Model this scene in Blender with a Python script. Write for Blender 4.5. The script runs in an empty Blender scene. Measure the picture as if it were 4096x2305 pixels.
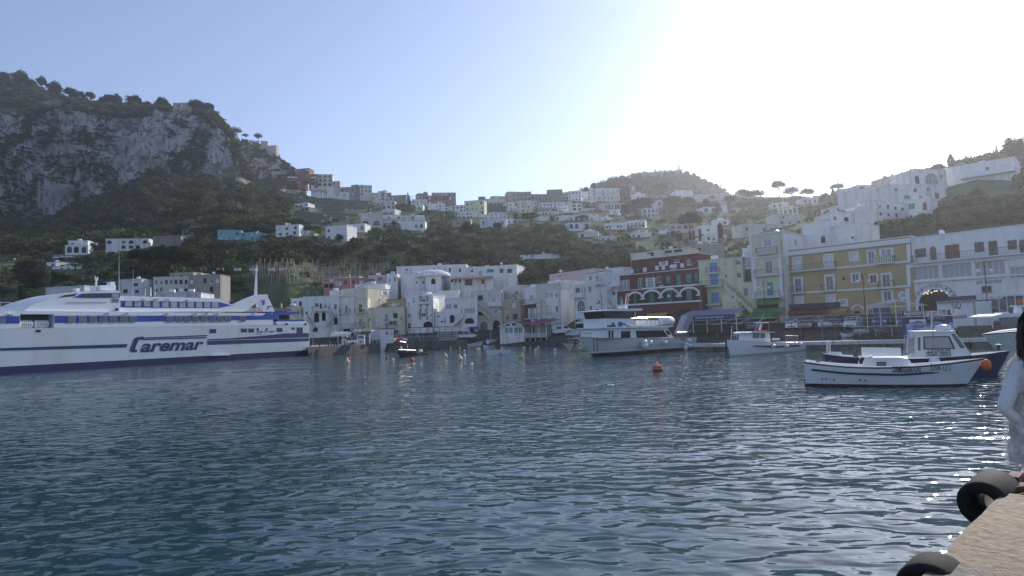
import bpy,math,random
import numpy as np
from mathutils import Vector,Matrix,noise as mnoise
random.seed(7);np.random.seed(7)
SC=bpy.context.scene
COL=SC.collection
R=math.radians
# ------------------------------------------------------------------ camera
CAM_Z=3.3;FPX=2600.0;PITCH=R(3.795);ROLL=R(1.85)
cam_d=bpy.data.cameras.new('camera');cam=bpy.data.objects.new('camera',cam_d);COL.objects.link(cam)
cam_d.sensor_width=36;cam_d.lens=FPX*36/4096;cam_d.clip_start=0.05;cam_d.clip_end=30000
CR=Matrix.Rotation(math.pi/2+PITCH,3,'X') @ Matrix.Rotation(-ROLL,3,'Z')
cam.matrix_world=Matrix.Translation((0,0,CAM_Z)) @ CR.to_4x4()
SC.camera=cam
# ------------------------------------------------------------------ light
SUN_AZ=R(37);SUN_EL=R(25)
w=bpy.data.worlds.new('World');SC.world=w;w.use_nodes=True
nt=w.node_tree;bg=nt.nodes['Background']
sky=nt.nodes.new('ShaderNodeTexSky');sky.sky_type='NISHITA';sky.sun_disc=False
sky.sun_elevation=SUN_EL;sky.sun_rotation=SUN_AZ;sky.altitude=0
sky.air_density=1.0;sky.dust_density=0.12;sky.ozone_density=4.0
tint=nt.nodes.new('ShaderNodeMixRGB');tint.blend_type='MULTIPLY';tint.inputs[0].default_value=1;tint.inputs[2].default_value=(1.0,.93,.97,1)
hs=nt.nodes.new('ShaderNodeHueSaturation');hs.inputs['Saturation'].default_value=.86
nt.links.new(sky.outputs[0],hs.inputs['Color']);nt.links.new(hs.outputs[0],tint.inputs[1]);nt.links.new(tint.outputs[0],bg.inputs[0]);bg.inputs[1].default_value=0.10
sl=bpy.data.lights.new('sun','SUN');sun=bpy.data.objects.new('sun',sl);COL.objects.link(sun)
sl.energy=2.5;sl.angle=R(0.53);sl.color=(1.0,0.95,0.88)
sd=Vector((math.sin(SUN_AZ)*math.cos(SUN_EL),math.cos(SUN_AZ)*math.cos(SUN_EL),math.sin(SUN_EL)))
sun.rotation_euler=sd.to_track_quat('Z','Y').to_euler();sun.location=(120,150,160)
vs=SC.view_settings;vs.view_transform='Standard';vs.look='None';vs.exposure=0.98;vs.gamma=1
vs.use_curve_mapping=False
cy=SC.cycles;cy.use_denoising=True
try:cy.denoiser='OPENIMAGEDENOISE'
except Exception:pass
cy.max_bounces=6;cy.diffuse_bounces=3;cy.glossy_bounces=3;cy.transmission_bounces=3
cy.transparent_max_bounces=6;cy.volume_bounces=0;cy.caustics_reflective=False;cy.caustics_refractive=False
cy.sample_clamp_indirect=6
# ------------------------------------------------------------------ pixel <-> world helpers (survey of the place)
def ray(px,py):
    return CR @ Vector(((px-2048)/FPX,-(py-1152.5)/FPX,-1))
def P(px,py,d):
    r=ray(px,py);k=d/r.y
    return Vector((r.x*k,d,CAM_Z+r.z*k))
def W(px,py,z=0.0):
    r=ray(px,py);k=(z-CAM_Z)/r.z
    return Vector((r.x*k,r.y*k,z))
def G(px,d,z):
    r=ray(px,1325-0.0323*(px-2048));k=d/r.y
    return Vector((r.x*k,d,z))
# ------------------------------------------------------------------ materials
MATS={}
def _bsdf(name):
    m=bpy.data.materials.new(name);m.use_nodes=True
    return m,m.node_tree,m.node_tree.nodes['Principled BSDF']
def mat(name,col,rough=0.6,metal=0.0,var=0.0,scale=2.0,bump=0.0,stain=None,stain_amt=0.0,spec=0.5,trans=0.0,streak=1.0):
    """procedural: base colour, noise variation, stains, fine bump"""
    if name in MATS:return MATS[name]
    m,t,b=_bsdf(name)
    b.inputs['Base Color'].default_value=(*col,1);b.inputs['Roughness'].default_value=rough
    b.inputs['Metallic'].default_value=metal;b.inputs['Specular IOR Level'].default_value=spec
    if trans:b.inputs['Transmission Weight'].default_value=trans
    if var or bump or stain:
        tc=t.nodes.new('ShaderNodeTexCoord');mp=t.nodes.new('ShaderNodeMapping');mp.inputs['Scale'].default_value=(1,1,streak)
        t.links.new(tc.outputs['Object'],mp.inputs[0])
        n=t.nodes.new('ShaderNodeTexNoise');n.inputs['Scale'].default_value=scale;n.inputs['Detail'].default_value=6
        n.inputs['Roughness'].default_value=0.65
        t.links.new(mp.outputs[0],n.inputs['Vector'])
        if var or stain:
            r=t.nodes.new('ShaderNodeValToRGB')
            lo=tuple(c*(1-var) for c in col);hi=tuple(min(1,c*(1+var*0.6)) for c in col)
            r.color_ramp.elements[0].color=(*lo,1);r.color_ramp.elements[1].color=(*hi,1)
            r.color_ramp.elements[0].position=0.3;r.color_ramp.elements[1].position=0.7
            t.links.new(n.outputs[0],r.inputs[0]);out=r.outputs[0]
            if stain:
                mp2=t.nodes.new('ShaderNodeMapping');mp2.inputs['Scale'].default_value=(1.1,1.1,0.16)
                t.links.new(tc.outputs['Object'],mp2.inputs[0])
                n2=t.nodes.new('ShaderNodeTexNoise');n2.inputs['Scale'].default_value=scale*0.8;n2.inputs['Detail'].default_value=8
                t.links.new(mp2.outputs[0],n2.inputs['Vector'])
                r2=t.nodes.new('ShaderNodeValToRGB');r2.color_ramp.elements[0].position=0.5;r2.color_ramp.elements[1].position=0.8
                r2.color_ramp.elements[0].color=(0,0,0,1);r2.color_ramp.elements[1].color=(stain_amt,)*3+(1,)
                t.links.new(n2.outputs[0],r2.inputs[0])
                mx=t.nodes.new('ShaderNodeMixRGB');t.links.new(r2.outputs[0],mx.inputs[0]);t.links.new(out,mx.inputs[1])
                mx.inputs[2].default_value=(*stain,1);out=mx.outputs[0]
            t.links.new(out,b.inputs['Base Color'])
        if bump:
            bp=t.nodes.new('ShaderNodeBump');bp.inputs['Strength'].default_value=bump;bp.inputs['Distance'].default_value=0.03
            t.links.new(n.outputs[0],bp.inputs['Height']);t.links.new(bp.outputs[0],b.inputs['Normal'])
    MATS[name]=m
    return m
def emat(name,col,s):
    if name in MATS:return MATS[name]
    m,t,b=_bsdf(name);b.inputs['Base Color'].default_value=(*col,1)
    b.inputs['Emission Color'].default_value=(*col,1);b.inputs['Emission Strength'].default_value=s
    MATS[name]=m;return m
def stucco(name,col,amt=0.5,stain=(0.16,0.15,0.14)):
    return mat(name,col,0.9,var=0.10,scale=0.9,bump=0.15,stain=stain,stain_amt=amt,spec=0.2)
GREY=(0.2,0.2,0.2)
stucco('wall_white',(0.88,0.865,0.84),0.5);stucco('wall_white_b',(0.72,0.72,0.74),0.6)
stucco('wall_cream',(0.72,0.68,0.52),0.42);stucco('wall_pale',(0.70,0.66,0.58),0.5)
stucco('wall_yellow',(0.52,0.385,0.19),0.3);stucco('wall_lemon',(0.74,0.72,0.48),0.4)
stucco('wall_red',(0.17,0.056,0.050),0.45,(0.12,0.05,0.05));stucco('wall_pink',(0.45,0.22,0.22),0.3)
stucco('wall_palepink',(0.70,0.55,0.56),0.3);stucco('wall_terracotta',(0.36,0.165,0.125),0.4)
stucco('wall_turquoise',(0.24,0.50,0.55),0.25);stucco('wall_grey',(0.36,0.34,0.31),0.7)
stucco('wall_stone',(0.30,0.27,0.24),0.8);stucco('wall_tan',(0.50,0.43,0.33),0.6)
mat('trim_white',(0.82,0.82,0.83),0.7,var=0.06,scale=3);mat('roof_grey',(0.40,0.39,0.38),0.9,var=0.3,scale=1.2)
mat('roof_rust',(0.30,0.13,0.09),0.85,var=0.3,scale=3)
mat('glass_dark',(0.025,0.03,0.035),0.08,spec=0.6);mat('glass_grey',(0.16,0.19,0.20),0.1,spec=0.6)
mat('glass_curtain',(0.42,0.43,0.45),0.25,var=0.2,scale=4)
mat('frame_white',(0.80,0.80,0.80),0.5);mat('frame_brown',(0.16,0.055,0.035),0.6);mat('frame_dark',(0.05,0.04,0.035),0.6)
mat('shut_green',(0.03,0.13,0.10),0.6);mat('shut_teal',(0.06,0.33,0.28),0.6);mat('shut_blue',(0.17,0.33,0.60),0.6)
mat('shut_brown',(0.22,0.12,0.05),0.6);mat('shut_dark',(0.04,0.045,0.05),0.6);mat('shut_white',(0.76,0.76,0.78),0.6)
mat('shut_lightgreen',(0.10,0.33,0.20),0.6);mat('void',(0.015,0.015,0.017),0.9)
mat('rail_dark',(0.05,0.05,0.055),0.5,metal=0.4);mat('rail_grey',(0.36,0.37,0.39),0.5,metal=0.3)
mat('steel',(0.55,0.56,0.58),0.35,metal=0.8);mat('galv',(0.42,0.43,0.44),0.45,metal=0.5)
mat('rust',(0.17,0.08,0.05),0.85,var=0.4,scale=4)
mat('concrete',(0.34,0.32,0.30),0.9,var=0.25,scale=1.5,bump=0.4,stain=(0.12,0.11,0.10),stain_amt=0.5)
mat('concrete_pale',(0.62,0.60,0.56),0.85,var=0.15,scale=1.5,bump=0.2,stain=(0.3,0.28,0.25),stain_amt=0.4)
mat('asphalt',(0.075,0.073,0.072),0.9,var=0.3,scale=2,bump=0.2)
mat('drystone',(0.20,0.19,0.18),0.95,var=0.6,scale=2.5,bump=0.6)
mat('boat_white',(0.80,0.81,0.82),0.25,var=0.05,scale=1.5,stain=(0.45,0.36,0.25),stain_amt=0.12)
mat('boat_grey',(0.62,0.65,0.66),0.35,var=0.05,scale=1);mat('boat_navy',(0.016,0.022,0.085),0.3)
mat('boat_black',(0.02,0.02,0.023),0.4);mat('boat_rubber',(0.03,0.035,0.05),0.6);mat('boat_brown',(0.06,0.022,0.018),0.6)
mat('boat_wood',(0.35,0.15,0.05),0.5,var=0.3,scale=6,streak=0.2);mat('boat_cream',(0.62,0.60,0.38),0.5);mat('boat_mint',(0.50,0.60,0.56),0.4,var=0.1)
mat('hull_blue',(0.018,0.024,0.10),0.4);mat('ferry_blue',(0.025,0.08,0.36),0.4,var=0.12,scale=0.8)
mat('ferry_navy',(0.018,0.028,0.13),0.45)
mat('ferry_white',(0.80,0.82,0.86),0.35,var=0.04,scale=0.5,bump=0.05,stain=(0.40,0.36,0.32),stain_amt=0.16)
mat('ferry_hull',(0.62,0.68,0.72),0.4,var=0.05,scale=0.4,bump=0.05,stain=(0.30,0.27,0.24),stain_amt=0.3)
mat('rubber',(0.012,0.012,0.013),0.85,spec=.25,var=0.4,scale=5,bump=0.3)
mat('rope',(0.30,0.26,0.2),0.9);mat('rope_dark',(0.04,0.04,0.045),0.9)
mat('orange',(0.75,0.13,0.03),0.5);mat('buoy_red',(0.60,0.07,0.04),0.5,var=0.2,scale=4);mat('buoy_yellow',(0.62,0.50,0.20),0.5,var=0.15,scale=4)
mat('plastic_white',(0.8,0.8,0.8),0.4);mat('green_awning',(0.07,0.24,0.085),0.8);mat('blue_awning',(0.045,0.075,0.21),0.8)
mat('navy_panel',(0.035,0.035,0.09),0.8);mat('red_awning',(0.24,0.035,0.045),0.8);mat('yellow_awning',(0.42,0.34,0.10),0.8)
mat('canvas',(0.70,0.68,0.60),0.9);mat('canvas_white',(0.82,0.82,0.82),0.8);mat('maroon',(0.16,0.03,0.06),0.6);mat('magenta',(0.45,0.03,0.17),0.6)
mat('tarp_blue',(0.03,0.07,0.22),0.6);mat('net_green',(0.04,0.22,0.13),0.8)
mat('black_paint',(0.02,0.02,0.022),0.5);mat('ink_navy',(0.03,0.04,0.12),0.6);mat('ink_grey',(0.12,0.12,0.13),0.7)
mat('red_light',(0.7,0.03,0.02),0.4);mat('flag_green',(0.02,0.28,0.08),0.8);mat('flag_red',(0.6,0.03,0.03),0.8)
# ------------------------------------------------------------------ mesh helpers
class MB:
    """collects polygons of one mesh object; each polygon may take its own material"""
    def __init__(s):s.v=[];s.f=[];s.m=[];s.mats=[]
    def mi(s,m):
        m=MATS[m] if isinstance(m,str) else m
        if m not in s.mats:s.mats.append(m)
        return s.mats.index(m)
    def poly(s,pts,m):
        n=len(s.v);s.v+=[tuple(p) for p in pts];s.f.append(tuple(range(n,n+len(pts))));s.m.append(s.mi(m));return s
    def add(s,vs,fs,m):
        n=len(s.v);s.v+=[tuple(p) for p in vs];k=s.mi(m)
        for f in fs:s.f.append(tuple(i+n for i in f));s.m.append(k)
        return s
    def box(s,x0,y0,z0,x1,y1,z1,m):
        vs=[(x,y,z) for z in (z0,z1) for y in (y0,y1) for x in (x0,x1)]
        return s.add(vs,[(0,2,3,1),(4,5,7,6),(0,1,5,4),(2,6,7,3),(0,4,6,2),(1,3,7,5)],m)
    def obox(s,o,ax,ay,az,m):
        """box from corner o with edge vectors"""
        o,ax,ay,az=map(Vector,(o,ax,ay,az))
        vs=[o+ax*i+ay*j+az*k for k in (0,1) for j in (0,1) for i in (0,1)]
        return s.add(vs,[(0,2,3,1),(4,5,7,6),(0,1,5,4),(2,6,7,3),(0,4,6,2),(1,3,7,5)],m)
    def prism(s,pts,off,m,cap=True):
        """polygon pts (3-D) extruded by vector off"""
        off=Vector(off);n=len(pts);vs=[Vector(p) for p in pts];vs+=[p+off for p in vs]
        fs=[(i,(i+1) % n,(i+1) % n+n,i+n) for i in range(n)]
        if cap:fs+=[tuple(range(n))[::-1],tuple(range(n,2*n))]
        return s.add(vs,fs,m)
    def tube(s,pts,r,m,seg=6,cap=True):
        pts=[Vector(p) for p in pts];rs=r if isinstance(r,(list,tuple)) else [r]*len(pts)
        vs=[];
        for i,p in enumerate(pts):
            d=(pts[min(i+1,len(pts)-1)]-pts[max(i-1,0)]).normalized()
            a=d.orthogonal().normalized() if abs(d.z) > .9 else d.cross(Vector((0,0,1))).normalized()
            b=d.cross(a)
            for k in range(seg):
                t=2*math.pi*k/seg;vs.append(p+a*(rs[i]*math.cos(t))+b*(rs[i]*math.sin(t)))
        fs=[(i*seg+k,i*seg+(k+1) % seg,(i+1)*seg+(k+1) % seg,(i+1)*seg+k) for i in range(len(pts)-1) for k in range(seg)]
        if cap:fs+=[tuple(range(seg))[::-1],tuple((len(pts)-1)*seg+k for k in range(seg))]
        return s.add(vs,fs,m)
    def lathe(s,prof,m,seg=12,c=(0,0,0)):
        """prof: list of (r, z)"""
        c=Vector(c);vs=[]
        for r,z in prof:
            for k in range(seg):
                t=2*math.pi*k/seg;vs.append(c+Vector((r*math.cos(t),r*math.sin(t),z)))
        fs=[(i*seg+k,i*seg+(k+1) % seg,(i+1)*seg+(k+1) % seg,(i+1)*seg+k) for i in range(len(prof)-1) for k in range(seg)]
        fs+=[tuple(range(seg))[::-1],tuple((len(prof)-1)*seg+k for k in range(seg))]
        return s.add(vs,fs,m)
    def mesh(s,name,smooth=False):
        me=bpy.data.meshes.new(name);me.from_pydata(s.v,[],s.f)
        for m in s.mats:me.materials.append(m)
        if len(s.mats) > 1:me.polygons.foreach_set('material_index',s.m)
        if smooth:me.polygons.foreach_set('use_smooth',[True]*len(s.f))
        me.update();return me
    def build(s,name,parent=None,smooth=False):
        return link(name,s.mesh(name,smooth),parent)
def link(name,me,parent=None,loc=None,rz=None):
    o=bpy.data.objects.new(name,me);COL.objects.link(o)
    if parent:o.parent=parent
    if loc is not None:o.location=loc
    if rz is not None:o.rotation_euler=(0,0,rz)
    return o
def tag(o,label,cat,group=None):
    o['label']=label;o['category']=cat
    if group:o['group']=group
    return o
def thing(name,label,cat,loc=(0,0,0),rz=0.0,group=None):
    o=link(name,None,None,loc,rz);o.empty_display_size=0.3
    return tag(o,label,cat,group)
def struct(o,kind='structure'):o['kind']=kind;return o
def children(o):return [c for c in COL.objects if c.parent == o]
KIDS={}
def copy_tree(o,loc=None,rz=None,label=None,scale=None,kids=None):
    c=o.copy();COL.objects.link(c)
    if loc is not None:c.location=loc
    if rz is not None:c.rotation_euler=(0,0,rz)
    if label:c['label']=label
    if scale:c.scale=(scale,)*3 if not isinstance(scale,tuple) else scale
    for k in o.children:
        kc=k.copy();COL.objects.link(kc);kc.parent=c
        for g in k.children:
            gc=g.copy();COL.objects.link(gc);gc.parent=kc
    return c
def text_mesh(txt,size=1.0,bold=0.0,shear=0.0,ext=0.01,spacing=1.0,align='LEFT',width=None):
    cu=bpy.data.curves.new('t','FONT');cu.body=txt;cu.size=size;cu.offset=bold;cu.shear=shear;cu.extrude=ext
    cu.space_character=spacing;cu.align_x=align;cu.resolution_u=3;cu.fill_mode='FRONT' if ext == 0 else 'BOTH'
    o=bpy.data.objects.new('t',cu);COL.objects.link(o);dg=bpy.context.evaluated_depsgraph_get()
    me=bpy.data.meshes.new_from_object(o.evaluated_get(dg));bpy.data.objects.remove(o);bpy.data.curves.remove(cu)
    if width:
        xs=[v.co.x for v in me.vertices];k=width/(max(xs)-min(xs))
        for v in me.vertices:v.co.x *= k
    return me
class Plane:
    """vertical plane through a and b (ground points); u runs a->b; n points to the viewer's side"""
    def __init__(s,a,b):
        s.a=Vector((a[0],a[1],0));bb=Vector((b[0],b[1],0));s.L=(bb-s.a).length
        s.u=(bb-s.a).normalized();s.n=Vector((s.u.y,-s.u.x,0))
        if s.n.dot(Vector((0,0,0))-s.a) < 0:s.n=-s.n
    def shift(s,k):
        q=Plane.__new__(Plane);q.a=s.a+s.n*k;q.L=s.L;q.u=s.u;q.n=s.n;return q
    def uz(s,px,py):
        r=ray(px,py);k=(s.a-Vector((0,0,0))).dot(s.n)/r.dot(s.n);p=r*k
        return ((p-s.a).dot(s.u),CAM_Z+p.z)
    def pt(s,u,z,o=0.0):return s.a+s.u*u+s.n*o+Vector((0,0,z))
    def rz(s):return math.atan2(s.u.y,s.u.x)
def V(view):
    ox,oy,k=view
    return lambda x,y:(ox+x/k,oy+y/k)
def put_text(pl,txt,p0,p1,h,m,parent,name='lettering',o=0.02,bold=0.0,shear=0.0,spacing=1.0,ext=0.006):
    """lettering on plane pl from pixel p0 (baseline left) to p1 (baseline right), height h in metres of a capital"""
    u0,z0=pl.uz(*p0);u1,z1=pl.uz(*p1)
    rev=u1 < u0
    me=text_mesh(txt,h/0.7,bold*h,shear,ext,spacing,width=abs(u1-u0));me.materials.clear();me.materials.append(MATS[m])
    ob=link(name,me,parent)
    ud=-pl.u if rev else pl.u
    ob.matrix_world=Matrix(((ud.x,0,pl.n.x,0),(ud.y,0,pl.n.y,0),(0,1,0,0),(0,0,0,1)))
    ob.matrix_world.translation=pl.pt(u0,z0,o);mw=ob.matrix_world.copy()
    if parent:ob.matrix_parent_inverse=Matrix.Identity(4);ob.matrix_basis=parent.matrix_world.inverted() @ mw if False else parent_inv(parent) @ mw
    return ob
def parent_inv(p):
    m=Matrix.Identity(4)
    while p:
        m=(Matrix.LocRotScale(p.location,p.rotation_euler,p.scale)) @ m;p=p.parent
    return m.inverted()
# ------------------------------------------------------------------ terrain: lofted from surveyed profiles
FRONT={
 -900:(118,120,1.6,140,2.2,160,5),0:(132,134,1.6,146,2.2,162,6),600:(138,140,1.6,148,2.2,160,5),1150:(138,140,1.6,150,2.0,168,4),
 1250:(141,142,1.55,152,1.95,170,4),1560:(138,139,1.55,150,1.95,172,5),1700:(136,141,1.2,150,2.0,173,5),1850:(136,146,1.1,153,2.0,173,6),2000:(138,150,1.2,156,2.0,172,6),
 2200:(132,142,1.7,147,2.1,162,6),2400:(116,126,1.9,131,2.1,148,6),2600:(102,118,2.0,122,2.1,140,6),2800:(92,112,2.05,116,2.1,134,6),3100:(86,105,2.1,108,2.15,124,6),
 3400:(80,97,2.15,100,2.2,113,7),3640:(75,91,2.2,94,2.2,108,7),3900:(70,84,2.2,88,2.3,103,8),4096:(66,80,2.25,84,2.3,99,8),4900:(56,66,2.3,69,2.3,84,8)}
UP={
 -900:[(1150,190),(1010,250),(950,320),(900,430),(380,448),(200,650)],
 0:[(1140,190),(1015,250),(960,330),(880,440),(470,458),(305,640)],
 150:[(1145,190),(1012,250),(960,325),(900,435),(460,452),(350,610)],
 300:[(1150,188),(1012,250),(955,320),(850,430),(455,446),(400,580)],
 450:[(1130,187),(1005,245),(945,310),(780,432),(455,448),(420,545)],
 600:[(1115,186),(1000,240),(930,300),(690,430),(450,446),(428,520)],
 720:[(1110,188),(985,245),(915,300),(700,430),(455,446),(435,505)],
 850:[(1105,190),(965,250),(900,300),(715,430),(475,446),(455,490)],
 895:[(1100,191),(958,250),(892,300),(720,430),(540,444),(505,470)],
 940:[(1098,192),(955,252),(890,300),(735,430),(640,440),(600,458)],
 985:[(1094,193),(952,254),(890,300),(755,428),(715,436),(690,452)],
 1010:[(1090,195),(950,255),(888,302),(765,425),(750,440),(742,452)],
 1150:[(1075,195),(935,260),(885,325),(810,420),(785,455),(770,480)],
 1260:[(1150,192),(950,260),(888,328),(822,420),(800,458),(787,483)],
 1400:[(1160,195),(960,260),(890,330),(830,420),(812,460),(803,485)],
 1700:[(1150,206),(1000,248),(930,310),(860,405),(832,455),(822,480)],
 2000:[(1140,206),(1000,248),(905,330),(855,410),(830,450),(818,475)],
 2150:[(1120,196),(1000,244),(910,322),(850,410),(822,452),(810,478)],
 2300:[(1095,186),(1000,240),(915,315),(845,410),(812,455),(800,480)],
 2600:[(1075,172),(990,235),(905,315),(830,415),(800,465),(785,490)],
 2900:[(1055,160),(980,225),(900,300),(830,380),(805,430),(785,460)],
 3200:[(1025,150),(930,200),(870,260),(825,330),(800,380),(792,410)],
 3400:[(985,138),(905,170),(855,215),(805,265),(785,300),(775,325)],
 3600:[(935,126),(865,146),(795,170),(762,188),(742,210),(705,245)],
 3900:[(900,118),(835,133),(765,150),(700,166),(675,190),(645,215)],
 4096:[(880,114),(805,128),(740,145),(690,160),(640,180),(585,205)],
 4900:[(820,96),(740,110),(640,130),(560,150),(480,175),(400,205)]}
NST=12
def col_at(px,FR=FRONT,UPP=UP):
    ks=sorted(FR);f=[np.interp(px,ks,[FR[k][i] for k in ks]) for i in range(7)]
    ku=sorted(UPP);u=[(np.interp(px,ku,[UPP[k][i][0] for k in ku]),np.interp(px,ku,[UPP[k][i][1] for k in ku])) for i in range(6)]
    pts=[G(px,f[0],-2.0),G(px,f[1],f[2]),G(px,f[3],f[4]),G(px,f[5],f[6])]
    pts+=[P(px,y,d) for y,d in u]
    j=pts[-1];ex=Vector((j.x/j.y,1,0))
    pts+=[j+ex*60+Vector((0,0,-22)),j+ex*260+Vector((0,0,-min(110,j.z-6)))]
    return pts
ROWS=[6,4,8,12,18,18,30,70,24,6,4]
PXS=np.concatenate([np.arange(-900,0,30),np.arange(0,1250,7),np.arange(1250,4110,14),np.arange(4110,4900,40)])
def fbm(p,o=4):return mnoise.fractal(p,0.9,2.1,o)
def terrain():
    vs=[];nr=sum(ROWS)+1;cliffw=[]
    for px in PXS:
        pts=col_at(float(px));k=0;lane=[]
        cl=max(0,min(1,(1015-px)/60.0)) if px > 0 else 1
        for i in range(len(pts)-1):
            for j in range(ROWS[i]+(1 if i == len(pts)-2 else 0)):
                t=j/ROWS[i];p=pts[i].lerp(pts[i+1],t)
                cw=0.0
                if i == 7:cw=cl*min(1,t*6)
                elif i == 8:cw=cl*max(0,1-t*2)
                if i >= 4:
                    a=1.2 if i < 10 else 4
                    a *= (1-cw);wgt=min(1,(i-4)+t+0.2)
                    p.z+=wgt*a*fbm(p*0.05)
                if cw > 0:
                    q=Vector((p.x*0.030,p.y*0.012,p.z*0.012))
                    f=abs(fbm(q,5));g=fbm(Vector((p.x*0.09,p.y*0.05,p.z*0.05))+Vector((7,3,1)),5)
                    h=mnoise.noise(Vector((p.x*0.02,4.2,p.z*0.006)))
                    p.y+=cw*(14*f+6*g-12*h-14*mnoise.noise(Vector((p.x*0.045+3,8.1,p.z*0.010)))-4);p.x+=cw*3*g;p.z+=cw*2.5*fbm(p*0.08)
                lane.append(p);
        vs+=lane
    nc=len(PXS);fs=[]
    for c in range(nc-1):
        for r in range(nr-1):
            a=c*nr+r;fs.append((a,a+nr,a+nr+1,a+1))
    me=bpy.data.meshes.new('hillside');me.from_pydata([tuple(v) for v in vs],[],fs);me.update()
    me.polygons.foreach_set('use_smooth',[True]*len(fs))
    return me,np.array([tuple(v) for v in vs]).reshape(nc,nr,3)
def land_mat(name,rock,soil,green,cliffy=True):
    m,t,b=_bsdf(name);N=t.nodes.new;L=t.links.new
    b.inputs['Roughness'].default_value=0.95;b.inputs['Specular IOR Level'].default_value=0.1
    g=N('ShaderNodeNewGeometry');sx=N('ShaderNodeSeparateXYZ');L(g.outputs['Normal'],sx.inputs[0])
    def nz(scale,det,sc=(1,1,1)):
        mp=N('ShaderNodeMapping');mp.inputs['Scale'].default_value=sc;L(g.outputs['Position'],mp.inputs[0])
        n=N('ShaderNodeTexNoise');n.inputs['Scale'].default_value=scale;n.inputs['Detail'].default_value=det;n.inputs['Roughness'].default_value=0.62
        L(mp.outputs[0],n.inputs['Vector']);return n.outputs[0]
    def ramp(src,stops):
        r=N('ShaderNodeValToRGB');L(src,r.inputs[0]);e=r.color_ramp.elements
        e[0].position,e[0].color=stops[0][0],(*stops[0][1],1);e[1].position,e[1].color=stops[-1][0],(*stops[-1][1],1)
        for p,c in stops[1:-1]:
            q=e.new(p);q.color=(*c,1)
        return r.outputs[0]
    n1=nz(0.10,9,(1,1,0.28));n2=nz(0.45,8,(1,1,0.35));n3=nz(0.05,10)
    rockc=ramp(n1,[(0.30,tuple(c*0.45 for c in rock)),(0.46,tuple(c*0.85 for c in rock)),(0.6,rock),(0.75,tuple(min(1,c*1.25) for c in rock))])
    crack=ramp(n2,[(0.38,(0.22,0.21,0.21)),(0.5,(1,1,1))])
    mm=N('ShaderNodeMixRGB');mm.blend_type='MULTIPLY';mm.inputs[0].default_value=0.95;L(rockc,mm.inputs[1]);L(crack,mm.inputs[2])
    n5=nz(0.035,6,(1,1,0.3));warm=ramp(n5,[(0.52,(1,1,1)),(0.66,(1.0,0.80,0.62))])
    mm2=N('ShaderNodeMixRGB');mm2.blend_type='MULTIPLY';mm2.inputs[0].default_value=0.7;L(mm.outputs[0],mm2.inputs[1]);L(warm,mm2.inputs[2])
    veg=ramp(n3,[(0.35,soil),(0.5,green),(0.65,tuple(c*1.5 for c in green))])
    st=N('ShaderNodeMath');st.operation='MULTIPLY_ADD';L(n1,st.inputs[0]);st.inputs[1].default_value=0.35;L(sx.outputs[2],st.inputs[2])
    fac=ramp(st.outputs[0],[(0.66,(1,1,1)),(0.80,(0,0,0))])
    mx=N('ShaderNodeMixRGB');L(fac,mx.inputs[0]);L(veg,mx.inputs[1]);L(mm2.outputs[0],mx.inputs[2])
    sp=N('ShaderNodeSeparateXYZ');L(g.outputs['Position'],sp.inputs[0])
    low=N('ShaderNodeMapRange');L(sp.outputs[2],low.inputs[0]);low.inputs[1].default_value=2.4;low.inputs[2].default_value=5.0
    low.inputs[3].default_value=1;low.inputs[4].default_value=0
    n4=nz(1.3,10);n6=nz(0.12,5)
    sh=ramp(n4,[(0.3,(0.035,0.034,0.035)),(0.55,(0.085,0.082,0.08)),(0.72,(0.18,0.17,0.16))])
    mo=N('ShaderNodeMixRGB');L(low.outputs[0],mo.inputs[0]);L(mx.outputs[0],mo.inputs[1]);L(sh,mo.inputs[2])
    L(mo.outputs[0],b.inputs['Base Color'])
    bp=N('ShaderNodeBump');bp.inputs['Strength'].default_value=0.9;bp.inputs['Distance'].default_value=1.2;L(n2,bp.inputs['Height']);L(bp.outputs[0],b.inputs['Normal'])
    MATS[name]=m;return m
me,TG=terrain();me.materials.append(land_mat('land',(0.46,0.455,0.46),(0.125,0.115,0.09),(0.085,0.105,0.05)))
hill=struct(link('hillside',me))
def ground(px,py):
    """depth and world point of the slope seen at this pixel"""
    pts=col_at(px)[1:10]
    ys=[]
    for q in pts:
        c=CR.transposed() @ (q-Vector((0,0,CAM_Z)));ys.append(1152.5-FPX*c.y/(-c.z))
    if py >= ys[0]:return P(px,py,pts[0].y)
    for i in range(len(pts)-1):
        if ys[i+1] <= py <= ys[i]:
            t=(ys[i]-py)/max(1e-6,ys[i]-ys[i+1]);return P(px,py,pts[i].y+(pts[i+1].y-pts[i].y)*t)
    return P(px,py,pts[-1].y)
TGX=TG[:,:,0];TGY=TG[:,:,1];TGZ=TG[:,:,2]
def zat(x,y):
    """terrain height at world x, y (nearest lane, interpolated along it)"""
    c=np.argmin(np.abs(TGX[:,60]/TGY[:,60]-x/y));ly=TGY[c]
    o=np.argsort(ly);return float(np.interp(y,ly[o],TGZ[c][o]))
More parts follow.
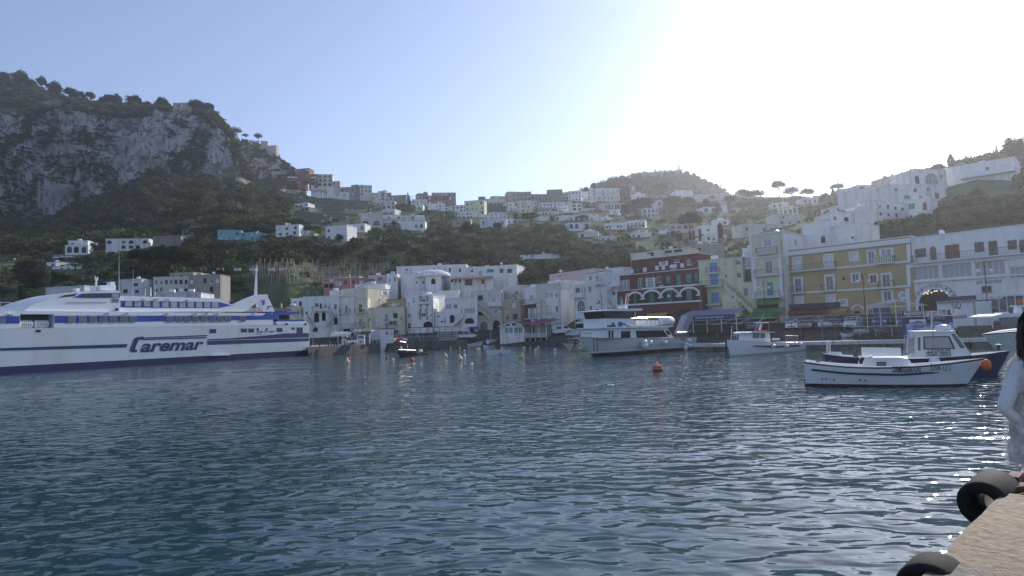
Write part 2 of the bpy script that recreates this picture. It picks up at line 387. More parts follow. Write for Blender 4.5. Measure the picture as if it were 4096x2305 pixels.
def loft(name,cols,rows,pxs,matname,rough,cliff):
    ks=sorted(cols);n=len(cols[ks[0]]);vs=[]
    for px in pxs:
        pts=[P(px,float(np.interp(px,ks,[cols[k][i][0] for k in ks])),float(np.interp(px,ks,[cols[k][i][1] for k in ks]))) for i in range(n)]
        j=pts[-1];pts+=[j+Vector((j.x/j.y,1,0))*70+Vector((0,0,-60))]
        for i in range(n):
            for q in range(rows+(1 if i == n-1 else 0)):
                t=q/rows;p=pts[i].lerp(pts[i+1],t)
                g=fbm(Vector((p.x*0.05,p.y*0.03,p.z*0.03)),5);f=abs(fbm(Vector((p.x*0.03,p.y*0.01,p.z*0.012)),5))
                p.y+=cliff*(14*f+5*g);p.z+=rough*fbm(p*0.05);vs.append(p)
    nr=n*rows+1;nc=len(pxs)
    fs=[(c*nr+r,(c+1)*nr+r,(c+1)*nr+r+1,c*nr+r+1) for c in range(nc-1) for r in range(nr-1)]
    me=bpy.data.meshes.new(name);me.from_pydata([tuple(v) for v in vs],[],fs);me.update();me.polygons.foreach_set('use_smooth',[True]*len(fs))
    me.materials.append(MATS[matname]);return struct(link(name,me))
land_mat('land_far',(0.52,0.49,0.45),(0.06,0.055,0.04),(0.045,0.055,0.025))
loft('headland',{820:[(760,500),(660,520),(520,535),(500,550)],905:[(760,500),(680,525),(565,540),(548,560)],960:[(765,500),(680,525),(575,540),(562,560)],
     1030:[(770,498),(690,525),(578,540),(568,560)],1090:[(775,496),(700,520),(615,535),(602,555)],1130:[(780,494),(715,515),(655,530),(645,550)],
     1170:[(785,492),(725,510),(680,525),(668,540)],1186:[(790,492),(740,508),(715,520),(700,532)],1215:[(795,490),(770,505),(760,515),(752,530)]},18,np.arange(820,1216,5),'land_far',0.8,1.0)
loft('far_hill',{2250:[(860,500),(830,560),(800,600),(790,640)],2350:[(860,500),(810,560),(775,600),(762,640)],2430:[(850,500),(800,560),(745,600),(730,640)],2550:[(840,500),(780,560),(720,600),(704,640)],
     2640:[(830,500),(770,560),(712,600),(698,640)],2720:[(830,500),(770,560),(710,600),(697,640)],2790:[(830,500),(780,560),(735,600),(722,640)],
     2860:[(830,500),(800,560),(765,600),(752,640)],2910:[(830,500),(810,560),(790,600),(782,640)],3050:[(840,500),(825,560),(812,600),(806,640)]},12,np.arange(2250,3051,10),'land_far',1.0,0.15)
# ------------------------------------------------------------------ sea
def sea():
    m,t,b=_bsdf('sea_water');N=t.nodes.new;L=t.links.new
    b.inputs['Base Color'].default_value=(0.010,0.046,0.058,1);b.inputs['Roughness'].default_value=0.03
    b.inputs['IOR'].default_value=1.333;b.inputs['Specular IOR Level'].default_value=0.5
    g=N('ShaderNodeNewGeometry')
    def nz(scale,det,sc,rot=0.0,dist=0.0):
        mp=N('ShaderNodeMapping');mp.inputs['Scale'].default_value=sc;mp.inputs['Rotation'].default_value=(0,0,rot);L(g.outputs['Position'],mp.inputs[0])
        n=N('ShaderNodeTexNoise');n.inputs['Scale'].default_value=scale;n.inputs['Detail'].default_value=det;n.inputs['Distortion'].default_value=dist
        L(mp.outputs[0],n.inputs['Vector']);return n.outputs[0]
    a=nz(1.75,1.2,(0.75,1.2,1),R(18),0.35);c=nz(5.0,1.5,(0.65,1.1,1),R(8),0.2);
    ad=N('ShaderNodeMath');ad.operation='MULTIPLY_ADD';L(c,ad.inputs[0]);ad.inputs[1].default_value=0.10;L(a,ad.inputs[2])
    bp=N('ShaderNodeBump');bp.inputs['Strength'].default_value=1.0;bp.inputs['Distance'].default_value=0.095
    ps=nz(0.045,3,(1,1.6,1),R(25));mr=N('ShaderNodeMapRange');L(ps,mr.inputs[0]);mr.inputs[1].default_value=.35;mr.inputs[2].default_value=.65;mr.inputs[3].default_value=.65;mr.inputs[4].default_value=1.0;L(mr.outputs[0],bp.inputs['Strength'])
    L(ad.outputs[0],bp.inputs['Height']);L(bp.outputs[0],b.inputs['Normal'])
    MATS['sea_water']=m
    pxs=np.linspace(-1.6,1.6,260);ds=np.concatenate([np.geomspace(1.2,190,300)])
    mb=MB();vs=[]
    for d in ds:
        for k in pxs:
            x,y=k*d,d
            z=0.045*mnoise.noise(Vector((x*0.30,y*0.42,0.3)))+0.02*mnoise.noise(Vector((x*0.8+3,y*1.1,1.3)))
            vs.append((x,y,z*min(1,60/d)))
    n=len(pxs);fs=[(i*n+j,i*n+j+1,(i+1)*n+j+1,(i+1)*n+j) for i in range(len(ds)-1) for j in range(n-1)]
    k0=len(vs)
    far=[(-6000,-3000),(6000,-3000),(6000,1.2),(1.6*1.2,1.2),(-1.6*1.2,1.2),(-6000,1.2)]
    vs+=[(x,y,0) for x,y in far];fs+=[(k0,k0+1,k0+2,k0+3,k0+4,k0+5)]
    k1=len(vs);vs+=[(-6000,1.2,0),(-1.6*1.2,1.2,0),(-1.6*190,190,0),(-6000,190,0)];fs+=[(k1,k1+1,k1+2,k1+3)]
    k2=len(vs);vs+=[(1.6*1.2,1.2,0),(6000,1.2,0),(6000,190,0),(1.6*190,190,0)];fs+=[(k2,k2+1,k2+2,k2+3)]
    me=bpy.data.meshes.new('sea');me.from_pydata(vs,[],fs);me.update();me.polygons.foreach_set('use_smooth',[True]*len(fs));me.materials.append(m)
    return struct(link('sea',me))
sea()
# ------------------------------------------------------------------ building kit
WCACHE={}
SHUT={'g':'shut_green','t':'shut_teal','b':'shut_blue','n':'shut_brown','k':'shut_dark','l':'shut_lightgreen','c':'shut_white'}
def arch_pts(w,h,rise,n=10):
    """outline of an opening with an arched top, local x centred, z from 0"""
    return [(-w/2,0),(w/2,0)]+[(w/2*math.cos(math.pi*i/n),h-rise+rise*math.sin(math.pi*i/n)) for i in range(n+1)]
def rise_of(w,h):return min(w/2,h*0.55)
def win_meshes(ty,w,h):
    """(main mesh, pane mesh or None) for an opening; x centred, y into the wall, z from its sill"""
    q=0.1 if w < 3 else 0.25
    w=max(0.3,round(w/q)*q);h=max(0.3,round(h/q)*q);key=(ty,w,h)
    if key in WCACHE:return WCACHE[key]
    A='A' in ty;b=ty[0];mb=MB();pane=None
    fm={'B':'frame_brown','K':'frame_dark'}.get(b,'frame_white');f=0.07 if w > 0.7 else 0.05
    if b in SHUT:
        m=SHUT[b]
        if b == 'c' or A:
            if A:mb.prism([(x,0.10,z) for x,z in arch_pts(w,h,rise_of(w,h))],(0,0.06,0),m)
            else:
                mb.box(-w/2,0.10,0,w/2,0.16,h,m)
                for k in range(1,4):mb.box(-w/2,0.085,h*k/4,w/2,0.10,h*k/4+0.03,m)
        else:
            for s in (-1,1):
                x0,x1=(-w/2+0.02,-0.015) if s < 0 else (0.015,w/2-0.02)
                mb.box(x0,0.06,0.03,x1,0.10,h-0.03,m)
                n=max(3,int(h/0.22))
                for k in range(n):z=0.06+(h-0.12)*k/n;mb.box(x0+0.05,0.035,z,x1-0.05,0.06,z+0.07,m)
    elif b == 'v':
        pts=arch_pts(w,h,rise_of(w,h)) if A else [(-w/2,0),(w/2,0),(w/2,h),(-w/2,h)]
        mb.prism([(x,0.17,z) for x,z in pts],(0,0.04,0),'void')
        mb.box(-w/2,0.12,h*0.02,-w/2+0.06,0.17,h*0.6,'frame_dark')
    else:
        g='glass_curtain' if b in 'Wx' else ('glass_grey' if b in 'd' else 'glass_dark')
        pb=MB()
        if A:
            rs=rise_of(w,h);o=arch_pts(w,h,rs);i=[(x*(1-2*f/w),f+(z*(h-2*f)/h)) for x,z in o];n=len(o)
            mb.add([(x,0.08,z) for x,z in o]+[(x,0.08,z) for x,z in i],[(k,(k+1) % n,n+(k+1) % n,n+k) for k in range(n)],fm)
            mb.box(-0.03,0.08,f,0.03,0.13,h-f,fm);mb.box(-w/2+f,0.08,h-rs-0.03,w/2-f,0.13,h-rs+0.03,fm)
            if w > 2:
                for s in (-0.5,0.5):mb.box(s*w*0.5-0.03,0.08,f,s*w*0.5+0.03,0.13,h-rs,fm)
            pb.prism([(x,0.14,z) for x,z in o],(0,0.03,0),g)
        else:
            mb.box(-w/2,0.07,0,-w/2+f,0.14,h,fm);mb.box(w/2-f,0.07,0,w/2,0.14,h,fm)
            mb.box(-w/2+f,0.07,0,w/2-f,0.14,f,fm);mb.box(-w/2+f,0.07,h-f,w/2-f,0.14,h,fm)
            nm=1 if w < 1.8 else int(w/0.8)
            for k in range(1,nm+1):x=-w/2+w*k/(nm+1);mb.box(x-0.03,0.07,f,x+0.03,0.14,h-f,fm)
            if h > 1.8 and b != 'W':mb.box(-w/2+f,0.075,h*0.35,w/2-f,0.135,h*0.35+0.07,fm)
            pb.box(-w/2+0.01,0.145,0.01,w/2-0.01,0.17,h-0.01,g)
        if b == 'x':
            for s in (-1,1):mb.box(s*(w/2+0.02) if s > 0 else -w/2-0.02-w*0.45,-0.07,0,s*(w/2+0.02)+w*0.45 if s > 0 else -w/2-0.02,-0.02,h,'shut_white')
        if h < 1.9:mb.box(-w/2-0.08,-0.07,-0.09,w/2+0.08,0.05,-0.01,'trim_white')
        pane=pb.mesh('pane')
    WCACHE[key]=(mb.mesh('window'),pane);return WCACHE[key]
def add_window(pl,u,z,w,h,ty,root,base,name=None):
    me,pane=win_meshes(ty,w,h)
    nm=name or ('shutter' if ty[0] in SHUT else 'doorway' if ty[0] == 'v' else 'door' if h > 2.0 else 'window')
    o=link(nm,me,root,pl.pt(u,z)-base,pl.rz())
    if pane:link('pane',pane,o)
    return o
def facade(mb,pl,u0,u1,z0,z1,holes,m,base,rd=0.20):
    """wall with real openings; holes = (ua, ub, za, zb, arched)"""
    us=sorted({u0,u1,*[min(max(x,u0),u1) for h in holes for x in h[:2]]});zs=sorted({z0,z1,*[min(max(x,z0),z1) for h in holes for x in h[2:4]]})
    for i in range(len(zs)-1):
        zc=(zs[i]+zs[i+1])/2;run=None
        if zs[i+1]-zs[i] < 1e-4:continue
        for j in range(len(us)):
            solid=False
            if j < len(us)-1:
                uc=(us[j]+us[j+1])/2;solid=not any(h[0] < uc < h[1] and h[2] < zc < h[3] for h in holes)
            if solid and run is None:run=us[j]
            if not solid and run is not None:
                mb.poly([pl.pt(run,zs[i])-base,pl.pt(us[j],zs[i])-base,pl.pt(us[j],zs[i+1])-base,pl.pt(run,zs[i+1])-base],m);run=None
    for ua,ub,za,zb,ar in holes:
        q=lambda u,z,o=0:pl.pt(u,z,-o)-base
        w,h=ub-ua,zb-za
        if ar:
            rs=rise_of(w,h);uc=(ua+ub)/2;zt=zb-rs
            arc=[(uc+w/2*math.cos(math.pi*i/10),zt+rs*math.sin(math.pi*i/10)) for i in range(11)]
            for i in range(10):
                c=(ub,zb) if i < 5 else (ua,zb)
                mb.poly([q(*c),q(*arc[i+1]),q(*arc[i])],m)
                mb.poly([q(*arc[i]),q(*arc[i+1]),q(*arc[i+1],rd),q(*arc[i],rd)],m)
            mb.poly([q(ub,zb),q(ua,zb),q(*arc[5])],m)
        else:zt=zb;mb.poly([q(ua,zb),q(ub,zb),q(ub,zb,rd),q(ua,zb,rd)],m)
        mb.poly([q(ua,za),q(ua,zt),q(ua,zt,rd),q(ua,za,rd)],m);mb.poly([q(ub,za),q(ub,za,rd),q(ub,zt,rd),q(ub,zt)],m)
        mb.poly([q(ua,za),q(ua,za,rd),q(ub,za,rd),q(ub,za)],m)
def railing(mb,pts,h,m,sp=0.16,r=0.014):
    """handrail with uprights along a polyline"""
    for a,b in zip(pts,pts[1:]):
        a,b=Vector(a),Vector(b);L=(b-a).length;n=max(1,int(L/sp));up=Vector((0,0,h))
        mb.tube([a+up,b+up],r*1.7,m,4);mb.tube([a+Vector((0,0,.08)),b+Vector((0,0,.08))],r,m,3)
        for i in range(n+1):
            p=a.lerp(b,i/n);mb.tube([p,p+up],r,m,3,cap=False)
def balcony(pl,u0,u1,z,root,base,kind='r',proj=0.9,h=1.0):
    q=lambda u,o,zz:pl.pt(u,zz,o)-base
    mb=MB();mb.obox(q(u0,0.004,z-0.16),pl.u*(u1-u0),pl.n*proj,(0,0,0.16),'trim_white');o=mb.build('balcony',root)
    r=MB();ps=[q(u0+.05,0.02,z),q(u0+.05,proj-.05,z),q(u1-.05,proj-.05,z),q(u1-.05,0.02,z)]
    if kind in 'rgd':railing(r,ps,h,{'r':'rail_dark','g':'rail_grey','d':'rail_dark'}[kind],0.16)
    else:
        mm={'s':'trim_white','n':'navy_panel','y':'shut_lightgreen'}[kind]
        r.obox(q(u0,proj-.1,z),pl.u*(u1-u0),pl.n*0.08,(0,0,h),mm);r.obox(q(u0,0.01,z),pl.u*0.08,pl.n*(proj-.12),(0,0,h),mm);r.obox(q(u1-.08,0.01,z),pl.u*0.08,pl.n*(proj-.12),(0,0,h),mm)
        if kind == 'y':
            n=int((u1-u0)/0.3)
            for k in range(n):r.obox(q(u0+(u1-u0)*k/n,proj-.018,z+.02),pl.u*0.13,pl.n*0.012,(0,0,h-.04),'canvas')
    r.build('railing',o)
def building(name,label,cat,pl,L,z0,z1,depth,m,wins=(),balc=(),parapet=0.5,side=None,cornice=True,group=None,roofm='roof_grey',extra=None,top_slope=0.0,roofcap=None):
    """wins: (u0,u1,z0,z1,type) on plane pl; body is L wide from u=0 and 'depth' deep"""
    base=pl.pt(L/2,z0);root=thing(name,label,cat,base,0,group)
    mb=MB();side=side or m;I=-pl.n;q=lambda u,o,z:pl.pt(u,z,-o)-base
    holes=[(a,b,c,d,'A' in t) for a,b,c,d,t in wins]
    facade(mb,pl,0,L,z0,z1,holes,m,base)
    mb.poly([q(0,0,z0),q(0,0,z1),q(0,depth,z1),q(0,depth,z0)],side);mb.poly([q(L,0,z0),q(L,depth,z0),q(L,depth,z1),q(L,0,z1)],side)
    mb.poly([q(0,depth,z0),q(0,depth,z1),q(L,depth,z1),q(L,depth,z0)],m)
    mb.build('wall',root)
    rf=MB();rf.poly([q(0,0,z1-.002),q(L,0,z1-.002),q(L,depth,z1-.002),q(0,depth,z1-.002)],roofm)
    if parapet:
        t=0.22
        rf.obox(q(0,0,z1),pl.u*L,I*t,(0,0,parapet),m);rf.obox(q(0,depth-t,z1),pl.u*L,I*t,(0,0,parapet),m)
        rf.obox(q(0,t,z1),pl.u*t,I*(depth-2*t),(0,0,parapet),side);rf.obox(q(L-t,t,z1),pl.u*t,I*(depth-2*t),(0,0,parapet),side)
    r=rf.build('roof',root)
    if cornice:
        c=MB();k=0.12;zc=z1+parapet;cm='trim_white' if cornice is True else cornice
        c.obox(q(-k,-k,zc+.002),pl.u*(L+2*k),I*(depth+2*k),(0,0,0.12),cm) if not parapet else [c.obox(q(-k,-k,zc+.002),pl.u*(L+2*k),I*0.42,(0,0,0.10),cm),c.obox(q(L-.3+k,.32-k,zc+.002),pl.u*0.3,I*(depth-.4),(0,0,0.10),cm),c.obox(q(-k,.32-k,zc+.002),pl.u*0.3,I*(depth-.4),(0,0,0.10),cm)]
        c.build('cornice',root)
    for a,b,c,d,t in wins:add_window(pl,(a+b)/2,c,b-a,d-c,t,root,base)
    if cat in ('house','building'):clutter(pl,L,z1+parapet*.2,depth,root,base)
    for bb in balc:balcony(pl,bb[0],bb[1],bb[2],root,base,*(bb[3:]))
    return root,base
def clutter(pl,L,z,depth,root,base):
    """aerials, tanks, dishes and down-pipes that every roof here carries"""
    q=lambda u,o,zz:pl.pt(u,zz,-o)-base
    for k in range(random.choice((1,1,2,3))):
        u=random.uniform(.12,.88)*L;o=random.uniform(.15,.6)*depth;t=random.random()
        if t < .35:
            h=random.uniform(1.4,2.6);a=MB();a.tube([q(u,o,z),q(u,o,z+h)],.03,'rail_grey',4);a.tube([q(u-.6,o,z+h*.95),q(u+.6,o,z+h*.95)],.02,'rail_grey',3);a.tube([q(u-.4,o,z+h*.8),q(u+.4,o,z+h*.8)],.02,'rail_grey',3);a.build('aerial',root)
        elif t < .6:
            a=MB();c=q(u,o,z+1.0);a.tube([c-pl.u*.6,c+pl.u*.6],.38,'steel' if random.random() < .5 else 'canvas_white',10);a.build('water_tank',root);MB().obox(q(u-.5,o-.2,z-.1),pl.u*1.0,-pl.n*.5,(0,0,.75),'wall_grey').build('tank_stand',root)
        elif t < .8:
            c=q(u,o,z+1.1);d=(pl.n+pl.u*.7+Vector((0,0,.5))).normalized();a=MB();a.tube([c,c+d*.06,c+d*.16],[.06,.3,.42],'canvas_white',12,False);a.tube([q(u,o,z-.1),c],.04,'rail_grey',4);a.build('satellite_dish',root)
        else:MB().obox(q(u-.35,o,z-.1),pl.u*.7,-pl.n*.6,(0,0,random.uniform(.8,1.5)),'wall_white_b').build('chimney',root)
    if random.random() < .7 and L > 4:u=random.choice((.25,L-.3));MB().tube([pl.pt(u,z-.3,.07)-base,pl.pt(u,base.z+.4,.07)-base],.05,'wall_grey',5).build('down_pipe',root)
def S(px,off=6.0,z=None):
    d=df(px)-off;p=G(px,d,0);p.z=z if z is not None else zat(p.x,p.y);return p
DF={-900:162,0:164,1150:168,1250:166,1600:166,2000:165,2250:152,2450:135.5,2640:128,2810:122.5,3000:117,3140:113,3400:105,3640:98.5,4096:87.5,4500:79}
def df(px):ks=sorted(DF);return float(np.interp(px,ks,[DF[k] for k in ks]))
VA=(1180,1030,3.624);VB=(1580,1030,3.624);VC=(2030,1030,3.624);VD=(2450,980,3.624);VE=(2780,880,3.222);VF=(3100,880,3.2217);VG=(3550,880,3.2216)
F1=(0,1030,2.959);F2=(600,1030,2.959);H1=(1000,640,5.152);H2=(1450,700,5.152);H3=(1900,700,5.152);H4=(2350,650,4.265);H5=(2800,500,1.9877)
L0=(0,940,4.678);L1=(0,880,2.576);CL=(0,240,1.9075);HC=(1000,640,2.576);HD=(1900,640,2.576);PX=(0,0,1)
def fb(name,label,view,xl,xr,ytop,ws,bal=(),off=0.0,base=1.5,depth=9,m='wall_white',rot=0.0,d=None,ymid=None,cat='house',**kw):
    """building from surveyed picture coordinates: facade between xl and xr, top edge at ytop"""
    f=V(view);a=f(xl,ytop);b=f(xr,ytop)
    da=(d if d else df(a[0]))+off;db=(d if d else df(b[0]))+off+rot
    A=P(a[0],a[1],da);B=P(b[0],b[1],db);pl=Plane(A,B)
    um,zt=pl.uz(*f((xl+xr)/2,ytop));par=kw.get('parapet',0.5)
    zt -= par+(0.1 if kw.get('cornice',True) else 0)
    if base == 'g':
        zb=min(zat(A.x,A.y),zat(B.x,B.y))-1.0;z0=min(zb,zt-2.5)
    else:z0=base
    wins=[]
    for x0,y0,x1,y1,t in ws:
        u0,za=pl.uz(*f(x0,y1));u1,zb_=pl.uz(*f(x1,y1));_,zc=pl.uz(*f((x0+x1)/2,y0));_,zd=pl.uz(*f((x0+x1)/2,y1))
        u0=max(0.05,u0);u1=min(pl.L-.05,u1);zd=max(z0+.05,zd);zc=min(zt-.02,zc)
        if u1-u0 > .15 and zc-zd > .15:wins.append((u0,u1,zd,zc,t))
    bl=[]
    for e in bal:
        u0,za=pl.uz(*f(e[0],e[2]));u1,zb_=pl.uz(*f(e[1],e[2]));_,zz=pl.uz(*f((e[0]+e[1])/2,e[2]));bl.append((max(0,u0),min(pl.L,u1),zz,*e[3:]))
    root,bs=building(name,label,cat,pl,pl.L,z0,zt,depth,m,wins,bl,**kw)
    return root,bs,pl
def band(pl,f,p0,p1,h,proj,m,root,bs,name='string_course'):
    u0,z=pl.uz(*f(*p0));u1,z2=pl.uz(*f(*p1));zz=(z+z2)/2
    MB().obox(pl.pt(u0,zz-h,0.004)-bs,pl.u*(u1-u0),pl.n*proj,(0,0,h),m).build(name,root)
def pbox(pl,f,x0,y0,x1,y1,o0,o1,m,root,bs,name):
    """box covering picture rectangle on plane, from offset o0 to o1"""
    u0,_=pl.uz(*f(x0,(y0+y1)/2));u1,_=pl.uz(*f(x1,(y0+y1)/2));_,zt=pl.uz(*f((x0+x1)/2,y0));_,zb=pl.uz(*f((x0+x1)/2,y1))
    return MB().obox(pl.pt(u0,zb,o0)-bs,pl.u*(u1-u0),pl.n*(o1-o0),(0,0,zt-zb),m).build(name,root)
def awning(pl,f,x0,x1,ytop,ybot,proj,m,root,bs,name='awning',stripes=None,val=None):
    """sloping cloth; its lower front edge is at ybot as seen on the plane shifted out by proj"""
    u0,_=pl.uz(*f(x0,ytop));u1,_=pl.uz(*f(x1,ytop));_,zt=pl.uz(*f((x0+x1)/2,ytop));p2=pl.shift(proj);_,zb=p2.uz(*f((x0+x1)/2,ybot))
    mb=MB();n=12 if stripes else 1
    for k in range(n):
        a=u0+(u1-u0)*k/n;b=u0+(u1-u0)*(k+1)/n;mm=m if not stripes or k % 2 else stripes
        mb.prism([pl.pt(a,zt,.01)-bs,pl.pt(b,zt,.01)-bs,pl.pt(b,zb,proj)-bs,pl.pt(a,zb,proj)-bs],(0,0,0.03),mm)
    vh=val or 0.28;mb.obox(pl.pt(u0,zb-vh,proj-.01)-bs,pl.u*(u1-u0),pl.n*0.02,(0,0,vh),m)
    o=mb.build(name,root)
    for u in (u0+.05,(u0+u1)/2,u1-.05):MB().tube([pl.pt(u,zt-.05,.05)-bs,pl.pt(u,zb-.03,proj-.04)-bs],0.02,'rail_grey',4).build('arm',o)
    return o
def stair(pl,f,p0,p1,width,m,root,bs,n=14,o=0.0,rail='rail_dark',soffit=0.35):
    """outside flight of steps on the facade from p0 (top) to p1 (bottom)"""
    q=pl.shift(o+width);u0,z0=q.uz(*f(*p0));u1,z1=q.uz(*f(*p1));st=[];mb=MB()
    for i in range(n):
        ua=u0+(u1-u0)*i/n;ub=u0+(u1-u0)*(i+1)/n;zt=z0+(z1-z0)*(i+.0)/n;zb=z0+(z1-z0)*(i+1)/n-soffit
        mb.obox(pl.pt(min(ua,ub),min(zb,zt-.1),o+.005)-bs,pl.u*abs(ub-ua),pl.n*width,(0,0,zt-min(zb,zt-.1)),m)
    s=mb.build('staircase',root)
    if rail:
        r=MB();railing(r,[pl.pt(u0,z0,o+width-.06)-bs,pl.pt(u1,z1,o+width-.06)-bs],0.95,rail,0.2);r.build('railing',s)
    return s
fb('terraced_house','white flat-roofed house with red laundry behind the ferry stern',VA,-60,118,590,[(-20,640,20,700,'w'),(60,640,100,700,'v')],off=2)
fb('terraced_house','cream rendered house showing just past the ferry stern',VA,-120,76,715,[(30,760,60,800,'w'),(140,800,170,840,'w')],off=-4,m='wall_cream')
r,bs,pl=fb('arcaded_house','white house with two arched porches and an outside stair behind the fuel dock',VA,118,636,560,
   [(285,665,345,720,'w'),(427,670,457,735,'d'),(495,650,513,725,'d'),(568,678,608,750,'t'),(360,665,388,745,'vA'),(150,785,175,825,'v'),(275,800,350,940,'vA'),(388,795,446,920,'vA'),(565,868,622,975,'vA'),(228,810,245,850,'w'),(250,1010,330,1080,'vA')],
   [(255,500,770,'r',1.0)],d=163)
stair(pl,V(VA),(480,770),(600,820),1.0,'wall_white_b',r,bs,7,0.0);stair(pl,V(VA),(545,830),(450,1000),1.1,'wall_white_b',r,bs,12,0.3);stair(pl,V(VA),(180,870),(270,1010),1.1,'wall_white_b',r,bs,12,0.1)
fb('terraced_house','narrow white house with two balconies facing the fuel dock',VA,638,856,575,[(725,690,766,805,'d'),(728,880,770,950,'c'),(700,1040,800,1090,'v')],[(655,805,805,'r'),(650,835,1020,'r')],off=-2,depth=10)
r,bs,pl=fb('tall_house','tall cream house with stepped roof and brown blind over a balcony',VA,857,1052,590,[(928,680,973,800,'n'),(930,885,973,1005,'d'),(870,1090,935,1170,'v')],[(872,1005,800,'r'),(868,1003,1005,'r')],off=-3,m='wall_cream',depth=14,side='wall_cream',parapet=0.9)
fb('tall_house','cream upper storey with shuttered windows set back on the stepped house',VA,912,1110,445,[(950,490,1010,585,'x'),(1040,485,1090,535,'x')],off=1,base=9.5,m='wall_cream',depth=9)
r,bs,pl=fb('side_house','sunlit cream wing with one shuttered window beside the stepped house',VA,1052,1362,448,[(1275,495,1335,555,'x'),(1212,610,1233,636,'v')],off=-1,rot=9,m='wall_cream',depth=8)
r,bs,pl=fb('low_house','low cream house with flower-box window and dark shutters behind the numbered wall',VA,1062,1580,722,[(1170,885,1226,990,'c'),(1305,815,1348,930,'d'),(1425,805,1488,882,'k'),(1075,890,1094,918,'v'),(1305,955,1352,1030,'bA'),(1530,865,1547,905,'v'),(1375,1080,1450,1150,'v')],[(1145,1230,990,'g',0.5),(1292,1352,930,'r',0.4,0.5)],off=-6,m='wall_cream')
awning(pl,V(VA),1370,1465,925,960,1.0,'blue_awning',r,bs);awning(pl,V(VA),1430,1500,1055,1085,1.2,'blue_awning',r,bs)
MB().lathe([(2.6,0),(2.4,.7),(1.6,1.3),(0.6,1.6),(0.02,1.65)],'wall_tan',16,(0,0,0)).build('dome',r).location=pl.pt(*pl.uz(*V(VA)(1245,1035)),-3)-bs
fb('low_house','low ochre house with a row of small white windows under a tiled edge',VA,1325,1610,605,[(1440,652,1515,682,'W'),(1360,655,1392,682,'k')],off=3,m='wall_yellow',base=4,cornice='roof_rust',parapet=0.15)
r,bs,pl=fb('villa','dusky pink flat-roofed villa with green shutters above the harbour houses',VA,562,800,292,[(608,350,652,410,'x'),(712,333,757,395,'g')],off=22,m='wall_pink',base='g',depth=12)
fb('villa','right wing of the pink villa with green shutters and cream awning ledges',VA,800,1158,292,[(828,330,862,390,'g'),(948,335,972,388,'x'),(1072,340,1102,366,'g')],off=22.3,rot=8,m='wall_pink',base='g',depth=11)
fb('porch','pink open porch with two white columns beside the pink villa',VA,412,562,355,[(425,365,485,440,'v'),(498,365,550,450,'v')],off=21,m='wall_pink',base='g',depth=5)
fb('terraced_house','white roof house with water tanks between the pink villa and stepped house',VA,866,1306,385,[(905,430,975,470,'w'),(880,470,915,510,'v')],off=12,base=4)
fb('low_house','white flat-roofed annex with air units above the arcaded house',VA,500,838,478,[(640,510,665,530,'v'),(780,510,815,540,'v')],off=9,base=4)
fb('villa','pale pink house with turquoise blind beside the pink villa',VA,1056,1325,258,[(1090,292,1160,350,'c'),(1205,285,1267,332,'t')],off=30,m='wall_palepink',base='g')
r,bs,pl=fb('corner_house','white three-storey house with flower-framed windows and a red door',VB,158,552,572,[(188,648,208,705,'w'),(262,610,286,662,'w'),(393,600,445,660,'w'),(188,815,226,873,'w'),(385,805,442,862,'w'),(520,825,540,860,'w'),(190,955,229,1025,'n'),(412,930,548,1015,'vA')],[(330,500,665,'s',0.5,0.35)],off=-4,depth=10)
for cx,cy in ((368,640),(465,635),(365,820),(462,820)):
    u,z=pl.uz(*V(VB)(cx,cy));g=MB();
    for k in range(14):g.tube([pl.pt(u+random.uniform(-.3,.3),z-1.4+k*.2,.05)-bs,pl.pt(u+random.uniform(-.3,.3),z-1.2+k*.2,.22)-bs],[.14,.02],'shut_green',4)
    g.build('climbing_plant',r)
put_text(pl,'SCOPRI',V(VB)(190,1062),V(VB)(232,1062),0.28,'ink_navy',r,bold=.03);put_text(pl,'Con servizi',V(VB)(150,1095),V(VB)(190,1095),0.2,'ferry_blue',r);put_text(pl,'Costa Azzurra',V(VB)(235,1095),V(VB)(272,1095),0.2,'ferry_blue',r)
fb('side_house','sunlit plain white wall block beside the flower-framed house',VB,545,728,545,[(610,548,660,600,'c')],off=2,rot=7,depth=8)
fb('low_house','low rounded white house with a dark doorway under the sunlit wall',VB,575,800,785,[(665,918,694,943,'v'),(713,885,766,955,'d'),(620,845,642,870,'v')],off=-3,depth=6)
r,bs,pl=fb('terraced_house','white house with a bay window above a flight of outside steps',VB,728,948,592,[(740,680,820,750,'W'),(852,685,904,742,'w'),(795,832,865,950,'vA')],off=-4,depth=10)
stair(pl,V(VB),(985,820),(830,960),1.3,'wall_white',r,bs,12,0.2,soffit=.8)
r,bs,pl=fb('terraced_house','white house with wide three-part window over an arched recess',VB,948,1188,578,[(1030,580,1105,622,'W'),(1005,738,1160,810,'W'),(963,725,981,810,'d'),(1015,880,1146,960,'vA'),(1085,1035,1145,1110,'v')],off=-4.5,depth=10)
awning(pl,V(VB),1070,1215,1005,1018,1.2,'blue_awning',r,bs)
r,bs,pl=fb('tall_house','pale olive house with striped balcony and two tall arched doorways',VB,1098,1542,472,[(1200,548,1276,625,'k'),(1410,590,1462,650,'x'),(1437,762,1480,810,'w'),(1240,932,1342,1085,'KA'),(1420,912,1526,1062,'vA'),(1208,782,1293,840,'vA')],[(1352,1548,702,'s',1.0,0.9)],off=-2,m='wall_pale')
stair(pl,V(VB),(1190,720),(1405,880),1.1,'wall_pale',r,bs,14,0.0,soffit=.5)
fb('terraced_house','beige house with a grated window behind the restaurant lamp',VB,1542,1812,618,[(1697,660,1746,730,'c'),(1708,818,1780,905,'K'),(1620,850,1640,900,'v')],off=-3,m='wall_tan',depth=10)
fb('terraced_house','beige upper house with a laundry balcony behind the restaurant',VC,-60,222,412,[(118,485,153,542,'w')],[(100,192,588,'r',0.8)],off=4,m='wall_pale',base=4)
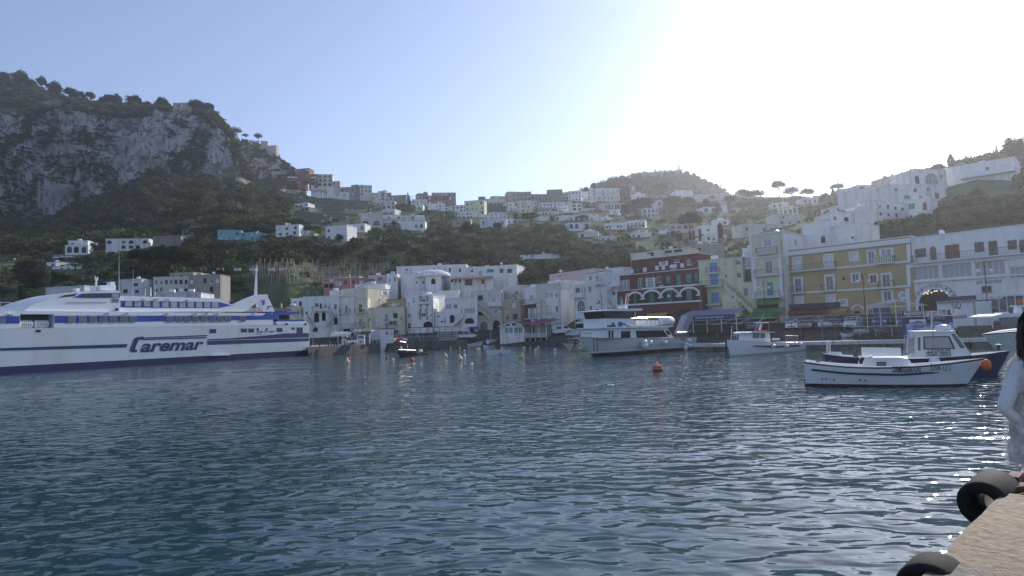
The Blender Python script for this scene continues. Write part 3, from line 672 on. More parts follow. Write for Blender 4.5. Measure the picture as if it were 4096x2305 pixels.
fb('villa','long white hillside house with curved parapet below the vineyard wall',VB,20,745,120,[(555,158,580,183,'v'),(625,152,640,167,'v'),(155,170,190,190,'v')],off=38,base='g',depth=10)
fb('villa','white cube house with three shuttered windows on the upper terrace',VB,718,1032,102,[(780,155,813,210,'n'),(848,155,886,213,'c'),(923,160,958,213,'n')],off=34,base='g',depth=10)
fb('villa','small white loggia house with a brown awning joined to the cube house',VB,1030,1170,135,[(1095,180,1139,217,'w')],off=35,base='g',depth=8)
fb('villa','white terrace house with three green blinds on the upper terrace',VB,1170,1762,118,[(1333,168,1432,220,'l'),(1520,163,1570,228,'g'),(1627,165,1698,226,'g'),(1213,195,1258,262,'W')],off=34,base='g',depth=10)
r,bs,pl=fb('veranda_house','white house with brown doors under a long tiled veranda roof',VB,790,1420,290,[(803,318,846,360,'B'),(870,315,896,362,'B'),(923,318,958,362,'B'),(1015,320,1121,408,'B'),(1250,320,1301,385,'n')],off=26,base='g',depth=8,parapet=.1)
awning(pl,V(VB),835,1420,280,300,2.4,'shut_brown',r,bs,'veranda_roof',val=.12)
for x in (985,1155,1385):pbox(pl,V(VB),x-4,300,x+4,408,2.0,2.15,'trim_white',r,bs,'post')
r,bs,pl=fb('chapel_house','white domed house with one tall arched window among shrubs',VB,432,668,258,[(525,305,586,388,'vA')],off=24,base='g',depth=8,cornice=False,parapet=.2)
u,z=pl.uz(*V(VB)(530,255));MB().lathe([(5.2*math.cos(a*math.pi/14),2.2*math.sin(a*math.pi/14)) for a in range(8)],'wall_white',20).build('dome',r,True).location=pl.pt(u,z-.3,-4)-bs
fb('villa','low white house with a grey barrel roof left of the domed house',VB,80,436,240,[(300,345,325,385,'w'),(393,340,428,390,'w')],off=27,base='g',depth=9,parapet=.2)
fb('villa','white house with scalloped parapet and side stair above the ochre house',VA,1328,1480,235,[(1435,282,1462,350,'w'),(1358,300,1380,360,'d')],off=26,base='g',depth=9)
r,bs,pl=fb('garden_wall','long grey-white retaining wall below the domed house garden',VB,145,925,488,[],off=14,base=4,depth=8,m='wall_white_b',cat='wall',parapet=.6,cornice=False)
r,bs,pl=fb('corner_house','white house with dark red ground storey and an iron balcony',VC,222,456,430,[(325,548,372,612,'x'),(335,738,396,882,'x')],[(257,412,672,'r'),(272,432,884,'r')],off=-3,depth=10)
u0,z=pl.uz(*V(VC)(228,685));u1,_=pl.uz(*V(VC)(456,685));ud,_=pl.uz(*V(VC)(330,700));ue,_=pl.uz(*V(VC)(402,700));_,zd=pl.uz(*V(VC)(366,735))
mb=MB();mb.obox(pl.pt(0,1.6,.004)-bs,pl.u*ud,pl.n*.05,(0,0,z-1.6),'wall_red');mb.obox(pl.pt(ue,1.6,.004)-bs,pl.u*(pl.L-ue),pl.n*.05,(0,0,z-1.6),'wall_red');mb.obox(pl.pt(ud,zd,.004)-bs,pl.u*(ue-ud),pl.n*.05,(0,0,z-zd),'wall_red');mb.build('red_plaster',r)
r,bs,pl=fb('corner_house','white house with a big arched glazed door above the restaurant',VC,456,768,470,[(480,545,504,590,'w'),(538,505,656,588,'W'),(692,520,726,578,'w'),(490,685,651,858,'WA'),(700,705,734,798,'w'),(560,915,660,1060,'vA'),(700,970,725,1010,'b')],[(432,690,876,'g')],off=-3.5,depth=12)
fb('roof_house','white set-back storey with a slatted awning on the arched-door house',VC,582,848,338,[(605,420,650,470,'w')],off=1,base=12,depth=8)
fb('side_house','sunlit white gable with a narrow stair beside the arched-door house',VC,768,945,368,[(872,605,912,690,'c'),(830,865,866,985,'c')],off=-3,rot=8,depth=7,m='wall_pale')
r,bs,pl=fb('long_house','long pale roof house with brick-red vents behind the white houses',VC,605,1255,205,[(625,250,696,285,'n'),(712,245,783,275,'n'),(800,235,873,262,'n'),(890,220,965,248,'n')],off=14,base=6,depth=8,m='wall_palepink')
r,bs,pl=fb('tall_house','white house with a large green-glass arch and a glazed upper balcony',VC,958,1132,395,[(988,415,1051,520,'w'),(1065,410,1093,520,'d'),(1110,405,1130,520,'w'),(1013,620,1125,812,'dA'),(945,905,1110,1050,'v')],[(962,1130,580,'s')],off=-3,depth=10)
put_text(pl,'TRAGHETTI',V(VC)(1000,905),V(VC)(1080,905),0.3,'ink_grey',r)
r,bs,pl=fb('tower_house','tall white tower house with outside stairs and a jutting bay',VC,1130,1420,215,[(1185,272,1218,330,'w'),(1175,420,1213,502,'w'),(1185,698,1226,770,'d'),(1290,620,1339,677,'w'),(1283,745,1331,1000,'vA'),(1190,855,1215,880,'v')],off=-3,depth=10,cornice='roof_rust',parapet=.1)
pbox(pl,V(VC),1278,235,1415,400,.01,1.1,'wall_white',r,bs,'bay');
p2=pl.shift(1.11)
for x0,y0,x1,y1 in ((1285,275,1313,330),(1340,305,1359,326),(1377,300,1394,328)):
    u0,zb=p2.uz(*V(VC)(x0,y1));u1,_=p2.uz(*V(VC)(x1,y1));_,zt=p2.uz(*V(VC)(x0,y0));add_window(p2.shift(.16),(u0+u1)/2,zb,u1-u0,zt-zb,'w',r,bs)
awning(pl,V(VC),1072,1282,893,935,1.6,'canvas_white',r,bs,stripes='boat_black')
r,bs,pl=fb('tall_house','white house with stepped outside stairs next to the red building',VC,1420,1640,150,[(1517,492,1561,553,'w'),(1553,295,1577,355,'cA')],off=-1,depth=9)
stair(pl,V(VC),(1490,415),(1380,490),1.2,'wall_white',r,bs,8,0,soffit=.5);stair(pl,V(VC),(1340,575),(1505,715),1.2,'wall_white',r,bs,12,0,soffit=.5);pbox(pl,V(VC),1485,415,1600,432,.01,1.3,'wall_white',r,bs,'landing')
f=V(VD)
r,bs,pl=fb('red_building','dark red arcaded building with white arches and cornices above the slipway',VD,62,1292,622,[(98,748,150,862,'t'),(238,700,428,852,'vA'),(460,672,690,838,'vA'),(722,652,948,818,'vA'),(992,632,1250,802,'vA'),(930,935,1180,1045,'vA'),(540,960,690,1060,'vA')],off=-4,depth=5,m='wall_red',parapet=0,cornice=True,cat='building')
rb,rbs,rpl=r,bs,pl
for x0,y0,x1,y1 in ((238,700,428,852),(460,672,690,838),(722,652,948,818),(992,632,1250,802)):
    ua,za=pl.uz(*f(x0,y1));ub,_=pl.uz(*f(x1,y1));_,zt=pl.uz(*f((x0+x1)/2,y0));uc=(ua+ub)/2;w=ub-ua;rs=rise_of(w,zt-za);z0=zt-rs
    mb=MB();n=14
    for i in range(n):
        a0,a1=math.pi*i/n,math.pi*(i+1)/n;o=lambda a,k:pl.pt(uc+(w/2+k)*math.cos(a),z0+(rs+k)*math.sin(a),.005)-bs
        mb.prism([o(a0,-.02),o(a1,-.02),o(a1,.38),o(a0,.38)],pl.n*.12,'trim_white')
    mb.build('arch_moulding',r)
    for s in (-1,1):MB().obox(pl.pt(uc+s*(w/2+.02)-.35,z0-.3,.13)-bs,pl.u*.7,pl.n*.1,(0,0,.28),'trim_white').build('capital',r)
    MB().obox(pl.pt(uc-w*.18,za,-.12)-bs,pl.u*w*.3,pl.n*.06,(0,0,2.3),'shut_green' if x0 != 992 else 'glass_grey').build('door',r)
band(pl,f,(62,868),(1292,800),.3,.25,'trim_white',r,bs)
put_text(pl,'FARMACIA',f(262,926),f(386,919),.28,'ink_grey',r,bold=.02)
awning(pl,f,515,812,990,1052,1.5,'yellow_awning',r,bs)
r,bs,pl=fb('red_building','dark red middle storey with teal blinds and white French windows',VD,100,1258,388,[(118,508,250,652,'W'),(370,480,446,628,'d'),(520,472,590,612,'x'),(640,457,708,542,'w'),(777,447,841,552,'t'),(927,432,991,586,'t'),(1067,420,1146,550,'t'),(1190,407,1250,520,'t')],[(90,430,655,'r',1.0),(460,1250,598,'r',1.0)],off=-1.5,base=8,depth=5,m='wall_red',parapet=0,cat='building')
r,bs,pl=fb('red_building','dark red top storey with green shutters set back behind a planted terrace',VD,268,1252,165,[(325,285,386,372,'g'),(540,245,600,290,'g'),(710,240,776,302,'x'),(895,210,971,252,'w'),(1078,205,1139,292,'d')],off=2,base=12,depth=6,m='wall_red',parapet=.2,cat='building')
for x,y in ((100,395),(290,375),(478,355),(655,330),(745,325),(1018,295)):pbox(pl.shift(2.6),f,x-18,y-25,x+18,y+35,0,.5,'trim_white',r,bs,'terrace_pillar')
r,bs,pl=fb('long_house','cream storey with dark slatted openings on the roof of the red building',VD,260,1085,82,[(500,90,600,165,'k'),(755,45,862,118,'k'),(895,20,1010,105,'k')],off=9,base=14,depth=6,m='wall_cream',parapet=.1,cat='building')
r,bs,pl=fb('concrete_block','raw grey concrete roof block carrying rusty flues',HD,2210,2570,870,[(2300,905,2330,935,'v')],d=150,base=14,depth=6,m='wall_grey',cornice=False,cat='building')
for x,y0,y1 in ((1548,1240,1390),(1600,1232,1375),(1755,1195,1362),(1815,1182,1355),(1925,1155,1352),(2248,1080,1330),(2290,1068,1335)):
    a=P(*V(H4)(x,y1),152);b=P(*V(H4)(x,y0),152);k=MB();k.lathe([(.30,-1),(.30,(b-a).length),(.36,(b-a).length+.02),(.36,(b-a).length+.2)],'rust',10);k.lathe([(.42,-1.2),(.42,.4),(.31,.5)],'wall_grey',8)
    tag(k.build('flue_pipe'),'tall rusty flue pipe standing on the concrete roof block','chimney','rusty flues on the roof').location=a
f=V(VE)
r,bs,pl=fb('lemon_house','pale lemon house with blue shutters and a long outside staircase',VE,42,606,500,[(190,537,291,668,'b'),(200,705,301,838,'b'),(213,933,314,1072,'b'),(373,520,404,590,'wA'),(385,690,414,752,'wA'),(528,510,584,582,'w'),(535,677,598,750,'w'),(220,1170,380,1260,'vA')],[(152,322,682,'r',.8),(92,375,852,'r',.9),(88,350,1092,'g',.9)],off=-2,depth=8,m='wall_lemon',parapet=.5)
stair(pl,f,(378,838),(735,1158),1.5,'wall_lemon',r,bs,20,0,soffit=.6)
put_text(pl,'Carozzi',f(140,1150),f(212,1143),.45,'ink_navy',r,shear=.3);put_text(pl,'Angelo',f(160,1172),f(205,1168),.3,'ink_navy',r,shear=.3)
r,bs,pl=fb('lemon_house','lower lemon wing with blue-framed window beside the green awnings',VE,604,752,800,[(612,883,686,980,'b'),(610,1090,665,1190,'vA')],off=-1.8,depth=7,m='wall_lemon')
r,bs,pl=fb('stair_turret','small lemon stair turret with arched blue windows',VE,345,530,935,[(370,945,403,992,'bA'),(468,955,511,1012,'bA')],off=-3.6,depth=2,m='wall_lemon',cat='turret')
fb('stair_turret','low lemon porch box with one arched window under the staircase',VE,445,558,1055,[(485,1080,523,1132,'wA')],off=-4.6,depth=2,m='wall_lemon',cat='turret')
r,bs,pl=fb('narrow_house','narrow white house with a tall green blind between lemon and cream houses',VE,606,742,358,[(640,415,735,480,'c'),(650,635,745,808,'g')],[(634,738,568,'r',.6)],off=-1,depth=8)
r,bs,pl=fb('tall_house','tall cream house with three balconies above the green awnings',VE,720,1128,170,[(895,260,984,340,'x'),(913,535,1001,690,'d'),(932,805,1014,975,'t'),(800,1075,1080,1140,'v'),(640,1255,1100,1330,'v')],[(800,1072,432,'r'),(778,1096,712,'r'),(792,1112,995,'r')],off=-2.5,depth=12,m='wall_cream',side='wall_white',parapet=1.0)
for y in (470,700,985):band(pl,f,(735,y),(1128,y-12),.35,.18,'trim_white',r,bs)
for x0,x1 in ((745,790),(1088,1125)):pbox(pl,f,x0,480,x1,985,.005,.12,'trim_white',r,bs,'pilaster')
awning(pl,f,808,1092,1012,1070,1.0,'green_awning',r,bs);awning(pl,f,780,1160,1135,1180,1.5,'green_awning',r,bs);awning(pl,f,640,1110,1190,1245,3.2,'green_awning',r,bs,val=.4)
put_text(pl,'da',f(1095,1025),f(1118,1022),.4,'ink_grey',r);put_text(pl,'Augusto',f(1088,1045),f(1170,1036),.36,'ink_grey',r,o=.2)
r,bs,pl=fb('side_house','white side wing with peeling parapet right of the cream house',VE,1128,1420,165,[(1278,255,1310,325,'d')],off=-2,rot=10,depth=6,m='wall_white',base=10,parapet=.8)
pa=Plane(P(*V(VD)(960,1060),113),P(*f(520,1240),104));r=thing('restaurant_canopy','long blue restaurant canopy with white lettering before the lemon house','canopy',pa.pt(pa.L/2,2.1));bs=r.location.copy()
_,zt=pa.uz(*V(VD)(1450,1000));_,zb=pa.uz(*V(VD)(1400,1065));mb=MB()
n=30
for k in range(n):
    u0,u1=pa.L*k/n,pa.L*(k+.96)/n;mb.prism([pa.pt(u0,zb+.5,0)-bs,pa.pt(u1,zb+.5,0)-bs,pa.pt(u1,zt+.7,-3.2)-bs,pa.pt(u0,zt+.7,-3.2)-bs],(0,0,.06),'rail_grey' if k % 2 else 'blue_awning')
mb.build('roof',r);MB().obox(pa.pt(0,zb-.1,0.01)-bs,pa.u*pa.L,pa.n*.05,(0,0,.62),'blue_awning').build('valance',r)
for k in range(5):MB().obox(pa.pt(pa.L*k/4-.05,2.0,-.15)-bs,pa.u*.1,-pa.n*.1,(0,0,zb-1.9),'frame_white').build('post',r)
put_text(pa,'RISTORANTE  SEA FOOD  PIZZERIA  AMERICAN BAR',V(VD)(1205,1070),V(VD)(1615,1048),.24,'frame_white',r,o=.07,bold=.02)
MB().obox(pa.pt(0.5,2.0,-3.3)-bs,pa.u*(pa.L-1),-pa.n*.2,(0,0,2.4),'glass_dark').build('glass_front',r)
f=V(VF)
yw=[(225,475,352,648,'c'),(625,437,760,612,'c'),(957,410,1082,535,'c'),(1185,385,1307,562,'d'),(1345,365,1530,500,'W'),(240,733,365,928,'d'),(640,703,775,902,'d'),(977,680,1100,800,'d'),(1205,690,1330,815,'w'),(1365,680,1510,868,'d'),(252,980,375,1085,'c'),(655,955,787,1062,'c'),(1380,898,1525,1062,'d'),(1005,1160,1120,1290,'v'),(220,1190,420,1300,'v'),(610,1190,740,1290,'w'),(1610,1140,1730,1290,'w'),(1190,1130,1280,1290,'w')]
ins=[]
for x0,y0,x1,y1,t in yw:dx=(x1-x0)*.16;ins.append((x0+dx,y0+(y1-y0)*.13,x1-dx,y1,t))
r,bs,pl=fb('yellow_building','wide ochre yellow building with white window surrounds facing the slipway',VF,100,1752,300,ins,[(180,800,642,'r',.9),(205,395,938,'r',.8),(605,805,912,'r',.8),(1300,1555,555,'y',.9),(1340,1555,872,'r',.8)],off=0,depth=10,m='wall_yellow',parapet=1.0,cat='building')
ypl,yb,ybs=pl,r,bs
for x0,y0,x1,y1,t in yw[:13]:
    ua,_=pl.uz(*f(x0,(y0+y1)/2));ub,_=pl.uz(*f(x1,(y0+y1)/2));_,zt=pl.uz(*f((x0+x1)/2,y0));_,zb=pl.uz(*f((x0+x1)/2,y1));w=(ub-ua)*.16-.01;hh=(zt-zb)*.13-.01;mb=MB()
    mb.obox(pl.pt(ua,zb,.004)-bs,pl.u*w,pl.n*.08,(0,0,zt-zb),'trim_white');mb.obox(pl.pt(ub-w,zb,.004)-bs,pl.u*w,pl.n*.08,(0,0,zt-zb),'trim_white');mb.obox(pl.pt(ua+w,zt-hh,.004)-bs,pl.u*(ub-ua-2*w),pl.n*.08,(0,0,hh),'trim_white');mb.build('window_surround',r)
band(pl,f,(100,400),(1752,262),.7,.35,'trim_white',r,bs,'cornice_moulding');band(pl,f,(105,440),(1750,300),.22,.12,'trim_white',r,bs)
band(pl,f,(122,660),(1752,535),.3,.15,'trim_white',r,bs);band(pl,f,(140,940),(1752,845),.3,.15,'trim_white',r,bs)
for y0,y1 in ((312,530),(575,838),(885,1290)):pbox(pl,f,1700,y0,1748,y1,.005,.14,'trim_white',r,bs,'pilaster')
u,z=pl.uz(*f(884,760));k=MB();k.prism([pl.pt(u+.22*math.cos(a*.3927),z+.22*math.sin(a*.3927),.004)-bs for a in range(16)],pl.n*.03,'void');k.build('round_vent',r)
pbox(pl,f,230,1075,845,1135,.01,1.4,'navy_panel',r,bs,'terrace_panel');awning(pl,f,150,665,1142,1185,2.2,'red_awning',r,bs,val=.3);awning(pl,f,768,955,1130,1180,1.4,'yellow_awning',r,bs)
pbox(pl,f,817,1020,938,1115,.01,.07,'canvas_white',r,bs,'notice_board');u,z=pl.uz(*f(1650,975));k=MB();k.prism([pl.pt(u+.66*math.cos(a*.2618),z+.66*math.sin(a*.2618),.01)-bs for a in range(24)],pl.n*.08,'canvas_white');k.build('round_sign',r)
put_text(pl,'J. Leone',f(1615,992),f(1685,988),.4,'ink_grey',r,o=.1,shear=.3);put_text(pl,'ristorante',f(1625,965),f(1675,962),.25,'ink_grey',r,o=.1)
for k,yy in enumerate((1050,1066,1082)):put_text(pl,['Dove il mare','incontra','la banchina'][k],f(840,yy),f(915,yy-4),.25,'ink_grey',r,o=.08)
ua,za=pl.uz(*f(1005,1165));ub,_=pl.uz(*f(1125,1165));uc=(ua+ub)/2;mb=MB()
for i in range(12):
    a0,a1=math.pi*i/12,math.pi*(i+1)/12;o=lambda a,k:pl.pt(uc+k*math.cos(a),za+k*math.sin(a),.005)-bs
    mb.prism([o(a0,.74),o(a1,.74),o(a1,.95),o(a0,.95)],pl.n*.12,'trim_white')
mb.build('arch_moulding',r)
fb('roof_house','plain white roof house with one dark arched door above the yellow building',VF,340,692,40,[(592,208,652,297,'vA')],off=8,base=12,depth=8)
fb('roof_house','white roof house with one blind and a satellite dish above the yellow building',VF,690,1158,58,[(745,190,819,282,'c'),(985,213,1013,244,'v')],off=9,base=12,depth=8)
f=V(VG)
r,bs,pl=fb('funicular_building','long white building with arched station entrance and brown upper windows',VG,262,1900,135,[(355,370,502,482,'B'),(552,338,637,515,'nA'),(745,318,937,495,'n'),(1125,285,1252,412,'B'),(1310,268,1427,464,'B'),(1553,260,1674,382,'B'),(1705,250,1780,440,'BA'),(330,578,662,770,'W'),(715,550,1088,742,'W'),(1142,520,1518,715,'W'),(1580,600,1800,735,'W'),(410,890,836,1300,'vA'),(1210,850,1352,948,'w'),(1500,980,1880,1270,'v')],[(322,1860,488,'r',.9)],off=.0,depth=10,m='wall_white',parapet=.5,cat='building')
for x0,x1 in ((668,712),(1090,1138),(1520,1572)):pbox(pl,f,x0,540,x1,770,.005,.2,'trim_white',r,bs,'pilaster')
band(pl,f,(270,552),(1860,462),.5,.25,'trim_white',r,bs);band(pl,f,(330,768),(1860,720),.2,.3,'trim_white',r,bs)
ua,za=pl.uz(*f(410,1100));ub,_=pl.uz(*f(836,1100));_,zt=pl.uz(*f(623,890));uc=(ua+ub)/2;w=ub-ua;z0=zt-w/2
mb=MB();gr=MB()
for i in range(18):
    a0,a1=math.pi*i/18,math.pi*(i+1)/18;o=lambda a,k:pl.pt(uc+k*math.cos(a),z0+k*math.sin(a),.005)-bs
    mb.prism([o(a0,w/2),o(a1,w/2),o(a1,w/2+.25),o(a0,w/2+.25)],pl.n*.18,'trim_white')
    if 1 < i < 16:
        mb.prism([o(a0,w/2+.27),o(a1,w/2+.27),o(a1,w/2+.72),o(a0,w/2+.72)],pl.n*.1,'wall_white_b');gr.prism([o(a0,w/2+.73),o(a1,w/2+.73),o(a1,w/2+.8),o(a0,w/2+.8)],pl.n*.14,'rail_grey')
mb.build('arch_moulding',r);gr.build('arch_rim',r)
for i,ch in enumerate('FUNICOLARE'):
    a=math.pi*(1-(i+1.55)/12.1);me=text_mesh(ch,.48,.008,ext=.01,align='CENTER');me.materials.clear();me.materials.append(MATS['ink_navy']);k=w/2+.33
    o=link('letter',me,r);ud=pl.u*math.sin(a)-Vector((0,0,math.cos(a)));vd=pl.u*math.cos(a)+Vector((0,0,math.sin(a)))
    mw=Matrix(((ud.x,vd.x,pl.n.x,0),(ud.y,vd.y,pl.n.y,0),(ud.z,vd.z,pl.n.z,0),(0,0,0,1)));mw.translation=pl.pt(uc+k*math.cos(a),z0+k*math.sin(a),.12);o.matrix_basis=parent_inv(r) @ mw
for i,(x,y) in enumerate(((470,955),(490,935),(515,940),(535,915),(570,938),(610,920),(640,915),(700,915),(770,942),(520,950))):
    u,z=pl.uz(*f(x,y));MB().lathe([(.02,-.15),(.1,-.1),(.15,0),(.1,.1),(.02,.15)],emat('globe_lit',(.9,.78,.55),0.3),10).build('globe_light',r,True).location=pl.pt(u,z,.1)-bs
put_text(pl,'BAR  GELATERIA',f(1148,828),f(1472,808),.42,'ink_grey',r,bold=.015)
# ------------------------------------------------------------------ houses on the slope
RECTS=[]
def hh(view,x0,y0,x1,y1,m,rows,cols,label,d=None,fl='',rot=None,depth=8,group='houses on the slope',cat='house',name='hillside_house'):
    f=V(view);xm=(x0+x1)/2;pm=f(xm,y1);a=f(x0,y0);b=f(x1,y0);RECTS.append((a[0],a[1],b[0],pm[1]))
    dd=d or ground(*pm).y
    rr=rot if rot is not None else random.uniform(-3,3)
    A=P(*a,dd-rr/2);B=P(*b,dd+rr/2);pl=Plane(A,B);_,zt=pl.uz(*f(xm,y0));_,zb=pl.uz(*f(xm,y1));L=pl.L;H=zt-zb;par=0.0 if 'n' in fl else min(.5,H*.12)
    ws=[];bal=[]
    if rows and cols:
        rh=(H-par)/rows
        for i in range(rows):
            for j in range(cols):
                if random.random() < .12:continue
                arch='A' if ('A' in fl or ('a' in fl and i == rows-1)) else ''
                big='a' in fl and i == rows-1
                w=min(L/cols*.62,rh*1.0) if big or 'A' in fl else min(1.15,L/cols*.55)*random.uniform(.85,1.1);h=rh*(.72 if big or 'A' in fl else random.choice((.42,.42,.6)))
                uc=L*(j+.5)/cols+random.uniform(-.1,.1)*L/cols;z=zb+rh*(rows-1-i)+(rh*.05 if big else rh*.28)
                t='v'+arch if big else random.choice(('k','w','w','v','g' if 'g' in fl else 'k','c'))[0]+arch
                if w > .2 and h > .25:ws.append((uc-w/2,uc+w/2,z,min(z+h,zt-par-.05),t))
        if 'b' in fl:
            for i in range(1,rows):bal.append((L*.05,L*.95,zb+rh*i+.1,'s' if random.random() < .5 else 'g',1.2,.9))
    bl='trim_white' if 'white' in m or 'pale' in m else m
    r,bs=building(name,label,cat,pl,L,zb-3.5,zt-par,depth,m,ws,bal,parapet=par,cornice=bl if 'n' not in fl else False,group=group,roofm='roof_grey')
    if 'c' in fl:
        for k in range(random.randint(1,2)):MB().obox(pl.pt(L*random.uniform(.15,.85),zt-.1,-random.uniform(1,depth-2))-bs,pl.u*.6,-pl.n*.6,(0,0,random.uniform(.8,1.5)),m).build('chimney',r)
    if 'D' in fl:
        MB().lathe([(L*.3*math.cos(k*math.pi/14),L*.22*math.sin(k*math.pi/14)) for k in range(8)],m,18).build('dome',r,True).location=pl.pt(L/2,zt-.2,-depth/2)-bs
    if 'v' in fl:
        v=MB();n=12;v.prism([pl.pt(L/2+L*.45*math.cos(k*math.pi/n),zt-.2+L*.2*math.sin(k*math.pi/n),0)-bs for k in range(n+1)],-pl.n*depth,m);v.build('vault',r)
    if 'p' in fl:
        for k in range(5):MB().obox(pl.pt(L*(k+.2)/5,zt+.1,-.4)-bs,pl.u*.3,-pl.n*.3,(0,0,2.4),'trim_white').build('column',r)
        g=MB();g.obox(pl.pt(0,zt+2.5,-.35)-bs,pl.u*L,-pl.n*.2,(0,0,.18),'trim_white');g.build('pergola_beam',r)
    return r
W_,B_,C_,Y_,S_,G_,T_='wall_white','wall_white_b','wall_cream','wall_lemon','wall_stone','wall_grey','wall_tan'
PK,TC,PA='wall_palepink','wall_terracotta','wall_pale'
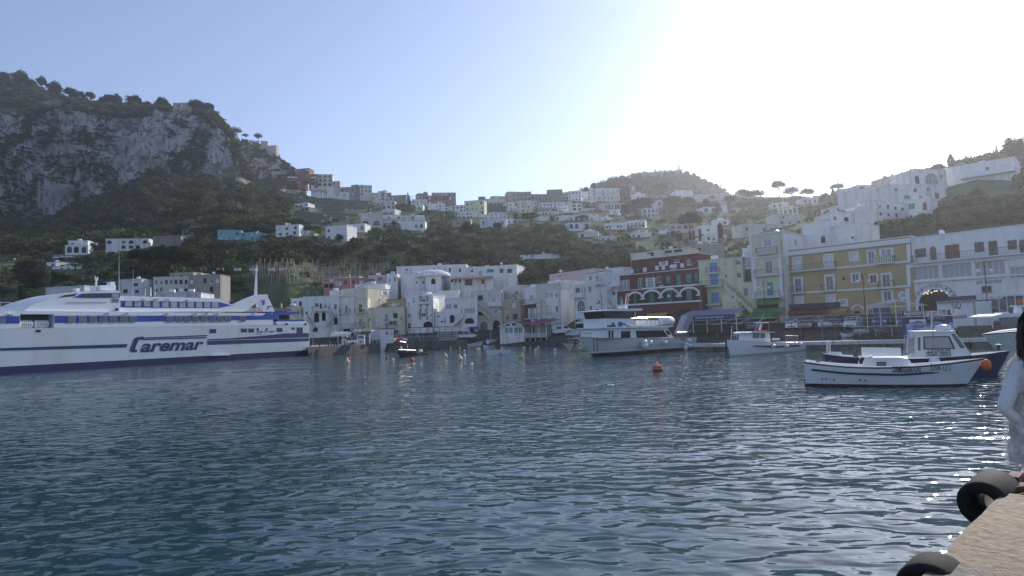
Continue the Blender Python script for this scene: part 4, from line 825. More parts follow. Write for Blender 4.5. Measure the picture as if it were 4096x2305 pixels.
HH=[
 (H1,760,318,990,470,'wall_red',3,4,'dark red hotel wing tucked under the pale rock face','b'),(H1,985,305,1092,505,TC,3,2,'red hotel bay with large panes beside a bare tree',''),
 (H1,940,182,1216,350,TC,3,4,'terracotta hotel block with crenellated loggia below the rock','A'),(H1,1214,300,1392,525,TC,3,3,'terracotta hotel wing with curved cream balconies','b'),
 (H1,1392,300,1702,555,C_,3,3,'tall cream hotel with arched upper windows','A'),(H1,1705,440,1852,605,PK,2,2,'narrow peeling white house beside the cream hotel',''),
 (H1,1255,525,1562,692,W_,2,5,'white house with long balcony under the terracotta hotel','b'),(H1,1590,562,1790,690,W_,1,2,'white cube house below the cream hotel','c'),(H1,1700,670,2040,768,W_,1,5,'low white row with green shutters on a stone base','g'),
 (H1,1852,560,2372,742,G_,2,5,'long bare grey house on the ridge wall',''),(H1,2085,518,2222,600,G_,1,2,'small grey attic house on the ridge',''),(H1,2265,522,2512,745,PA,3,3,'pale house with sloping roof edge on the ridge','c'),
 (H1,912,895,1195,990,W_,1,3,'white cottage above the green terraces',''),(H1,1040,985,1215,1068,S_,1,2,'stone arcade under the cottage on the terraces','A'),
 (H2,190,372,382,528,PA,2,2,'weathered pale house on the ridge with three small windows',''),(H2,312,332,488,402,W_,1,1,'white roof cube on the grey ridge house','c'),(H2,380,372,592,522,G_,2,3,'grey ruined house front on the ridge',''),(H2,592,420,905,545,G_,2,5,'long grey wall house left of the church dome',''),
 (H2,1100,405,1272,500,S_,1,2,'dark grey vaulted house beside the bell tower','v'),(H2,1352,430,1840,635,TC,2,8,'red arcaded lower front of the large ridge building','A'),(H2,1428,368,1922,520,T_,2,6,'large tan building with flat roof behind the cypress',''),
 (H2,272,542,670,640,PA,1,4,'pale villa with roof pergola below the ridge','p'),(H2,400,625,672,722,PA,1,3,'pale lower wing with arched windows below the ridge villa','A'),(H2,1012,505,1335,640,W_,2,4,'white house with columned terrace below the bell tower','p'),(H2,1092,615,1242,742,W_,2,1,'white house with two deep open terraces','b'),
 (H2,1342,592,1700,700,W_,1,5,'white villa row under the red arcade','c'),(H2,1565,662,1835,740,W_,1,4,'low white gabled house at the wood edge',''),
 (H2,-40,785,412,1090,PA,2,2,'large beige blank house with one arched window','A'),(H2,402,712,664,832,W_,2,2,'white stair-tower house with dark balconies','b'),(H2,412,830,786,1075,W_,3,4,'white three-storey house stepping down the slope','b'),(H2,782,838,1092,1000,PA,2,2,'beige two-storey house joined to the white stepped house',''),(H2,1088,832,1280,1015,W_,2,3,'white house with glazed veranda at the end of the row','b'),(H2,790,950,1285,1145,W_,1,4,'long white garden house above the wood',''),
 (H2,1832,630,2240,765,W_,2,5,'white house with small arched windows below the yellow villa','A'),(H2,1962,765,2355,895,W_,2,5,'white terrace house with an arcade of four arches','a'),(H2,1912,895,2225,1075,G_,1,2,'grey flat house above the wood edge',''),
 (H3,-220,530,185,840,Y_,3,4,'yellow villa with a fan-shaped window',''),(H3,70,450,212,600,S_,1,1,'dark stone tower house on the ridge',''),(H3,212,495,605,625,Y_,2,5,'yellow ridge building with roof terraces','b'),(H3,335,440,640,510,Y_,1,4,'yellow upper storey with wire railings on the ridge',''),
 (H3,668,350,922,565,T_,2,3,'square tan palace block on the ridge',''),(H3,920,352,1155,545,G_,2,3,'grey house with white-framed windows next to the palace',''),(H3,1150,400,1500,565,S_,1,5,'long stone monastery wing on the ridge',''),(H3,1490,305,1802,575,S_,0,0,'massive blank stone keep on the ridge',''),
 (H3,1802,362,1925,525,T_,2,2,'narrow tan house beside the stone keep',''),(H3,1920,330,2182,555,W_,3,4,'white many-storeyed house right of the stone keep',''),(H3,2178,342,2375,485,W_,2,3,'white cube house under the tall pine',''),
 (H3,645,572,818,655,W_,1,3,'small white house below the tan palace',''),(H3,870,548,1012,695,Y_,2,2,'small yellow house below the grey house',''),(H3,1062,535,1278,695,PA,2,3,'pale yellow house with bay below the monastery',''),(H3,710,655,855,782,W_,2,2,'narrow white house with balcony rails','b'),
 (H3,1308,568,2000,695,B_,2,9,'very long white hotel front below the monastery',''),(H3,1308,692,1722,765,G_,1,6,'grey arcaded terrace under the long hotel','A'),(H3,1280,762,1732,832,W_,1,6,'white arcade with round-headed bays under the long hotel','A'),(H3,1722,645,1992,785,W_,2,5,'white house with glazed gallery beside the arch tower',''),
 (H3,1990,595,2205,818,W_,3,2,'white tower house with big arches on three storeys','A'),(H3,2212,690,2482,785,PK,1,4,'low pinkish house behind a tall palm',''),(H3,190,645,700,780,'shut_green',1,5,'dark green glazed hall below the yellow building','n'),
 (H3,30,842,300,915,W_,1,4,'low white house with square windows above the lamp mast',''),(H3,300,775,662,905,W_,2,4,'white stepped house left of the palm',''),(H3,100,895,642,1085,B_,1,4,'grey-white flat house with faded front above the wood',''),(H3,640,915,872,1020,W_,1,2,'white cube beside the palm trunk',''),(H3,875,695,1190,795,Y_,1,4,'yellowish glazed veranda row',''),
 (H3,1310,862,1535,955,W_,0,0,'white round-ended house behind umbrella pines',''),(H3,1660,842,1925,965,W_,1,3,'white house with arched window and square balcony','A'),(H3,1922,822,2372,975,B_,1,4,'bluish white villa behind the umbrella pine',''),(H3,2372,852,2580,955,W_,1,3,'white house with three small chimneys','c'),(H3,1920,990,2372,1145,W_,1,4,'long low white house with blind arches','A'),(H3,2130,1175,2532,1330,PA,1,3,'pale house with a domed room above the orchards','D'),
 (HD,465,975,885,1020,W_,0,0,'long low white roof building with satellite dishes in the orchards',''),
 (H4,65,445,542,655,W_,3,6,'large white building with balconies on the ridge shoulder','b'),(H4,510,400,722,588,'wall_red',2,3,'dark red palazzo under the wooded hill',''),(H4,720,400,816,585,G_,2,1,'grey gable of the dark red palazzo',''),(H4,742,545,985,625,W_,1,3,'small white domed villa under the wooded hill','D'),
 (H4,1500,478,1792,545,W_,1,3,'white villa with wavy parapet on the wooded hill',''),(H4,1550,545,1782,598,W_,1,4,'white lower villa with square windows on the wooded hill',''),(H4,1420,530,1510,585,W_,1,2,'small white gabled lodge on the wooded hill',''),(H4,1832,545,2460,655,PA,1,3,'long pale flat building right of the wooded hill','A'),
 (H4,1100,650,1272,765,W_,1,2,'white house with sloping shed roof between pines',''),(H4,235,705,612,835,PK,1,7,'pinkish long house with row of arches','A'),(H4,372,808,532,925,W_,2,1,'white villa with one dark loggia',''),(H4,-10,605,142,712,W_,2,2,'white villa with two arches at its base','a'),(H4,0,905,245,1010,W_,1,2,'white L-shaped bungalow with small chimneys','c'),(H4,240,930,342,985,W_,1,1,'tiny white bungalow with a blue shutter',''),
 (H4,945,785,1212,950,B_,2,4,'grey-white villa with big square openings and arches','A'),(H4,1980,762,2200,880,W_,1,2,'white villa with one round arch among pines','A'),(H4,2250,745,2382,880,W_,1,2,'white villa with an open columned porch among pines','p'),(H4,295,1035,665,1145,W_,1,6,'long white row house with pergola in the mid slope',''),(H4,660,995,982,1125,W_,2,5,'white gabled house with outside stair in the mid slope','b'),
 (H4,750,1195,1092,1305,W_,1,4,'white villa with small domes above the orchards','c'),(H4,230,1255,462,1350,B_,1,3,'shabby white house with a terrace rail',''),(H4,1405,1055,1828,1232,PK,2,4,'pinkish white villa with arched windows behind an umbrella pine','A'),(H4,1225,1165,1412,1255,W_,1,2,'white annex with two glazed doors beside the pinkish villa',''),(H4,1878,1085,2232,1292,W_,2,3,'white two-storey villa with one wide arch','a'),(H4,2015,1245,2372,1352,W_,1,4,'low white house with pale blue doors',''),(H4,2110,985,2400,1092,W_,1,3,'white cottage with a small dome at the bare tree','D'),
 (H5,570,618,708,668,W_,1,3,'white hip-roofed house under the tall umbrella pine',''),(H5,815,580,932,628,B_,1,3,'white bungalow below two umbrella pines',''),(H5,622,708,808,800,PA,2,3,'pale house with roof pergola right of the flues','p'),(H5,345,790,600,860,PA,1,4,'beige bungalow with porch above the lemon house',''),(H5,1075,645,1260,700,W_,1,5,'long white house with porch behind the vaulted roof',''),
 (H5,1100,505,1242,565,PA,0,0,'pale plain house on the skyline',''),(H5,1252,478,1482,560,W_,1,3,'white house with two arched windows on the skyline','A'),(H5,1285,520,1450,620,B_,1,2,'greyish house with arches below the skyline','A'),(H5,1498,412,1602,470,C_,1,2,'small cream house with roof turret on the skyline','c'),
]
for h in HH:hh(*h[:9],fl=h[9])
hh(H5,1030,698,1212,800,W_,0,0,'plain white block with dark roof edge above the yellow building',d=128,depth=6)
hh(H5,1212,690,1368,785,W_,1,1,'white barrel-vaulted room above the yellow building',d=130,fl='vn',depth=6)
hh(H5,1375,505,1522,660,W_,3,2,'white stepped house with thin balconies going uphill',d=160,rot=5,fl='b',depth=9)
hh(H5,1400,615,1640,745,W_,2,4,'white terrace wing with narrow windows going uphill',d=142,rot=6,depth=8)
hh(H5,1640,590,1826,690,W_,0,0,'white house corner with green blind and brown arched door',d=134,depth=8)
hh(H5,1518,478,1952,610,W_,0,0,'white house front with peeling paint under the big arch terrace',d=152,depth=8)
hh(H5,1700,355,1952,478,W_,0,0,'white villa with a large glazed arch on its terrace',d=160,depth=8)
hh(H5,1940,300,2506,560,W_,0,0,'big white villa with long balcony on the right hill',d=158,rot=-10,depth=9)
def hwin(view,root_label,items,o=.0):
    r=next(o_ for o_ in COL.objects if o_.get('label') == root_label);w=[c for c in r.children if c.name.startswith('wall')][0]
    bs=r.location.copy();vs=[v.co+bs for v in w.data.vertices[:2]];pl=Plane(vs[0],vs[1])
    f=V(view)
    for x0,y0,x1,y1,t in items:
        u0,zb=pl.uz(*f(x0,y1));u1,_=pl.uz(*f(x1,y1));_,zt=pl.uz(*f(x0,y0));add_window(pl.shift(.18),(u0+u1)/2,zb,u1-u0,zt-zb,t,r,bs)
    return r,bs,pl
hwin(H5,'white house corner with green blind and brown arched door',[(1660,628,1710,672,'l'),(1775,615,1806,678,'nA')])
hwin(H5,'white house front with peeling paint under the big arch terrace',[(1620,560,1668,588,'t'),(1545,500,1570,530,'w'),(1700,505,1725,535,'v'),(1800,500,1830,530,'w'),(1870,540,1900,590,'k'),(1740,560,1765,590,'w')])
hwin(H5,'white villa with a large glazed arch on its terrace',[(1795,382,1890,470,'dA'),(1712,405,1745,470,'vA'),(1905,395,1935,430,'w')])
hwin(H5,'plain white block with dark roof edge above the yellow building',[(1060,730,1085,760,'w'),(1150,735,1180,770,'v')])
r,bs,pl=hwin(H5,'big white villa with long balcony on the right hill',[(2100,345,2165,402,'c'),(2270,335,2302,366,'w'),(2385,322,2456,390,'c'),(2285,465,2321,518,'n'),(2415,465,2460,507,'c'),(2128,480,2170,525,'c'),(1955,495,1995,545,'vA'),(1935,392,1990,440,'c')])
u0,z=pl.uz(*V(H5)(2085,430));u1,_=pl.uz(*V(H5)(2506,430));balcony(pl,u0,pl.L,z,r,bs,'s',1.4,.9)
hh(L1,672,262,912,365,W_,1,3,'white villa with one wide dark arch beside the car park',fl='A',group=None);hh(L1,700,215,905,265,W_,1,2,'white upper storey with sloped ends of the arch villa',group=None,d=ground(310,1020).y+3)
r=hh(L1,1088,195,1535,312,W_,2,6,'long white house with red-brown arched windows and wavy parapet',fl='A',group=None)
hh(L1,1575,165,1862,285,S_,0,0,'rough grey stone ruin wall above the pines',group=None,cat='ruin',name='stone_ruin');hh(L1,1880,108,2040,178,W_,1,4,'white bungalow behind bare poles near the turquoise house',group=None)
hh(L1,2240,105,2490,215,'wall_turquoise',2,3,'bright turquoise house with white windows on the slope',group=None,depth=10);hh(L1,2480,130,2640,215,'wall_turquoise',2,2,'turquoise side wing with an arched terrace',group=None)
hh(HC,265,672,505,785,W_,2,3,'white villa with lilac frames beside the turquoise house',fl='c',group=None);hh(HC,480,730,570,785,W_,1,2,'low white annex of the lilac-framed villa',group=None);hh(HC,778,678,998,825,W_,2,3,'white villa with a big shaded roof loggia',group=None);hh(HC,990,660,1182,750,W_,1,3,'white house with iron balconies beside the loggia villa',group=None)
hh(L1,470,690,868,790,B_,0,0,'peeling white walled shed above the ferry bridge',d=168,group=None);hh(L1,540,480,812,535,W_,1,4,'low white house with wide windows below the car park',group=None);hh(L1,430,440,580,500,W_,1,2,'small bluish white house under the car park',group=None)
hh(L1,1230,615,1460,775,B_,2,2,'stained grey-white house with two windows behind the ferry mast',d=166,group=None)
hh(L1,0,420,170,470,PA,1,3,'low porch house with flat roof at the forest edge',group=None)
r=hh(L1,1580,590,1945,760,PA,2,7,'weathered two-storey school-like building with long window rows',d=170,group=None,cat='building',depth=7);hh(L1,1750,545,1990,600,T_,1,5,'rooftop glazed storey of the weathered building',d=172,group=None,cat='building');hh(L1,1945,570,2270,770,'wall_grey',2,5,'stained concrete wing with balcony and window row',d=169,group=None,cat='building',depth=6)
hh(L1,1590,760,2070,840,B_,0,0,'low flat white roof building behind the ferry deck',d=150,group=None)
hh(CL,1320,328,1462,408,T_,2,5,'tan clifftop villa with arches between dark pines',fl='a',d=484,group=None);hh(CL,350,292,482,342,W_,1,4,'white clifftop cottage in the trees',d=575,group=None);hh(CL,0,352,130,412,B_,2,4,'grey-white house above the cliff edge',d=545,group=None)
hh(CL,1990,620,2042,660,T_,0,0,'tan turret on the far rock',d=540,group=None,cat='turret',depth=5);hh(CL,2030,655,2105,700,T_,0,0,'tan terrace wall on the far rock',d=536,group=None,cat='wall',depth=4);hh(CL,1905,614,1926,650,T_,0,0,'small tan pillar wall on the far rock',d=542,group=None,cat='wall',depth=3)
g=P(*V(H2)(935,465),486);r=thing('church_dome','small grey church dome with a lantern on the ridge','dome',g);k=4.8/5.152*100/5.35
MB().lathe([(2.1,-4),(2.1,0)]+[(2.1*math.cos(a*math.pi/16),2.0*math.sin(a*math.pi/16)) for a in range(8)],'wall_stone',20).build('drum',r,True)
MB().lathe([(.55,1.9),(.5,2.9),(.65,3.0),(.4,3.5),(.08,4.4)],'wall_tan',8).build('lantern',r);r.scale=(1,1,1)
a=P(*V(H2)(1245,500),478);b=P(*V(H2)(1340,500),478);t=P(*V(H2)(1290,375),478);wd=b.x-a.x;r=thing('bell_tower','square bell tower with arched openings and a small dome','tower',((a.x+b.x)/2,478,a.z-4));H=t.z-a.z+4
MB().box(-wd/2,0,0,wd/2,wd,H,'wall_stone').build('shaft',r);MB().lathe([(wd*.5*math.cos(k*math.pi/14),wd*.42*math.sin(k*math.pi/14)) for k in range(8)],'wall_stone',14,(0,wd/2,H)).build('dome',r,True)
MB().box(-wd/2-.3,-.3,H-.6,wd/2+.3,wd+.3,H-.2,'wall_tan').build('cornice',r)
for s in (-1,1):MB().prism([(x*wd*.22+s*wd*.23,-.12,z) for x,z in [(-.5,H-4.6),(.5,H-4.6),(.5,H-2.6),(.25,H-1.9),(-.25,H-1.9),(-.5,H-2.6)]],(0,.1,0),'void').build('belfry_opening',r)
def castle():
    f=V(H4);pa=Plane(P(*f(945,200),600),P(*f(1285,200),600));r=thing('hilltop_castle','low crenellated castle wall with two towers on the wooded hill','castle',pa.pt(pa.L/2,0));bs=r.location.copy()
    for x0,y0,x1,nm in ((945,172,1002,'tower'),(1002,186,1142,'curtain_wall'),(1142,150,1176,'tower'),(1176,180,1285,'curtain_wall')):
        u0,zt=pa.uz(*f(x0,y0));u1,_=pa.uz(*f(x1,y0));mb=MB();dp=6 if nm == 'tower' else 3
        mb.obox(pa.pt(u0,zt-16,0 if nm == 'tower' else -1)-bs,pa.u*(u1-u0),-pa.n*dp,(0,0,16),'wall_stone');o=mb.build(nm,r)
        n=max(2,int((u1-u0)/3))
        for k in range(n):MB().obox(pa.pt(u0+(u1-u0)*k/n,zt,0 if nm == 'tower' else -1)-bs,pa.u*(u1-u0)/n*.55,-pa.n*1.2,(0,0,1.6),'wall_stone').build('merlon',o)
castle()
a=P(*V(H4)(1565,180),610);b=P(*V(H4)(1562,10),610);r=thing('radio_mast','thin lattice radio mast on the wooded hill','mast',a);H=b.z-a.z;mb=MB()
mb.tube([(0,0,-4),(0,0,H*.5),(0,0,H)],[.9,.5,.15],'rail_grey',4);mb.build('shaft',r)
for k in (.3,.45,.6,.75):MB().tube([(-1.5,0,H*k),(1.5,0,H*k+.6)],.25,'rail_grey',4).build('antenna_arm',r)
mat('grass_lit',(0.19,0.27,0.06),.9,var=.5,scale=.6)
def terrace(view,pts,hgt,label,depth=3.0,step=22):
    f=V(view);mb=MB();tp=MB();ps=[]
    for (xa,ya),(xb,yb) in zip(pts,pts[1:]):
        n=max(2,int(abs(xb-xa)/step));ps+=[(xa+(xb-xa)*k/n,ya+(yb-ya)*k/n) for k in range(n)]
    ps.append(pts[-1]);q=[ground(*f(*p))+Vector((0,-1.6,1.5)) for p in ps];c=q[len(q)//2].copy();q=[p-c for p in q]
    for a,b in zip(q,q[1:]):
        j=random.uniform(-.2,.2);mb.prism([a+Vector((0,0,-hgt)),b+Vector((0,0,-hgt)),b,a],(0,.5,0),'drystone');tp.prism([a+Vector((0,-.15,.02)),b+Vector((0,-.15,.02)),b+Vector((0,depth,.25+j)),a+Vector((0,depth,.25+j))],(0,0,.3),'grass_lit')
    r=thing('terrace',label,'terrace',c,0,'planted terraces');mb.build('stone_wall',r);tp.build('grass_top',r)
TL=[([(775,795),(1040,825),(1060,850),(1500,895),(1900,935),(2576,985)],'longest grassy terrace below the hotels'),([(1600,850),(2000,885),(2440,925)],'short grassy terrace under the low white row'),([(1440,955),(1850,990),(2400,1030)],'grassy terrace right of the stone arcade'),
      ([(1520,1040),(1980,1080)],'small terrace with dry grass above the wood'),([(975,1128),(1250,1160),(1520,1195),(1560,1220)],'curved green terrace at the wood edge'),([(935,1165),(1300,1215),(1680,1255)],'bright green terrace at the wood edge'),([(960,1232),(1300,1265),(1650,1290)],'lower green terrace at the wood edge'),([(990,1280),(1250,1300),(1500,1330)],'lowest green terrace above the white villa'),([(1500,1155),(1900,1165),(2250,1190)],'faint terrace line in the scrub'),([(1600,1220),(2000,1235)],'short scrubby terrace in the middle slope')]
for p,l in TL:terrace(H1,p,3.0,l,3.6)
for y,l in ((930,'terrace wall behind the orchards'),(1000,'lower terrace wall in the orchards'),(1060,'terrace wall with a green rail above the pale roof house')):terrace(HD,[(900,y),(1250,y-10),(1650,y-30)],2.0,l,step=40)
def road_wall():
    pts=[(590,1120),(900,1118),(1200,1120)];xs=np.linspace(560,1600,40);q=[P(x,float(np.interp(x,[560,800,1200,1600],[1092,1098,1100,1088])),ground(x,1098).y-1.5) for x in xs];c=q[20].copy();mb=MB()
    for a,b in zip(q,q[1:]):mb.prism([a-c+Vector((0,0,-3.5)),b-c+Vector((0,0,-3.5)),b-c,a-c],(0,.8,0),'drystone')
    r=thing('road_wall','long grey stone road wall with pale blocks above the vineyard','wall',c);mb.build('masonry',r)
    for x in (815,882,950,1013,1085,1130,1190,1250):MB().box(-1.0,-.25,0,1.0,-.01,.85,'concrete_pale').build('pale_block',r).location=P(x,1084,ground(x,1098).y-1.8)-c
road_wall()
r=thing('vineyard','terraced vineyard of bare wooden poles above the pink villa','vineyard',ground(1350,1085));bs=r.location.copy();pm=MB().tube([(0,0,-.5),(0,0,3.2)],.09,'rope',4).mesh('pole')
for k in range(220):
    x=random.uniform(1010,1560);y=random.choice((1075,1090,1105,1120,1140));g=ground(x,y);o=link('pole',pm,r,g-bs);o.rotation_euler=(random.uniform(-.08,.08),random.uniform(-.08,.08),0)
# ------------------------------------------------------------------ vegetation
def leaf_mat(name,c,trans=0.35):
    m=bpy.data.materials.new(name);m.use_nodes=True;t=m.node_tree;t.nodes.remove(t.nodes['Principled BSDF']);N=t.nodes.new;L=t.links.new
    g=N('ShaderNodeNewGeometry');n=N('ShaderNodeTexNoise');n.inputs['Scale'].default_value=.18;n.inputs['Detail'].default_value=4;L(g.outputs['Position'],n.inputs['Vector'])
    oi=N('ShaderNodeObjectInfo');r=N('ShaderNodeValToRGB');e=r.color_ramp.elements;e[0].position=.32;e[1].position=.7
    e[0].color=(*[x*.5 for x in c],1);e[1].color=(*[x*1.5 for x in c],1);q=e.new(.5);q.color=(*c,1)
    L(n.outputs[0],r.inputs[0]);rp=N('ShaderNodeMixRGB');rp.blend_type='MULTIPLY';rp.inputs[0].default_value=.5
    hs=N('ShaderNodeValToRGB');hs.color_ramp.elements[0].color=(.55,.6,.5,1);hs.color_ramp.elements[1].color=(1.3,1.2,1.0,1);L(g.outputs['Random Per Island'],hs.inputs[0]);L(r.outputs[0],rp.inputs[1]);L(hs.outputs[0],rp.inputs[2])
    d=N('ShaderNodeBsdfDiffuse');tr=N('ShaderNodeBsdfTranslucent');mx=N('ShaderNodeMixShader');mx.inputs[0].default_value=trans
    L(rp.outputs[0],d.inputs[0]);L(rp.outputs[0],tr.inputs[0]);L(d.outputs[0],mx.inputs[1]);L(tr.outputs[0],mx.inputs[2]);L(mx.outputs[0],t.nodes['Material Output'].inputs[0]);MATS[name]=m
leaf_mat('leaf_pine',(.034,.054,.022),.25);leaf_mat('leaf_dark',(.030,.046,.020),.25);leaf_mat('leaf_olive',(.13,.14,.095),.3);leaf_mat('leaf_green',(.075,.105,.032),.35);leaf_mat('leaf_brown',(.10,.085,.062),.3)
mat('bark',(.10,.075,.055),.95,var=.4,scale=3,bump=.4)
RNG=np.random.default_rng(11)
def quads(cen,size,flat=0.0,up=0.4):
    """random leaf-clump quads at centres; returns verts, count"""
    n=len(cen);a=RNG.normal(size=(n,3));a /= np.linalg.norm(a,axis=1)[:,None];b=RNG.normal(size=(n,3));b[:,2]+=up;b=np.cross(a,b);b /= np.linalg.norm(b,axis=1)[:,None]+1e-9
    s=(size*RNG.uniform(.55,1.3,n))[:,None] if np.isscalar(size) else (size*RNG.uniform(.55,1.3,n))[:,None]
    a=a*s;b=b*s*.7
    return np.stack([cen-a-b*.3,cen+b,cen+a+b*.2,cen-b*.9],1).reshape(-1,3)
def mesh_np(name,v,mats,idx=None):
    n=len(v)//4;me=bpy.data.meshes.new(name);me.vertices.add(len(v));me.vertices.foreach_set('co',v.astype(np.float32).ravel())
    me.loops.add(n*4);me.loops.foreach_set('vertex_index',np.arange(n*4,dtype=np.int32));me.polygons.add(n);me.polygons.foreach_set('loop_start',np.arange(0,n*4,4,dtype=np.int32));me.polygons.foreach_set('loop_total',np.full(n,4,dtype=np.int32))
    for m in mats:me.materials.append(MATS[m])
    if idx is not None:me.polygons.foreach_set('material_index',idx.astype(np.int32))
    me.update();me.validate();return me
def lobes(nl,n,shape):
    """leaf centres over a crown made of lobes; unit size, base z=0"""
    pts=[]
    if shape == 'umbrella':
        for k in range(nl):
            t=2*math.pi*k/nl*1.618*3;r=.40*math.sqrt((k+.5)/nl);c=np.array([r*math.cos(t),r*math.sin(t),.19-.28*r*r*2+RNG.uniform(-.02,.03)]);d=RNG.normal(size=(n//nl,3));d /= np.linalg.norm(d,axis=1)[:,None];d[:,2]=np.where(d[:,2] < 0,d[:,2]*.35,d[:,2])
            pts.append(c+d*np.array([.15,.15,.16])*RNG.uniform(.5,1.05,(len(d),1)))
    elif shape == 'cypress':
        z=RNG.uniform(0,1,n)**.8;r=.13*np.sin(np.pi*np.clip(z*.93+.07,0,1))**.7*(1-z*.35)*RNG.uniform(.5,1.1,n);t=RNG.uniform(0,6.283,n);pts.append(np.stack([r*np.cos(t),r*np.sin(t),z],1))
    elif shape == 'conifer':
        for k in range(nl):
            z=.15+.8*k/nl;R_=.33*(1-k/nl)+.04
            for j in range(5):
                t=RNG.uniform(0,6.28);m=max(4,n//(nl*5));rr=RNG.uniform(.1,1,m)*R_;pts.append(np.stack([rr*math.cos(t),rr*math.sin(t),z-rr*.15+RNG.normal(size=m)*.012],1)+RNG.normal(size=(m,3))*.015)
    else:
        for k in range(nl):
            c=RNG.normal(size=3);c /= np.linalg.norm(c);c=c*np.array([.30,.30,.30])*RNG.uniform(.5,1.0);c[2]+=.45;rr=RNG.uniform(.13,.24);d=RNG.normal(size=(n//nl,3));d /= np.linalg.norm(d,axis=1)[:,None];pts.append(c+d*rr*RNG.uniform(.55,1.05,(len(d),1)))
    return np.concatenate(pts)
PROTO={}
def crown(shape,mt,var,n,size):
    k=(shape,mt,var,n)
    if k not in PROTO:
        nl={'umbrella':16,'cypress':1,'conifer':9,'round':13}[shape];PROTO[k]=mesh_np('crown',quads(lobes(nl,n,shape),size),[mt])
    return PROTO[k]
def tree(view,x,yb,yt,wpx,shape,label,mt='leaf_pine',d=None,n=1400,crown_h=None,group='trees on the slope',name=None,cat='tree',trunk=True):
    f=V(view);pb=f(x,yb);g=P(*pb,d) if d else ground(*pb);dd=g.y;top=P(*f(x,yt),dd);H=top.z-g.z;Wd=P(*f(x+wpx,yb),dd).x-g.x
    nm=name or {'umbrella':'umbrella_pine','cypress':'cypress_tree','conifer':'conifer_tree','round':'leafy_tree'}[shape]
    r=thing(nm,label,cat,g,0,group);v=random.randint(0,2);me=crown(shape,mt,v,n,{'umbrella':.035,'cypress':.03,'conifer':.03,'round':.045}[shape])
    c=link('crown',me,r);c.rotation_euler=(0,0,random.uniform(0,6.28))
    if shape == 'umbrella':ch=crown_h or min(H*.6,Wd*.52);c.scale=(Wd,Wd,ch/.32);c.location=(0,0,H-ch*.95)
    elif shape == 'cypress':c.scale=(Wd/.26,Wd/.26,H);
    elif shape == 'conifer':c.scale=(Wd/.66,Wd/.66,H)
    else:ch=crown_h or max(H*.95,Wd*.8);c.scale=(Wd/.95,Wd/.95,ch/.95);c.location=(0,0,H-ch)
    if trunk:
        tr=max(.12,min(.5,H*.028));mb=MB();lean=random.uniform(-.04,.04)*H;hz=H*(.78 if shape == 'umbrella' else .55)
        mb.tube([(0,0,-1),(lean*.4,0,hz*.5),(lean,0,hz)],[tr,tr*.8,tr*.5],'bark',6)
        if shape in ('umbrella','round'):
            for k in range(5):t=k*1.256+.4;mb.tube([(lean*.6,0,hz*.62),(lean+math.cos(t)*Wd*.16,math.sin(t)*Wd*.16,hz*.92),(lean+math.cos(t)*Wd*.3,math.sin(t)*Wd*.3,H*.88)],[tr*.5,tr*.35,tr*.15],'bark',4)
        mb.build('trunk',r)
    return r
